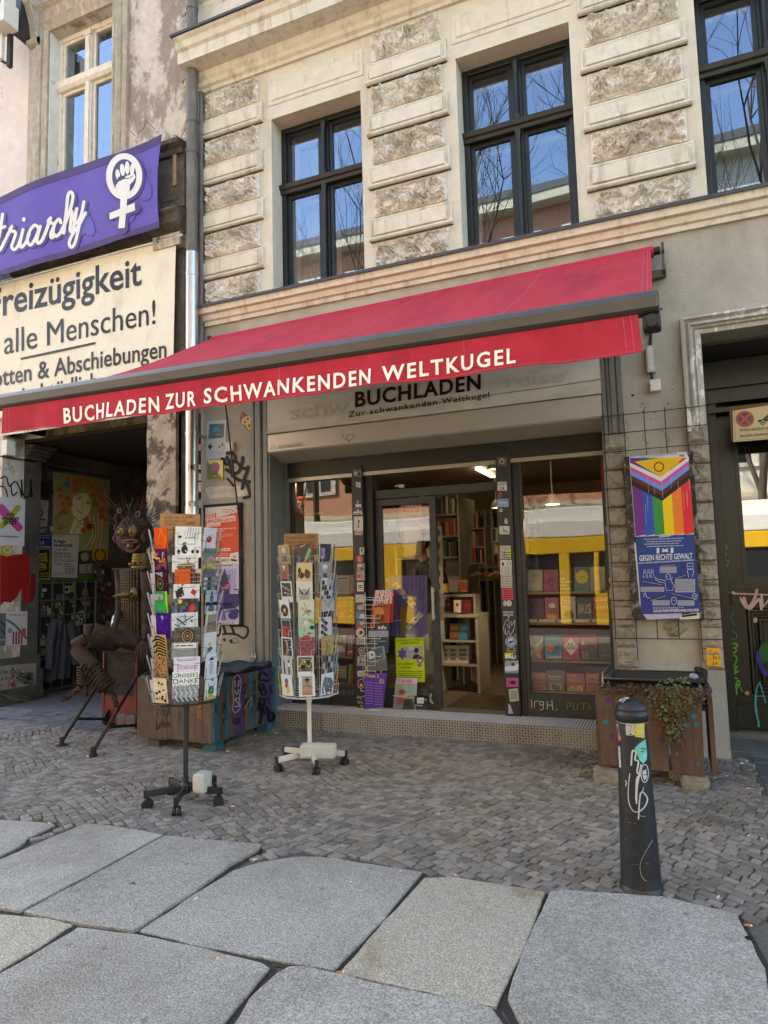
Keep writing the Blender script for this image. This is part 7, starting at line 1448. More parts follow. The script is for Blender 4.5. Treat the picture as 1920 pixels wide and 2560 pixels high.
CEN=[('e0dfdb','white card with a small black sheep and grey drops, top of the black spinner',lambda f:(f.ell(.18,.4,.07,.08,bw),[f.line([(.38+.1*k,.75-.03*k),(.36+.1*k,.5-.04*k)],.02,'8a8a8a',0)for k in range(6)],[f.ell(.42+.11*k,.35,.025,.05,bw)for k in range(4)],[f.line([(.5+.1*k,.95),(.48+.1*k,.7)],.02,'8a8a8a',0)for k in range(5)])),('e2e1de','white card with four round black birds, second row of the black spinner',lambda f:([(f.ell(x,.35 if r<.1 else .48,r,r*1.9,'161616'))for x,r in((.36,.13),(.14,.07),(.67,.06),(.86,.06))],f.ell(.36,.78,.08,.14,'161616'),f.ell(.34,.8,.02,.03,'dddddd'),f.ell(.39,.8,.02,.03,'dddddd'))),('d5d2ce','card with a rabbit sitting in a small boat, third row of the black spinner',lambda f:(f.poly([(.15,.35),(.3,.1),(.8,.12),(.88,.42)],'5d4a33'),f.poly([(.2,.38),(.85,.44),(.8,.55),(.3,.5)],'86703f'),f.ell(.62,.6,.07,.13,'9a6a55'),f.line([(.58,.7),(.55,.92)],.03,'9a6a55',0),f.line([(.65,.7),(.68,.92)],.03,'9a6a55',0),f.ell(.85,.1,.12,.1,'4a2a3a'))),('d2571f','card half bright orange half collage of dark faces, fourth row of the black spinner',lambda f:(f.rect(.62,0,1,1,'b8aea3'),[f.ell(.64+.09*(k%4),.15+.25*(k//4),.06,.12,('2a2220','6a4438')[k%2])for k in range(14)],f.rect(.25,.02,.45,.15,'7d2a18'))),('d6d4cf','white card with a black and a red square, fifth row of the black spinner',lambda f:(f.poly([(.06,.6),(.34,.85),(.42,.35),(.14,.12)],'1d1d1d'),f.poly([(.64,.5),(.74,.72),(.9,.55),(.8,.32)],'b02530'))),('3c4656','abstract mosaic card with yellow dot and red star, sixth row of the black spinner',lambda f:([f.rect(.1*(k%10),.2*(k//10),.1*(k%10)+.1,.2*(k//10)+.2,random.choice(['2c3550','46587a','3d4a3e','5a3a3a','6a7a9a','2a2a33','5d6a55']))for k in range(50)],f.ell(.3,.84,.08,.13,'d9c22e'),f.poly([(.65,.5),(.75,.72),(.88,.6),(.9,.35),(.75,.22),(.66,.3)],'c23a35'))),('c9cdd0','white card with crossing black bars, seventh row of the black spinner',lambda f:(f.ell(.45,.5,.25,.35,'b3c0c6'),f.line([(.25,.3),(.8,.75)],.05,bw,0),f.line([(.2,.7),(.5,.3)],.07,bw,0),f.line([(.12,.35),(.3,.2)],.05,bw,0),f.line([(.5,.9),(.55,.4)],.03,bw,0),f.line([(.1,.8),(.3,.6)],.02,bw,0),f.rect(.72,.45,.8,.58,bw),f.line([(.45,.2),(.6,.1)],.05,'a58a5a',0))),('5d564c','dark card with a round dartboard pattern, eighth row of the black spinner',lambda f:([f.line([(.5+.5*cos(k*.52),.5+.5*sin(k*.52)),(.5+.25*cos(k*.52),.5+.4*sin(k*.52))],.05,('7d7366','3d3a36')[k%2],0)for k in range(12)],f.ell(.5,.5,.27,.45,'1f1c1a'),f.ring(.5,.5,.2,.34,.05,'9a8055'),f.ring(.5,.5,.12,.2,.04,'8a7048'),f.ell(.5,.5,.05,.08,'a5844a'))),('8d8d8b','grey stone photo card with a white caption strip, ninth row of the black spinner',lambda f:(f.rect(.08,.68,.92,.95,'dddcd8'),f.scrib(.12,.88,.82,.1,'4a4a4a'),f.line([(.3,.5),(.7,.45)],.03,'6d6d6b',0),f.line([(.3,.3),(.75,.25)],.02,'6d6d6b',0))),('d5d0da','pale lilac card with pink handwriting, tenth row of the black spinner',lambda f:(f.scrib(.1,.9,.88,.05,'8d8a92'),S_(f,'Schreikrampf',.14,.92,.3,.34,'b5508a'),f.scrib(.35,.7,.1,.05,'8d8a92'))),('e3e2df','white card lettered GROSSES DANKE SCHÖN, second lowest row of the black spinner',lambda f:(S_(f,'GROSSES',.03,.97,.68,.26,'22262e'),S_(f,'DANKE',.03,.98,.34,.28,'22262e'),S_(f,'SCHÖN',.06,.98,.0,.28,'22262e'))),('8a9096','black and white photo card of dancers in a line, bottom row of the black spinner',lambda f:(f.rect(0,0,1,.35,'4d5256'),[(f.line([(.12+.18*k,.85),(.2+.18*k,.6),(.14+.18*k,.4),(.24+.18*k,.15)],.05,'c3c6c8'),f.ell(.12+.18*k,.88,.03,.06,'b5b5b5'))for k in range(5)]))]
for k,(col,l,dr)in enumerate(CEN):card(c1,RB,A0B,zc[k],.158,.108,col,dr,l,G_)
RGT=[('cfccd2','white speckled card with a red blob, top of the right column of the black spinner',lambda f:(f.ell(.45,.5,.22,.14,'b51f2a'),[f.ell(random.random(),random.random(),.02,.015,'8a90a0')for k in range(25)])),('7d8a6d','painted landscape card in green and pink, second in the right column of the black spinner',lambda f:(f.rect(0,.6,1,1,'6a7a78'),f.line([(.1,.3),(.5,.6),(.9,.5)],.12,'b58a95'),f.line([(0,.2),(.5,.3),(1,.1)],.15,'b3a552'))),('5d6468','dark cloudy photo card, third in the right column of the black spinner',lambda f:[f.ell(.2+.3*(k%3),.2+.2*(k//3),.18,.07,('aeb4b6','2c3032','7d8588')[k%3])for k in range(9)]),('a5adb3','black and white photo card of a bottle, fourth in the right column of the black spinner',lambda f:(f.rect(0,.35,1,.5,'16181a'),f.ell(.5,.65,.16,.14,'3d4246'),f.rect(.43,.7,.57,.95,'3d4246'),f.ell(.5,.2,.25,.18,'4a4e52'))),('c9c5bd','card with a brown interior in pale border, fifth in the right column of the black spinner',lambda f:(f.rect(.12,.06,.95,.84,'7a6a55'),f.rect(.12,.45,.95,.84,'8d8478'),f.rect(.2,.1,.8,.25,'9a7a55'),[f.ell(.2+.15*k,.5,.06,.06,'55504a')for k in range(5)])),('c3c9cc','pale card with a crowned bird, sixth in the right column of the black spinner',lambda f:(f.poly([(.3,.1),(.75,.3),(.6,.42),(.3,.35)],'3a4246'),f.poly([(.35,.45),(.38,.62),(.48,.55),(.6,.6),(.55,.45)],'c99a2e'),f.poly([(.3,.1),(.55,.0),(.7,.12)],'a5acb0'))),('cdd2d6','white card with black hatted grey animal, seventh in the right column of the black spinner',lambda f:(f.ell(.5,.42,.2,.26,'a9adb0'),f.ell(.5,.75,.26,.03,bw),f.ell(.5,.79,.14,.05,bw),f.ell(.42,.62,.03,.02,bw),f.ell(.58,.62,.03,.02,bw),f.line([(.4,.1),(.38,.2)],.04,'8d9194',0),f.line([(.6,.1),(.62,.2)],.04,'8d9194',0))),('cfd2d2','white card with green bug eyed creature, bottom of the right column of the black spinner',lambda f:(f.ell(.5,.35,.26,.22,'3d6a38'),f.rect(0,0,1,.14,'a9b04a'),f.ell(.5,.18,.2,.07,'b58a6a'),f.line([(.3,.5),(.22,.7)],.04,'3d6a38',0),f.line([(.7,.5),(.78,.7)],.04,'3d6a38',0),f.ell(.55,.8,.1,.05,'3d4a8a')))]
LFT=[('d9561a','fluffy bright orange plush card, top of the left column of the black spinner',lambda f:[f.line([(random.random(),random.random()),(random.random(),random.random())],.05,'e87a35')for k in range(5)]),('4a1f63','purple, orange and cream fur card, second in the left column of the black spinner',lambda f:[f.line([(random.random()*.9,random.random()*.9),(random.random()*.9,random.random()*.9),(random.random(),random.random())],.08,random.choice(['b5652e','7d2a7a','cfa878','2c1440','8d3a5a']))for k in range(20)]),('2a1a24','dark card with a peacock eye fan, third in the left column of the black spinner',lambda f:([f.line([(.5,.45),(.5+.5*cos(k*.35),.45+.5*sin(k*.35))],.02,'7a2048',0)for k in range(18)],f.ell(.5,.45,.25,.25,'5d5a26'),f.ell(.5,.45,.15,.17,'1c1c22'),f.ell(.5,.45,.06,.07,'7a8a9a'))),('2f9a4a','bright green plush card before a lime one, fourth in the left column of the black spinner',lambda f:(f.rect(.86,0,1,1,'a5c832'),[f.ell(random.random()*.8+.05,random.random(),.07,.03,'238040')for k in range(14)])),('3a1578','deep violet plush card, fifth in the left column of the black spinner',lambda f:[f.line([(random.random(),random.random()),(random.random(),random.random())],.05,'4c2494')for k in range(4)]),('c3a25e','tiger striped plush card, sixth in the left column of the black spinner',lambda f:[f.line([(-.0+.2*(k%2),.12*k),(.4,.1+.12*k),(.95,.0+.12*k)],.07,'17130d')for k in range(8)]),('a8845a','leopard spotted plush card, seventh in the left column of the black spinner',lambda f:[f.ell(random.random()*.9+.05,random.random()*.9+.05,.05,.035,('3a2618','5d3d22')[k%2])for k in range(40)]),('d2c3a5','cream plush card with dark cow spots, bottom of the left column of the black spinner',lambda f:[f.ell(random.random()*.8+.1,random.random()*.8+.1,random.uniform(.05,.13),random.uniform(.03,.07),'221a16')for k in range(12)])]
sp=2*pi/NB
for k,(col,l,dr)in enumerate(RGT):card(c1,RB,A0B+sp,zp[k],.108,.152,col,dr,l,G_)
for k,(col,l,dr)in enumerate(LFT):card(c1,RB,A0B-sp,zp[k],.112,.155,col,dr,l,G_,.12,PLUSH)
nm=['top','second','third','fourth','fifth','sixth','seventh','bottom']
for k in range(8):
 card(c1,RB,A0B+2*sp,zp[k],.108,.15,random.choice(['b5b3ad','7d7a8a','8a9aa5','a59a85']),lambda f:f.rect(.1,.1,.9,.6,'5a5a5a'),'card seen edge on at the far right side of the black spinner, %s row'%nm[k],G_,.2)
 card(c1,RB,A0B-2*sp,zp[k],.108,.15,random.choice(['b9bcc2','a5a3ad','9aa0aa']),None,'card seen edge on at the far left side of the black spinner, %s row'%nm[k],G_,.22)
 if k:card(c1,RB-.012,A0B-sp*1.02,zp[k]-.006,.112,.145,['9a98a5','b5b3b8','a5a2aa'][k%3],None,'pale card peeping out behind plush in the left column of the black spinner, %s row'%nm[k],G_,.2,side=-.03)
b=MB();b.box(c1.x-.05,c1.x+.05,c1.y-.05,c1.y+.05,zb1,zt1-.02);b.build('inner_column',m_inner,SPB)
def cardboard(cr,Y,cs,label,lines):
 f=Flat(onY(cr,Y),lift=.0004);f.poly(cs,'9a7448')
 for t_,a,e,h in lines:f.text(t_,a,e,h,'3a2a18',-.004,shear=0)
 return f.build('price_sign',PAPER,None,.006,label=label,cat='price sign')
cardboard(K5,c1.y-.02,[(242,136),(642,143),(642,420),(240,420)],'brown cardboard sign with handwritten prices on top of the black spinner',[('Postkarten',(288,188),(435,184),28),('1,50€',(480,186),(578,184),30),('Plüsch-, Holz- und',(288,222),(500,220),24),('Drehkarten',(288,255),(412,252),24),('2,80€',(500,248),(600,246),30)])
def weight(name,c,sz,rot,label,spot=None):
 b=MB();ca_,sa_=cos(rot),sin(rot);nx=Vector((ca_,sa_,0));ny=Vector((-sa_,ca_,0));c=Vector(c)
 def fn(u,v):
  a=2*pi*u;e=pi*(v-.5);d=Vector((cos(e)*cos(a),cos(e)*sin(a),sin(e)));m_=max(abs(d.x),abs(d.y),abs(d.z));d=d*.16+d/m_*.84;return c+nx*d.x*sz[0]+ny*d.y*sz[1]+Vector((0,0,d.z*sz[2]))
 b.grid(fn,48,24);return b.build(name,mat('pale_limestone','b5b3ab',.85,.12,18,.3,50,col2='98958a',mix=(.55,.7),mscale=5),label=label,cat='stone weight')
p=L6.y(748,470,3.66);weight('stone_weight',(p.x,3.66,p.z),(.04,.055,.062),.15,'pale stone block standing on the foot of the black spinner')
c2=Vector((-2.615,4.65,0));vd2=math.atan2(-c2.y,-c2.x);RW=.192
zt2=K6.y(310,225,c2.y-.15).z;zb2=K6.y(350,1505,c2.y-.15).z;pw=(zt2-zb2)/8.1;zw=[zt2-(k+1)*pw-.004 for k in range(8)]
A0W=vd2-.08;spw=2*pi/8
SPW=spinner('postcard_spinner','ivory white metal postcard spinner on casters beside the shop step',c2,m_whitem,m_wire,1.7,zb2-.01,zt2+.01,RW,8,A0W,.27,radians(-51),.122,{k:zw for k in range(8)})
G2='postcards in the white spinner'
def P_(*a):return a
W1=[('a8925a','painted card with a gramophone horn and a donkey, top of the left front column',lambda f:(f.rect(.08,.1,.92,.92,'7d7350'),f.ell(.45,.75,.25,.15,'b5a88a'),f.poly([(.3,.2),(.75,.2),(.7,.45),(.35,.45)],'4a4a4a'),f.rect(.1,.08,.9,.18,'c29a2a'))),('6d5a4a','photo card of a person in a red jacket, second in the left front column',lambda f:(f.poly([(.2,.25),(.35,.65),(.65,.65),(.8,.25)],'9a2028'),f.ell(.5,.75,.12,.1,'b5917a'),f.ell(.5,.84,.13,.07,'c9c0b0'),f.rect(.2,.05,.8,.25,'2a2422'))),('d5d4d0','white bordered photo card of a dark piano keyboard, third in the left front column',lambda f:(f.rect(.08,.28,.94,.94,'1d1d1d'),f.line([(.1,.8),(.9,.55)],.05,'8d8d8a',0),f.line([(.2,.45),(.9,.35)],.04,'6a6a68',0))),('cfcdc8','pale card with a black vinyl record, fourth in the left front column',lambda f:(f.ell(.5,.5,.4,.3,'141414'),f.ell(.5,.5,.12,.09,'d9a822'))),('3a3042','dark framed card with a red heart on orange, fifth in the left front column',lambda f:(f.rect(.06,.05,.94,.95,'c2bfb8'),f.rect(.12,.1,.9,.92,'2d3040'),f.rect(.22,.18,.8,.62,'c2481f'),f.ell(.4,.45,.13,.1,'8a1528'),f.ell(.6,.45,.13,.1,'8a1528'),f.poly([(.28,.42),(.72,.42),(.5,.22)],'8a1528'))),('d2cfca','white bordered card with two embracing figures on black, sixth in the left front column',lambda f:(f.rect(.1,.12,.94,.94,'1c1816'),f.line([(.5,.8),(.55,.5),(.45,.2)],.14,'b58268'),f.ell(.45,.82,.08,.06,'b58268'),f.line([(.6,.7),(.65,.4)],.08,'9a6a52'))),('b5b3b0','black and white photo card of two standing men, seventh in the left front column',lambda f:(f.line([(.25,.7),(.28,.15)],.14,'262626',0),f.line([(.72,.75),(.7,.15)],.16,'262626',0),f.ell(.25,.8,.07,.05,'8d8a86'),f.ell(.72,.84,.07,.05,'8d8a86'),f.rect(.65,.5,.82,.68,'d5d4d0'))),('cdd0d0','white card with a colourful parrot like figure, bottom of the left front column',lambda f:(f.ell(.5,.65,.18,.15,'3a6a8a'),f.poly([(.35,.6),(.65,.6),(.8,.2),(.45,.1)],'c9b32a'),f.ell(.45,.5,.14,.12,'b52a35'),f.ell(.55,.78,.08,.05,'4a2a4a')))]
W2=[('4a4a4e','card with a red and green rocket on dark grey, top of the centre column',lambda f:(f.line([(.2,.85),(.5,.95)],.04,'c9b83a',0),f.poly([(.45,.3),(.75,.8),(.9,.7),(.65,.25)],'7daf7a'),f.poly([(.75,.8),(.92,.95),(.9,.7)],'b52f28'),f.poly([(.3,.05),(.5,.3),(.65,.25)],'d98a2a'),f.ell(.85,.12,.18,.12,'5d6a9a'),f.ell(.1,.3,.12,.15,'4a5a8a'))),('cdbb8a','yellowish card with two brown squirrels, second in the centre column',lambda f:(f.ell(.3,.4,.2,.16,'4d3520'),f.ell(.7,.45,.2,.2,'5d4028'),f.ell(.2,.6,.1,.16,'3a281a'),f.ell(.62,.62,.1,.08,'4d3520'))),('d6d5d0','white card with a pencil drawn owl, third in the centre column',lambda f:(f.ell(.5,.35,.38,.28,'a9a8a3'),f.poly([(.15,.75),(.35,.5),(.2,.45)],'6d6c68'),f.poly([(.85,.75),(.65,.5),(.8,.45)],'6d6c68'),f.ell(.36,.42,.08,.06,'2a2a28'),f.ell(.64,.42,.08,.06,'2a2a28'),f.poly([(.46,.38),(.54,.38),(.5,.26)],'4a4a46'),[f.line([(.2+.1*k,.05),(.22+.1*k,.2)],.02,'6d6c68',0)for k in range(7)])),('cfc9b8','cream card with a bird on a twig, fourth in the centre column',lambda f:(f.line([(.2,.2),(.5,.5),(.35,.85)],.03,'5d5a45'),f.ell(.65,.45,.18,.08,'8a7f6a'),[f.ell(.25+.1*k,.6-.08*k,.07,.03,'6d7d5a')for k in range(5)],f.rect(.1,.02,.9,.1,'9a5a4a'))),('9fc0a5','pale green card with pink lotus flowers, fifth in the centre column',lambda f:(f.ell(.4,.7,.25,.12,'d9a5b5'),f.ell(.5,.75,.15,.14,'e0c5cc'),f.ell(.85,.55,.14,.1,'1f3a2a'),f.ell(.5,.15,.2,.06,'c23a4a'),f.ell(.7,.28,.18,.05,'c23a4a'),f.line([(.3,.1),(.4,.6)],.03,'4a7a55',0),f.line([(.7,.9),(1,.75)],.12,'7da04a',0))),('9a5a62','dusty pink patterned card, sixth in the centre column',lambda f:[f.line([(random.random(),random.random()),(random.random(),random.random()),(random.random(),random.random())],.03,'7d3d48')for k in range(12)]),('dad9d5','white bordered card with yellow and black engine shapes, seventh in the centre column',lambda f:(f.rect(.06,.28,.94,.95,'5d5a48'),f.line([(.15,.5),(.4,.8),(.7,.5),(.9,.8)],.08,'b59a3a'),f.ell(.35,.5,.14,.1,'1f1f1d'),f.ell(.7,.68,.15,.1,'2a2a28'))),('dcdbd8','white bordered portrait card of a dark haired person, bottom of the centre column',lambda f:(f.rect(.2,.06,.84,.95,'9a9a92'),f.ell(.52,.72,.13,.12,'8a6248'),f.ell(.52,.8,.14,.08,'1f1a16'),f.poly([(.2,.1),(.25,.48),(.42,.56),(.62,.56),(.8,.48),(.84,.1)],'9a7055'),f.rect(.24,.14,.8,.42,'b08a6a'),f.ell(.48,.73,.02,.012,'1c1410'),f.ell(.58,.73,.02,.012,'1c1410')))]
W3=[('3d3444','dark violet photo card of a bright window, top of the right front column',lambda f:(f.rect(0,0,.08,1,'c9c7cc'),f.rect(.15,.3,.5,.8,'9a8fa8'),f.rect(.22,.4,.3,.7,'3d3444'))),('8d8d8c','black and white portrait card of a person in a white hat, second in the right front column',lambda f:(f.ell(.5,.75,.2,.13,'d5d5d2'),f.ell(.5,.62,.13,.11,'a5a5a2'),f.poly([(.2,.0),(.35,.45),(.65,.45),(.8,.0)],'4a4a4a'),f.ell(.5,.18,.3,.06,'c9c9c6'))),('a5a4a2','black and white photo card of a crowd of dancers, third in the right front column',lambda f:[f.ell(.2+.2*(k%4),.15+.25*(k//4),.1,.12,('1c1c1c','c3c2c0','3a3a3a')[k%3])for k in range(14)]),('a9a9ab','black and white photo card of a rider, fourth in the right front column',lambda f:(f.rect(0,0,1,.4,'232323'),f.line([(.2,.95),(.5,.6),(.85,.95)],.05,'3a3a3a',0),f.line([(.5,.6),(.6,.35),(.45,.1)],.05,'c9c9c9'))),('b9bcc0','black and white card of stacked dark balls, fifth in the right front column',lambda f:[f.ell(.4+.15*((k*7)%3-1),.9-.1*k,.13,.09,('1c1c1c','3d3d3d')[k%2])for k in range(9)]),('a48f5c','tan card with a brown ink drawing, sixth in the right front column',lambda f:(f.ring(.45,.75,.14,.1,.03,'5d4a28'),f.line([(.45,.65),(.5,.4),(.3,.15)],.05,'5d4a28'),f.line([(.3,.5),(.7,.45)],.03,'5d4a28'),[f.line([(.15,.1+.08*k),(.85,.12+.08*k)],.012,'7d6a40')for k in range(4)])),('6d6c6c','black and white photo card of sitting people, seventh in the right front column',lambda f:[f.ell(.15+.22*(k%4),.2+.3*(k//4),.1,.14,('2a2a2a','a9a8a5','4d4c4a')[k%3])for k in range(12)]),('c3cad0','pale blue card with a big grey elephant, bottom of the right front column',lambda f:(f.ell(.6,.45,.38,.35,'5d6066'),f.ell(.35,.65,.2,.2,'6d7076'),f.line([(.2,.6),(.12,.3),(.2,.1)],.1,'5d6066'),f.rect(.4,.02,.52,.25,'53565c'),f.rect(.75,.02,.88,.25,'53565c')))]
for col,cl_,off in((W1,'left front',-1),(W2,'centre',0),(W3,'right front',1)):
 for k,(c_,l,dr)in enumerate(col):card(c2,RW,A0W+off*spw,zw[k],.118,.157,c_,dr,l+' of the white spinner',G2)
W4=['23222a','b5aca5','4a8ab0','5d9aa0','5a5f8a','b5b27a','6d9ac2','c9822a'];W4l=['nearly black','white skater','bright blue','teal','violet blue','white and yellow','sky blue','orange and blue']
for k in range(8):
 card(c2,RW,A0W+2*spw,zw[k],.118,.157,W4[k],(lambda f:f.rect(0,0,1,.3,'2a5f8a'))if k==7 else(lambda f:f.line([(.4,.8),(.6,.5),(.4,.2)],.12,'8d3a2a' if k==1 else 'd0d3d5')),'%s card in the right side column of the white spinner'%W4l[k],G2)
W5=[('b8b5ad','pale photo'),('6d6a68','dark grey'),('55504c','sepia'),('a5a88a','pale green'),('2a2826','black'),('c3c6c9','white calendar'),('4a8ab5','blue headed white'),('8fae3a','lime green')]
for k in range(8):card(c2,RW,A0W-2*spw,zw[k],.118,.157,W5[k][0],lambda f:f.rect(.1,.1,.9,.7,'c3c2be')if f else 0,'%s card in the left side column of the white spinner'%W5[k][1],G2)
for k in range(8):
 for a_,s_ in((3,'far right'),(-3,'far left')):card(c2,RW,A0W+a_*spw,zw[k],.118,.157,random.choice(['a9a9a5','7d7d7a','8a95a0','b5a58a']),None,'card half hidden at the %s rear of the white spinner, %s row'%(s_,nm[k]),G2)
b=MB();b.box(c2.x-.04,c2.x+.04,c2.y-.04,c2.y+.04,zb2,zt2-.02);b.build('inner_column',m_black,SPW)
cardboard(K7,c2.y-.02,[(82,787),(316,784),(322,930),(82,930)],'brown cardboard sign with handwritten prices on top of the white spinner',[('Postkarten',(98,823),(212,820),20),('1,50€',(226,820),(297,818),24),('Plüsch-, Holz- und',(103,852),(275,850),17),('Drehkarten',(110,882),(200,880),17),('2,80€',(240,882),(297,880),18)])
p=L6.y(1283,326,4.6);weight('stone_weight',(p.x,4.6,p.z),(.135,.055,.05),.28,'long white stone block lying across the foot of the white spinner')
m_bol=mat('bollard_paint','1f2124',.42,.3,9,.12,50,col2='33363a',mix=(.6,.75),mscale=6)
bc=L5.g(378,1448);bc=Vector((bc.x,bc.y,0))
ht=L5.y(308,328,bc.y).z
T=thing('bollard','black iron bollard with stickers and silver scribble in front of the brown planter','bollard',bc)
b=MB();b.lathe([(.093,-.03),(.093,.03),(.088,.036),(.088,.04),(.086,.05)]+[(.086-.022*k/14,.05+(ht-.16)*k/14)for k in range(1,14)]+[(.064,ht-.105)],bc,n=36,m=0);b.build('shaft',m_bol,T)
b=MB();b.lathe([(.064,ht-.106),(.071,ht-.10),(.073,ht-.075),(.072,ht-.062),(.066,ht-.058)]+[(.068*cos(a),ht-.055+.055*sin(a))for a in[k*pi/2/8 for k in range(8)]]+[(.002,ht)],bc,n=36);cp=b.build('cap',m_bol,T)
b=MB()
for k in range(22):
 a0_=radians(random.gauss(195,28));e0=random.uniform(.75,1.35);s_=random.uniform(.08,.22);pts=[]
 for j in range(7):a_=a0_+s_*cos(j*.9)*random.uniform(.5,1)/max(.3,cos(e0));e_=e0+s_*.6*sin(j*.9)*random.uniform(.5,1);pts.append(bc+Vector((.0687*cos(a_)*cos(e_),.0687*sin(a_)*cos(e_),ht-.055+.0557*sin(e_))))
 b.add(pts,[tuple(range(7))])
b.build('paint_flakes',mat('old_white_primer','b5b3ac',.8,.15,30),cp)
b=MB();b.lathe([(.0655,ht-.109),(.067,ht-.1085),(.066,ht-.107)],bc,n=36);b.build('cap_rim',m_alu,T)
def bmap(cr,dr=0):
 def g(x,y):
  d=cr.d(x,y);o_=Vector((0,0,H));z=.4
  for _ in range(6):
   r=.086-.022*min(1,max(0,(z-.05)/(ht-.16)));r+=.0012+dr
   a=d.x*d.x+d.y*d.y;bb=-(d.x*bc.x+d.y*bc.y);c=bc.x**2+bc.y**2-r*r;ds=max(0,bb*bb-a*c);t=(-bb-math.sqrt(ds))/a;p=o_+d*t;z=p.z
  return p
 return g
class CFlat(Flat):
 def P(s,x,y):
  p=s.mp(x,y);n=Vector((p.x-bc.x,p.y-bc.y,0)).normalized();return p+n*(s.base+s.k*s.lift)
 def rectg(s,x0,y0,x1,y1,col,sk=0,n=6):
  for i in range(n):
   a,c=i/n,(i+1)/n;s.poly([(x0+(x1-x0)*a,y0+sk*a),(x0+(x1-x0)*c,y0+sk*c),(x0+(x1-x0)*c,y1+sk*c),(x0+(x1-x0)*a,y1+sk*a)],col);s.k-=1
  s.k+=1
f=CFlat(bmap(L5),lift=.0002);g='b5b7b9'
f.line([(318,720),(325,640),(345,650),(340,690),(360,700),(352,760),(372,780),(350,800),(345,920)],9,g);f.line([(348,940),(352,850),(362,790),(375,720)],9,g);f.line([(310,770),(302,850),(304,930),(330,985),(365,990)],5,g);f.line([(360,1030),(372,880),(410,910),(395,960),(362,990)],8,g);f.line([(288,840),(292,820),(286,810)],5,g)
f.line([(440,1150),(400,1220),(370,1290),(378,1360),(404,1388)],3,'8d8f90');f.line([(382,870),(388,850)],5,g,0);f.line([(360,1010),(396,1016)],3,'9a9c9c',0)
for k in range(26):x,y=random.uniform(285,440),random.uniform(700,1380);f.line([(x,y),(x+random.uniform(-18,18),y+random.uniform(-8,8))],2,random.choice(['6d6f70','54575a','7d7f80']),0)
f.build('graffiti',SPRAY,T)
f=Flat(lambda x,y:(lambda p:p)(bc+Vector((0,0,0))+Vector((x,y,0))),(0,0,1))
def bst(label,draw):f=CFlat(bmap(L5),base=.0008,lift=.0002);draw(f);return f.build('sticker',VINYL,label=label,cat='sticker')
bst('torn whitish sticker remains high on the bollard',lambda f:[f.poly([(290,470),(300,462),(335,465),(338,545),(320,550),(290,548),(286,510)],'aaa69a'),f.line([(300,490),(318,500),(305,530)],5,'8d897d')])
def s1(f):
 f.rectg(338,458,394,556,'b9ac2e',8);f.ell(368,515,27,38,'17181a');f.ring(368,515,19,27,3,'b5b5ad');f.text('BRØN',(350,498),(386,500),11,'b5b5ad',.02);f.line([(358,520),(374,530),(380,515)],4,'b5b5ad')
bst('yellow sticker with round black emblem high on the bollard',s1)
bst('turquoise sticker hanging at a slant on the bollard',lambda f:[f.poly([(338,622),(366,594),(380,660),(365,690)],'5fb0a5'),f.poly([(366,594),(400,572),(408,650),(380,660)],'5fb0a5'),f.poly([(365,690),(380,660),(408,650),(405,690),(385,713)],'6dbdb0'),f.scrib(372,400,625,12,'2d6a62',slope=-.4),f.scrib(372,400,642,10,'2d6a62',slope=-.4)])
bst('round black and white animal head sticker halfway up the bollard',lambda f:[f.ell(395,768,25,60,'1b1b1c'),f.ring(395,768,21,52,5,'b5b6b4'),f.poly([(382,745),(390,755),(402,742),(408,790),(395,810),(384,785)],'b5b6b4'),f.ell(392,775,3,5,'1b1b1c'),f.ell(403,775,3,5,'1b1b1c')])
bst('white and red sticker wrapped round the left side of the bollard',lambda f:[f.poly([(234,485),(243,483),(258,560),(248,588)],'c0bdb6'),f.poly([(243,530),(250,528),(262,575),(248,586)],'c2503f')])
bst('white printed sticker low on the left side of the bollard',lambda f:[f.poly([(243,612),(254,612),(262,732),(250,735)],'b0afaa'),f.scrib(246,256,640,7,'7d7c78'),f.scrib(247,258,680,7,'7d7c78')])
f=Flat(lambda x,y:Vector((0,0,0)))
b=MB()
m_quoin=mat('quoin_stone','938b7d',.95,.15,14,.5,40,col2='7b7364',mix=(.5,.7),mscale=6)
zs=[.655+.157*k for k in range(13)]
zs[-1]=2.51
for x0,x1 in((-.457,-.305),(.150,.300)):
 for k,(a,c)in enumerate(zip(zs,zs[1:])):
  b=MB()
  def fn(u,v,x0=x0,x1=x1,a=a,c=c,k=k):
   e=min(u,1-u,v,1-v)*6;q=Vector((x0*5+u*3,k*3.7,v*3));return Vector((x0+(x1-x0)*u,W-.03-.016*min(1,e)*(1+noise.noise(q))-.012*abs(noise.noise(q*2.3)),a+.004+(c-a-.008)*v))
  b.grid(fn,12,12,0,False);b.box(x0,x1,W-.028,W-.0005,a+.002,c-.002);b.build('quoin_stone',m_quoin,B)
b=MB();b.box(-.30,.148,W-.012,W-.0005,.64,.655);b.box(.17,.302,W-.05,W-.0005,.0,.655);b.box(-.44,.169,W-.045,W-.0005,0,.63);b.build('plinth',m_grey,B)
T=thing('wire_mesh','rusty square reinforcing wire mesh fixed over the grey pier between shop and house door','wire mesh',(-.07,W-.06,.88))
m_rw=mat('rusty_wire','3d2a22',.8,.3,30,metal=.3);b=MB();r_=.0035
for k in range(6):x=-.455+.153*k;b.tube([(x,W-.06,.72 if k in(1,4)else .88),(x+.004*sin(k),W-.063,1.7),(x,W-.06,2.68)],r_,5)
for k in range(13):z=.885+.1475*k;b.tube([(-.475,W-.067,z),(-.05,W-.069,z+.003*sin(k*2)),(.325,W-.067,z)],r_,5)
b.build('wires',m_rw,T)
b=MB()
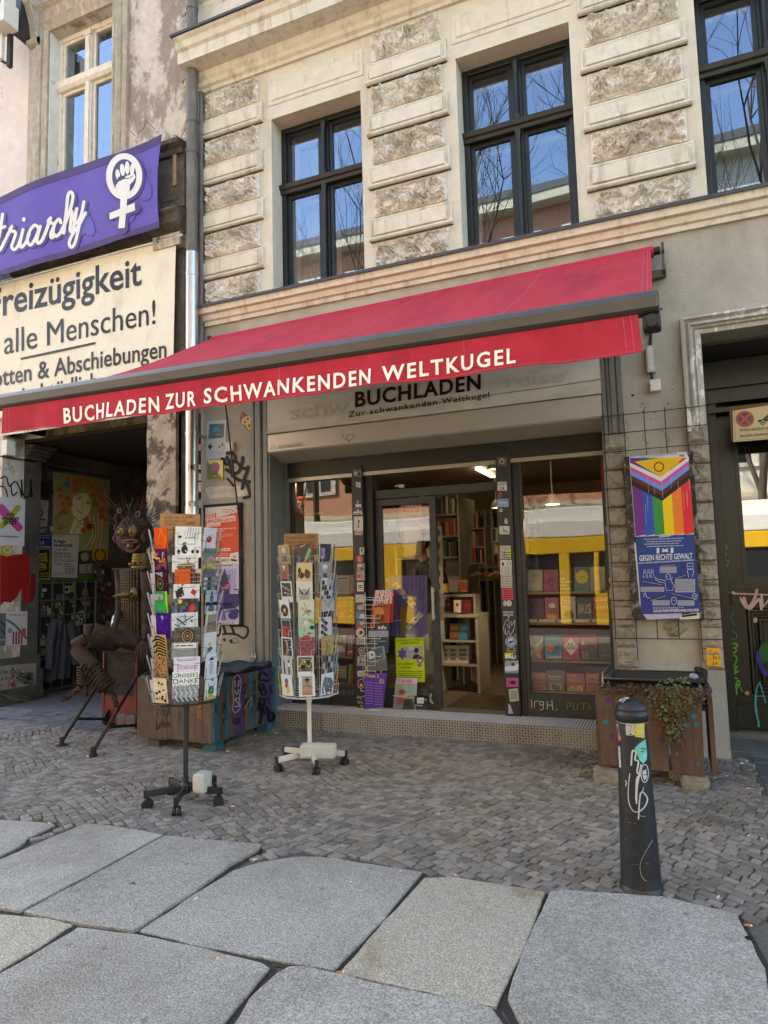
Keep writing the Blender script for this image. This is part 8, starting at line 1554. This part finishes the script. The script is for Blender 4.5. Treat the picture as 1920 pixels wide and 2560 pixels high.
for k in range(26):
 x=-.455+.153*random.choice((1,2,3,4,5));z=random.uniform(1.9,2.7);pts=[(x,W-.066,z)]
 for j in range(6):x+=random.uniform(-.03,.03);z+=random.uniform(-.07,.05);pts.append((x,W-.065-random.random()*.02,z))
 b.tube(pts,.0016,4)
for k in range(14):
 z=random.uniform(1.0,2.4);x=random.choice((-.44,.2));pts=[(x,W-.066,z)]
 for j in range(6):x+=random.uniform(-.03,.035);z+=random.uniform(-.05,.05);pts.append((x,W-.066,z))
 b.tube(pts,.0016,4)
b.build('dead_tendrils',m_twig,label='dead climbing plant tendrils tangled in the rusty wire mesh',cat='tendrils')
YB2=W-.10
c4=[L4.y(x,y,YB2)for x,y in((300,345),(910,282),(1035,1835),(395,1850))]
m_peel=mat('peeling_board','3a352f',.9,.3,16,.6,50,col2='8a8172',mix=(.52,.6),mscale=9)
b=MB();bx0,bx1,bz0,bz1=(c4[0].x+c4[3].x)/2,(c4[1].x+c4[2].x)/2,c4[2].z,(c4[0].z+c4[1].z)/2
b.box(bx0,bx1,YB2,YB2+.03,bz0,bz1);b.box(bx0-.008,bx0+.004,YB2-.008,YB2+.03,bz0-.005,bz1);b.box(bx1-.004,bx1+.008,YB2-.008,YB2+.03,bz0-.005,bz1)
b.build('poster_board',m_peel,label='dark peeling poster board on the wire mesh pier carrying rainbow and blue posters',cat='poster board')
def rb(f):
 f.rect(345,340,345,340,'c9c6c0');
 f.poly([(343,338),(868,292),(872,330),(345,395)],'c3c1bb');f.text('Platz für politische Plakate',(443,352),(785,318),26,'66635f',0);f.text('Bitte nicht überkleben. Danke.',(443,375),(680,355),15,'7d7a75',0);f.rect(360,375,428,388,'6d7d55');f.rect(805,318,850,338,'7d7d5a')
 X0,X1=350,890;W_=lambda u,y:(X0+(X1-X0)*u+(y-350)*.072,y)
 base=[('6b2f80',0),('2b50a8',1/6),('38893a',2/6),('e2c21f',3/6),('df7a2a',4/6),('d33038',5/6)]
 for c_,u in base:f.poly([W_(u,350),W_(u+1/6+.002,350),W_(u+1/6+.002,1056-18*u),W_(u,1072-18*u)],c_);f.k-=.5
 f.k+=1
 def chev(y0,y1,tip0,tip1,c_):f.poly([W_(-.003,y0),W_(.5,tip0),W_(1.003,y0-55),W_(1.003,y1-55),W_(.5,tip1),W_(-.003,y1)],c_);f.k-=.5
 chev(395,430,525,570,'d2d0cc');chev(430,470,568,612,'c84f98');chev(468,510,610,655,'5a8fd8');chev(508,555,653,700,'5a2a24');chev(553,600,698,745,'241f1d')
 f.k+=2;f.poly([W_(.07,385),W_(.5,352),W_(.92,345),W_(.5,525)],'dcae1d');f.ring(617,433,43,40,11,'6a2a2a')
 for k in range(12):x=random.uniform(380,900);y=random.uniform(420,800);f.line([(x,y),(x+8,y+random.uniform(60,180))],2,'c9c3c6',0)
poster(L4,YB2-.002,[(343,338),(868,292),(890,345),(942,1053),(398,1076),(348,420)],'c9c6c0','poster with rainbow stripes under a chevron flag on the board over wire mesh',rb)
def bp(f):
 f.poly([(402,1076),(942,1053),(962,1300),(430,1320)],'22407c');wt2='c9cdd4'
 f.line([(620,1078),(680,1072),(720,1066)],8,wt2)
 for k in range(4):f.scrib(480+25*(k%2),845-20*(k%3),1100+22*k,10,'aab4c8',slope=-.03)
 f.text('1×1',(596,1226),(750,1222),46,wt2,.05);f.text('GEGEN RECHTE GEWALT',(436,1298),(926,1275),52,wt2,.02);f.text('AKTIV WERDEN GEGEN NEONAZIS! ERKENNEN & EINGREIFEN!',(430,1326),(942,1296),13,wt2,.02)
 gr='9c9dab'
 for x0,y0,x1,y1 in((625,1350,778,1408),(448,1538,665,1582),(765,1465,950,1588),(558,1662,715,1708),(790,1662,942,1710)):
  f.rect(x0,y0,x1,y1,gr)
  for k in range(int((y1-y0-6)/12)):f.scrib(x0+5,x1-8,y0+10+12*k,6,'5d5f75')
 for a,c_ in(((632,1342),(775,1334)),((460,1490),(655,1522)),((765,1455),(868,1425)),((535,1660),(690,1610)),((728,1600),(925,1648))):f.line([a,c_],15,'1b1d2a',0);f.scrib(a[0]+4,c_[0]-4,a[1],7,'a9adbb',slope=(c_[1]-a[1])/(c_[0]-a[0]))
 for x in(486,522,556):f.ring(x,1390,10,13,3,wt2);f.line([(x-14,1450),(x-10,1405),(x+10,1405),(x+16,1450)],3,wt2,0);f.line([(x-5,1455),(x-5,1440)],3,wt2,0)
 f.ring(703,1442,22,25,4,wt2);f.line([(692,1440),(700,1444)],4,wt2,0);f.line([(680,1480),(600,1465),(580,1440),(590,1475),(620,1492),(672,1500),(685,1570),(745,1570),(745,1540),(762,1535),(725,1475)],4,wt2,0)
 f.line([(725,1470),(745,1450)],4,wt2,0);f.ring(755,1665,25,35,4,wt2);f.ell(748,1660,3,5,wt2);f.ell(763,1660,3,5,wt2);f.ring(946,1625,23,26,4,wt2);f.ell(940,1620,4,4,wt2);f.ell(954,1620,4,4,wt2);f.line([(938,1636),(948,1640),(955,1633)],3,wt2)
 f.rect(875,1320,928,1370,'22407c');f.line([(876,1322),(928,1318),(930,1368),(878,1372),(876,1322)],4,wt2,0);f.line([(888,1350),(912,1348)],3,wt2,0);f.line([(880,1400),(885,1380),(925,1378),(935,1395),(925,1445)],4,wt2);f.line([(892,1450),(880,1400)],4,wt2,0)
 f.line([(480,1630),(482,1600),(495,1595),(505,1630),(535,1640)],4,wt2)
 f.scrib(560,845,1725,7,'a9b0c2');f.scrib(560,800,1738,7,'a9b0c2');f.text('SCHAUTNICHTWEG.NOBLOGS.ORG',(565,1770),(982,1758),22,wt2,.03)
poster(L4,YB2-.002,[(402,1076),(942,1053),(1000,1768),(455,1785)],'2a3c80','blue poster with white drawings lettered 1x1 GEGEN RECHTE GEWALT below the rainbow poster',bp)
poster(L4,YB2-.0012,[(388,1130),(402,1128),(452,1700),(440,1705)],'c3c0c6','white paper edge peeping out left of the blue poster',lambda f:0)
poster(L4,YB2-.0012,[(470,1790),(830,1780),(800,1825),(510,1842)],'a9a5c0','torn lilac paper strip below the blue poster',lambda f:f.line([(600,1800),(700,1815)],8,'b9b5c9'))
poster(L4,YB2-.0014,[(815,1798),(992,1775),(992,1832),(805,1838)],'bfbdb8','white paper strip with black stripe below the blue poster',lambda f:f.line([(835,1808),(960,1792)],20,'1b1b1c',0))
p=L4.y(765,1920,W-.03);b=MB()
def crust(u,v):
 a=2*pi*u;r=v;q=Vector((cos(a)*r,0,sin(a)*r));return Vector((p.x+.085*q.x*(1+.3*noise.noise(Vector((a,1,2)))),W-.002-.05*(1-r*r)*(1+.6*noise.noise(q*4+Vector((3,1,0)))),p.z+.062*q.z*(1+.3*noise.noise(Vector((a,4,2))))))
b.grid(crust,26,8,0,False);b.build('render_scar',m_quoin,B)
f=Flat(onY(L4,W-.052));
poster(M5,W-.052,[(242,256),(372,260),(378,430),(248,420)],'d09a22','yellow gas hydrant marker plate with black numbers at the foot of the right pier',lambda f:(f.text('S',(272,302),(290,303),28,'1f1b12',.01),f.text('Gas',(318,298),(345,300),12,'1f1b12',.01),f.line([(262,312),(355,315)],5,'1f1b12',0),f.line([(308,315),(308,360)],6,'1f1b12',0),f.text('0,1',(318,358),(362,360),26,'1f1b12',.01),f.ell(277,358,4,4,'1f1b12'),f.text('3,4',(296,412),(345,414),28,'1f1b12',.01)),'marker_plate','marker plate',VINYL,.004)
f=Flat(onY(L8,W-.002))
f.ell(605,760,12,12,'26241f');f.ell(565,897,10,9,'8d8a80');f.ell(563,897,4,4,'3a3833');f.ell(710,1558,17,14,'a5a297');f.ell(712,1556,7,7,'2d2b27');f.ell(322,1612,14,12,'2a2824');f.ell(672,1697,10,9,'57544c');f.ell(540,1783,5,6,'2f2d29');f.ell(505,1843,7,6,'57544c');f.line([(380,1700),(430,1690),(440,1740),(500,1720)],5,'8f8068');f.line([(620,700),(700,690),(780,692)],1.5,'6f6b60');f.line([(380,1700),(580,1680)],2,'857a66')
f.build('holes',SPRAY,B)
m_arch=mat('flaking_architrave','aaa69c',.8,.12,12,.25,50,col2='dedbd3',mix=(.54,.58),mscale=8,mstretch=(1,1,.5))
HD=thing('house_entrance','dark green panelled house door in a flaking grey moulded surround right of the shop','door',(1,W,0))
x0=.158;zt=3.375;t_=.138
prof=[(0,0),(0,.06),(.14,.065),(.2,.04),(.28,.03),(.38,.055),(.5,.062),(.58,.035),(.66,.03),(.7,.045),(.76,.02),(1,.02),(1,0)]
b=MB();k=len(prof)
vs=[(x0+p*t_,W-d,2.47)for p,d in prof]+[(x0+p*t_,W-d,zt-p*t_)for p,d in prof];vs+=[(x0+1.75-p*t_,W-d,zt-p*t_)for p,d in prof]+[(x0+1.75-p*t_,W-d,0)for p,d in prof]
for s_ in range(3):b.add(vs[s_*k:(s_+2)*k],[(i,i+1,k+i+1,k+i)for i in range(k-1)])
b.add(vs[:k],[tuple(range(k))]);b.build('architrave',m_arch,HD)
m_sof=mat('entrance_recess_paint','4d4b45',.9,.15)  # one even dark olive grey for recess walls and soffit
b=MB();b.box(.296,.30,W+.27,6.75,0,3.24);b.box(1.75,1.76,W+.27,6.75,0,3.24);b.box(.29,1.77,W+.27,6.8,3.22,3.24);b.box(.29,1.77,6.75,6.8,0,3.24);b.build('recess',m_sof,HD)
YD=6.55
b=MB();b.box(.302,.41,YD-.06,YD+.05,.05,3.1);b.box(.302,1.748,YD-.10,YD+.05,2.83,2.95);b.box(.302,1.748,YD-.14,YD+.05,2.95,3.0);b.box(.302,1.748,YD-.08,YD+.05,3.0,3.2);b.box(.302,1.748,YD-.12,YD+.05,2.74,2.78);b.build('door_frame',m_green,HD)
L_=MB();dx0,dx1=.415,1.03
def panel(b,x0,x1,z0,z1,y,st=((0,0),(.012,-.02),(.03,-.02),(.04,.0),(.055,.0),(.065,.022),(.09,.022),(.10,.006))):
 R=[[(x0+i,y+d,z0+i),(x1-i,y+d,z0+i),(x1-i,y+d,z1-i),(x0+i,y+d,z1-i)]for i,d in st]
 b.add(sum(R,[]),[(4*k+i,4*k+(i+1)%4,4*k+4+(i+1)%4,4*k+4+i)for k in range(len(R)-1)for i in range(4)]+[tuple(range(4*len(R)-4,4*len(R)))])
dz=lambda y:L4.y(1400,y,YD).z
zg0,zg1=dz(1490),2.62
b=MB();b.box(dx0,dx0+.12,YD,YD+.05,.06,2.72);b.box(dx1-.12,dx1,YD,YD+.05,.06,2.72);b.box(dx0+.12,dx1-.12,YD,YD+.05,.06,.36);b.box(dx0+.12,dx1-.12,YD,YD+.05,zg0-.22,zg0);b.box(dx0+.12,dx1-.12,YD,YD+.05,zg1,2.72)
b.box(dx0-.0,dx1,YD-.035,YD-.002,zg0-.10,zg0-.06);b.box(dx0,dx1,YD-.05,YD-.002,zg0-.06,zg0-.035);b.box(dx0+.02,dx0+.08,YD-.04,YD-.002,zg0-.19,zg0-.105);b.box(dx0,dx1,YD-.03,YD-.002,.30,.345);b.box(dx0,dx1,YD-.025,YD-.002,.08,.27)
panel(b,dx0+.12,dx1-.12,.36,zg0-.22,YD);o=b.build('door_leaf',m_green,HD)
b=MB();panel(b,dx0+.2,dx1-.2,.44,zg0-.30,YD+.004);frame(b,dx0+.12,dx1-.12,zg0,zg1,YD-.01,YD+.03,.03);b.build('moulding',m_green,o)
b=MB();b.quad((dx0+.15,YD+.02,zg0+.03),(dx1-.15,YD+.02,zg0+.03),(dx1-.15,YD+.02,zg1-.03),(dx0+.15,YD+.02,zg1-.03));b.build('pane',glass('door_glass',2.6,.16,(.9,.9,.88)),o)
b=MB();b.box(dx1+.005,1.745,YD,YD+.05,.06,2.72);panel(b,dx1+.12,1.63,.36,zg0-.22,YD-.001);b.box(dx1-.03,dx1+.04,YD-.04,YD-.002,.1,2.7);b.build('door_leaf',m_green,HD)
b=MB();b.box(.3,1.75,YD-.1,YD+.06,.006,.058);b.build('threshold',m_conc,HD)
f=Flat(onY(L4,YD-.037),lift=.0004);
f.line([(1300,1590),(1370,1650),(1430,1730),(1500,1640),(1520,1560)],26,'c9a598');f.line([(1400,1640),(1450,1740),(1540,1650),(1560,1740)],26,'c9a598');f.line([(1560,1610),(1580,1720),(1640,1640)],26,'c9a598',0);f.line([(1330,1600),(1620,1610)],14,'c9a598',0)
f.ell(1505,1845,22,24,'b5917f')
gz='7d857f'
f.line([(1190,840),(1200,900),(1180,960),(1210,960),(1180,1000),(1210,1060),(1170,1080),(1210,1120),(1185,1170),(1215,1220),(1190,1280),(1240,1230),(1215,1330),(1250,1340),(1215,1390),(1240,1420),(1215,1490),(1245,1500),(1250,1560)],8,gz);f.line([(1180,1130),(1230,1140),(1240,1190),(1190,1200)],8,gz);f.line([(1200,1290),(1260,1300),(1230,1350)],8,gz);f.line([(1225,1540),(1260,1590)],8,gz,0)
gt='3a7f6d'
f.line([(1235,1790),(1315,1890)],8,gt,0);f.line([(1300,1780),(1245,1890)],8,gt,0);f.line([(1245,1910),(1300,1930)],7,gt,0);f.line([(1275,1920),(1270,1985)],7,gt,0)
f.build('graffiti',SPRAY,HD)
f=Flat(onY(M5,YD-.037),lift=.0004);gg='5f9a35'
f.line([(480,160),(450,140),(470,110),(515,120),(520,165),(490,180),(475,150)],8,gt)
f.ell(455,192,10,12,gg)
f.line([(450,240),(500,215),(530,240),(460,270),(500,300),(520,270),(470,250)],15,gg);f.line([(455,330),(470,420),(510,400),(520,340),(480,330),(460,360)],15,gg);f.line([(470,440),(530,430),(480,480),(540,470),(470,520),(530,540)],14,gg);f.line([(490,560),(500,640),(530,560),(550,580),(520,640),(525,685)],13,gg);f.line([(500,600),(555,600)],12,gg,0);f.line([(555,620),(575,660)],10,gg,0)
gc='4a9a96';f.line([(735,570),(705,640),(695,760),(705,860),(725,950),(722,985)],(12,22),gc);f.line([(735,572),(760,660),(790,760)],10,gc);f.line([(692,700),(760,700)],8,gc,0)
f.ell(618,672,22,20,'b5822a');f.ell(780,300,55,95,'1e5a2a');f.poly([(700,290),(720,275),(760,400),(800,470),(810,520),(760,500),(700,380)],'3a2a80');f.ell(690,10,14,14,'b5917f')
f.build('graffiti',SPRAY,HD)
YSg=6.20
def sg(f):
 k_='26231d';f.line([(1085,1525),(1900,1400)],4,k_,0);f.line([(1085,1525),(1100,1945)],4,k_,0);f.line([(1100,1945),(1900,1870)],4,k_,0)
 f.ell(1227,1645,128,112,'b23a2e',36);f.ell(1227,1645,98,85,'2c3a4f',36);f.line([(1158,1580),(1296,1710)],32,'b23a2e',0);f.line([(1296,1575),(1158,1712)],32,'b23a2e',0)
 f.poly([(1408,1660),(1470,1650),(1560,1570),(1700,1545),(1700,1660),(1560,1672),(1410,1690)],k_);f.poly([(1530,1640),(1580,1590),(1680,1580),(1680,1630)],'bfae84');f.ell(1478,1690,38,36,k_);f.ell(1478,1690,27,25,'bfae84');f.ell(1478,1690,16,15,k_);f.ell(1660,1672,38,36,k_);f.ell(1660,1672,16,15,'bfae84');f.line([(1700,1560),(1850,1540)],14,k_,0);f.line([(1750,1650),(1850,1500)],12,k_,0)
 f.text('Widerrechtlich abgestellte Fahrzeuge',(1148,1822),(2010,1745),46,k_,.005);f.text('werden kostenpflichtig abgeschleppt',(1155,1900),(2010,1825),46,k_,.005)
t=thing('tow_away_sign','cream tow away sign with red no stopping disc hanging in the house entrance','sign',M4.y(1300,1960,YSg))
f=Flat(onY(M4,YSg),lift=.0004);f.poly([(1060,1530),(2060,1372),(2075,1880),(1072,1962)],'bfae84');sg(f);f.build('sign_plate',VINYL,t,.006)
b=MB();p=M4.y(1003,1500,YSg+.03);q_=M4.y(1040,1970,YSg+.03);e=M4.y(2060,1372,YSg+.03);b.box(p.x+.003,e.x,YSg+.008,YSg+.055,q_.z,p.z+.01);b.build('sign_backing',mat('sign_wood','6a4a30',.8,.2,12),t)
b=MB();b.tube([(p.x+.1,YSg+.05,(p.z+q_.z)/2),(p.x+.1,YD,(p.z+q_.z)/2)],.012,6);b.tube([(1.2,YSg+.05,(p.z+q_.z)/2),(1.2,YD,(p.z+q_.z)/2)],.012,6);b.build('sign_bracket',m_fdark,t)
m_fil=mat('filter_paper','b5793a',.9,.1,30);m_cig=mat('cigarette_paper','cfcbc2',.9,.1);m_leafd=mat('dry_leaf','5d4030',.9,.2)
BT=[('tan cigarette butt in the joint left of the warm granite slab',L7,736,415,.5),('tan cigarette butt on the rear edge of the large near left slab',L7,465,385,.2),('pale cigarette butt on the slab joint ahead of the black spinner',L7,552,171,.9),('white cigarette butt on the cobbles just left of the bollard foot',L7,1318,249,.1),('white cigarette butt on the joint between the two rear slabs',L7,425,255,1.4),('tan cigarette butt at the right edge of the big right slab',L7,1617,314,.1),('tan cigarette butt on cobbles between bollard and black spinner',L7,980,205,0),('white cigarette butt in the broken cobbles right of the bollard',L5,820,1478,1.3),('tan cigarette butt on cobbles below the brown planter',L5,636,982,.1),('white cigarette butt on the setts before the house door',L5,957,710,.1),('white cigarette butt on the floor of the house entrance',M5,575,1322,.1),('tan cigarette butt on the cobbles at the left picture edge',L6,38,660,0),('tan cigarette butt below the left edge of the cobbles',L6,45,712,.6),('white cigarette butt right of the black spinner foot',L6,892,582,.3),('white cigarette butt before the scrap figure',L6,222,352,.2),('white cigarette butt under the painted planter',L6,868,327,.3),('white cigarette butt in front of the shop step',L6,1090,245,.5)]
for l,cr,x,y,a in BT:
 p=cr.g(x,y,.022);d=Vector((cos(a),sin(a),0));w_='tan' in l;b=MB();b.tube([p-d*.016,p+d*.006],.0042,8,0);b.tube([p+d*.006,p+d*.013],.004,8,1)
 b.build('cigarette_butt',[m_fil if w_ else m_cig,m_cig if w_ else m_fil],label=l,cat='cigarette butt',group='cigarette butts on the pavement')
b=MB();p=L7.g(1618,345,.02);b.lathe([(.016,-.004),(.015,.006),(.012,.008)],p,(.2,-.1,1),14);b.build('bottle_cap',m_blk,label='black bottle cap lying at the right edge of the big right slab',cat='bottle cap')
b=MB();p=L7.g(283,227,.022);b.add([p+Vector((-.03,0,0)),p+Vector((-.01,-.008,.006)),p+Vector((.03,0,.002)),p+Vector((.005,.016,.01))],[(0,1,2,3)]);b.build('fallen_leaf',m_leafd,label='curled brown leaf lying on the slab left of the centre',cat='leaf')
b=MB();p=L5.g(990,863,.015);b.add([p+Vector((-.03,0,0)),p+Vector((0,-.012,.006)),p+Vector((.03,.01,.004)),p+Vector((.005,.02,.012))],[(0,1,2,3)]);b.build('paper_scrap',mat('pink_paper','b58a80',.9,.1),label='crumpled pinkish paper scrap on the setts before the house door',cat='paper scrap')
b=MB()
for k in range(60):
 x=random.uniform(-4,1.2);y=random.uniform(2.6,5.6);
 if y<2.9 and x<-.5:y+=.8
 z=.02;a=random.uniform(0,6.3);b.add([(x,y,z),(x+.012*cos(a),y+.012*sin(a),z+.002),(x+.01*cos(a+1),y+.01*sin(a+1),z+.004)],[(0,1,2)])
tag(b.build('paper_crumbs',m_cig),'tiny white paper crumbs scattered over the cobbles','litter',kind='stuff')
m_or=mat('orange_render','c08c70',.9,.08,3);m_wh=mat('white_render','c9c6ba',.9,.06,3);m_rf=mat('dark_roof','3a3836',.8,.2);m_glassd=mat('dark_window','20262b',.15,.1);m_str=mat('cream_stucco','bdb49c',.9,.08,4)
def far_house(name,label,x0,x1,hgt,m,y=-12.6):
 t=thing(name,label,'building',((x0+x1)/2,y,0))
 b=MB();b.box(x0,x1,y-8,y,3.9,hgt);b.build('wall',m,t)
 b=MB();b.box(x0,x1,y-8,y+.05,0,3.899);
 for z,d in((3.6,.25),(3.2,.12),(2.9,.12),(.5,.1)):b.box(x0,x1,y+.051,y+.05+d,z,z+.14)
 b.build('ground_floor',m_str,t)
 b=MB();b.box(x0,x1,y-8,y+.6,hgt,hgt+.3);b.box(x0,x1,y-8,y+.35,hgt+.301,hgt+.5);b.build('cornice',m_str,t)
 b=MB();b.hexa([(x0,y+.4,hgt+.501),(x1,y+.4,hgt+.501),(x1,y-8,hgt+.501),(x0,y-8,hgt+.501),(x0,y-2,hgt+2.2),(x1,y-2,hgt+2.2),(x1,y-6,hgt+2.2),(x0,y-6,hgt+2.2)]);b.build('roof',m_rf,t)
 n=int((x1-x0)/2.1)
 for fl in range(int((hgt-4)/3.4)):
  for k in range(n):
   x=x0+(x1-x0)*(k+.5)/n;z=4.9+3.4*fl;b=MB();b.box(x-.75,x+.75,y+.002,y+.09,z-.15,z+2.25);o=b.build('window',m_wh,t)
   b=MB();
   for sx_ in(-.55,.03):b.box(x+sx_,x+sx_+.5,y+.091,y+.095,z,z+1.25);b.box(x+sx_,x+sx_+.5,y+.091,y+.095,z+1.33,z+2.0)
   b.build('pane',m_glassd,o)
 for k in range(n):
  x=x0+(x1-x0)*(k+.5)/n;b=MB();b.box(x-.7,x+.7,y+.051,y+.07,.6,2.85);b.build('shop_window',m_glassd,t)
far_house('apartment_house','orange rendered house across the street mirrored in the upper windows',-34,-1.2,14.8,m_or)
far_house('apartment_house','white rendered house across the street mirrored in the right upper window',-1.1,20,15.0,m_wh)
m_yt=mat('tram_yellow','d6ab28',.35,.08,3);m_wt=mat('tram_white','d5d5d2',.4,.05,3)
t=thing('tram','yellow tram with white roof band mirrored in the shop windows','tram',(-4,-5.5,0))
b=MB();b.box(-16,6,-7.6,-5.0,1.86,2.24);
for xa,xc in((-16,-7.3),(-6.7,-5.2),(-4.95,-3.55),(-1.75,6)):b.box(xa,xc,-7.6,-5.0,.12,.85)
for x,w_ in((-14,.25),(-12,.25),(-9.9,.25),(-7.3,.5),(-5.3,.25),(-3.62,.1),(-2.6,.24),(-1.76,.12),(.6,.25),(3,.25),(5.7,.25)):b.box(x,x+w_,-7.6,-5.001,.12 if w_<.13 or w_==.24 or w_==.5 else .85,1.86)
b.build('body',m_yt,t,bevel=.02)
b=MB();b.box(-16,6,-7.6,-5.0,2.25,2.66);b.box(-15.9,5.9,-7.4,-5.3,2.66,3.0);b.build('roof_band',m_wt,t,bevel=.03)
b=MB();b.box(-15.9,5.9,-7.5,-5.06,.15,1.85);b.build('windows',m_glassd,t)
b=MB()
for x in(-14,-12,-5,-3,2,4):
 for y in(-7.2,-5.3):b.tube([(x,y,.3),(x,y+.12,.3)],.3,16)
b.build('wheels',m_blk,t)
m_bark=mat('bark','3a3029',.9,.2)
def tree(x,y,h,sd,label):
 rnd=random.Random(sd);t=thing('street_tree',label,'tree',(x,y,0));tr=MB();br_=MB()
 def grow(p,d,l,r,lv):
  b=tr if lv<2 else br_;pts=[p];q=p
  for j in range(4):d=(d+Vector((rnd.uniform(-.16,.16),rnd.uniform(-.16,.16),rnd.uniform(-.02,.14)))).normalized();q=q+d*l/4;pts.append(q)
  b.tube(pts,[r*(1-.1*j)for j in range(5)],6 if lv<3 else 3,caps=False)
  if lv>=5:return
  for k in range(4 if 0<lv<4 else 3):
   a=rnd.uniform(0,6.28);s=Vector((cos(a),sin(a),0));grow(pts[rnd.choice((2,3,4))if k else 4],(d*.85+s*rnd.uniform(.35,.75)+Vector((0,0,.12))).normalized(),l*rnd.uniform(.62,.82),r*.54,lv+1)
 grow(Vector((x,y,0)),Vector((0,0,1)),h*.3,.15,0)
 tr.build('trunk',m_bark,t);br_.build('branches',m_bark,t)
tree(-4.0,-8.8,23,3,'bare street tree mirrored in the middle upper window');tree(2.6,-9,23,8,'bare street tree mirrored in the right upper window');tree(-11.5,-9,17,5,'low bare street tree mirrored at the foot of the left upper window')
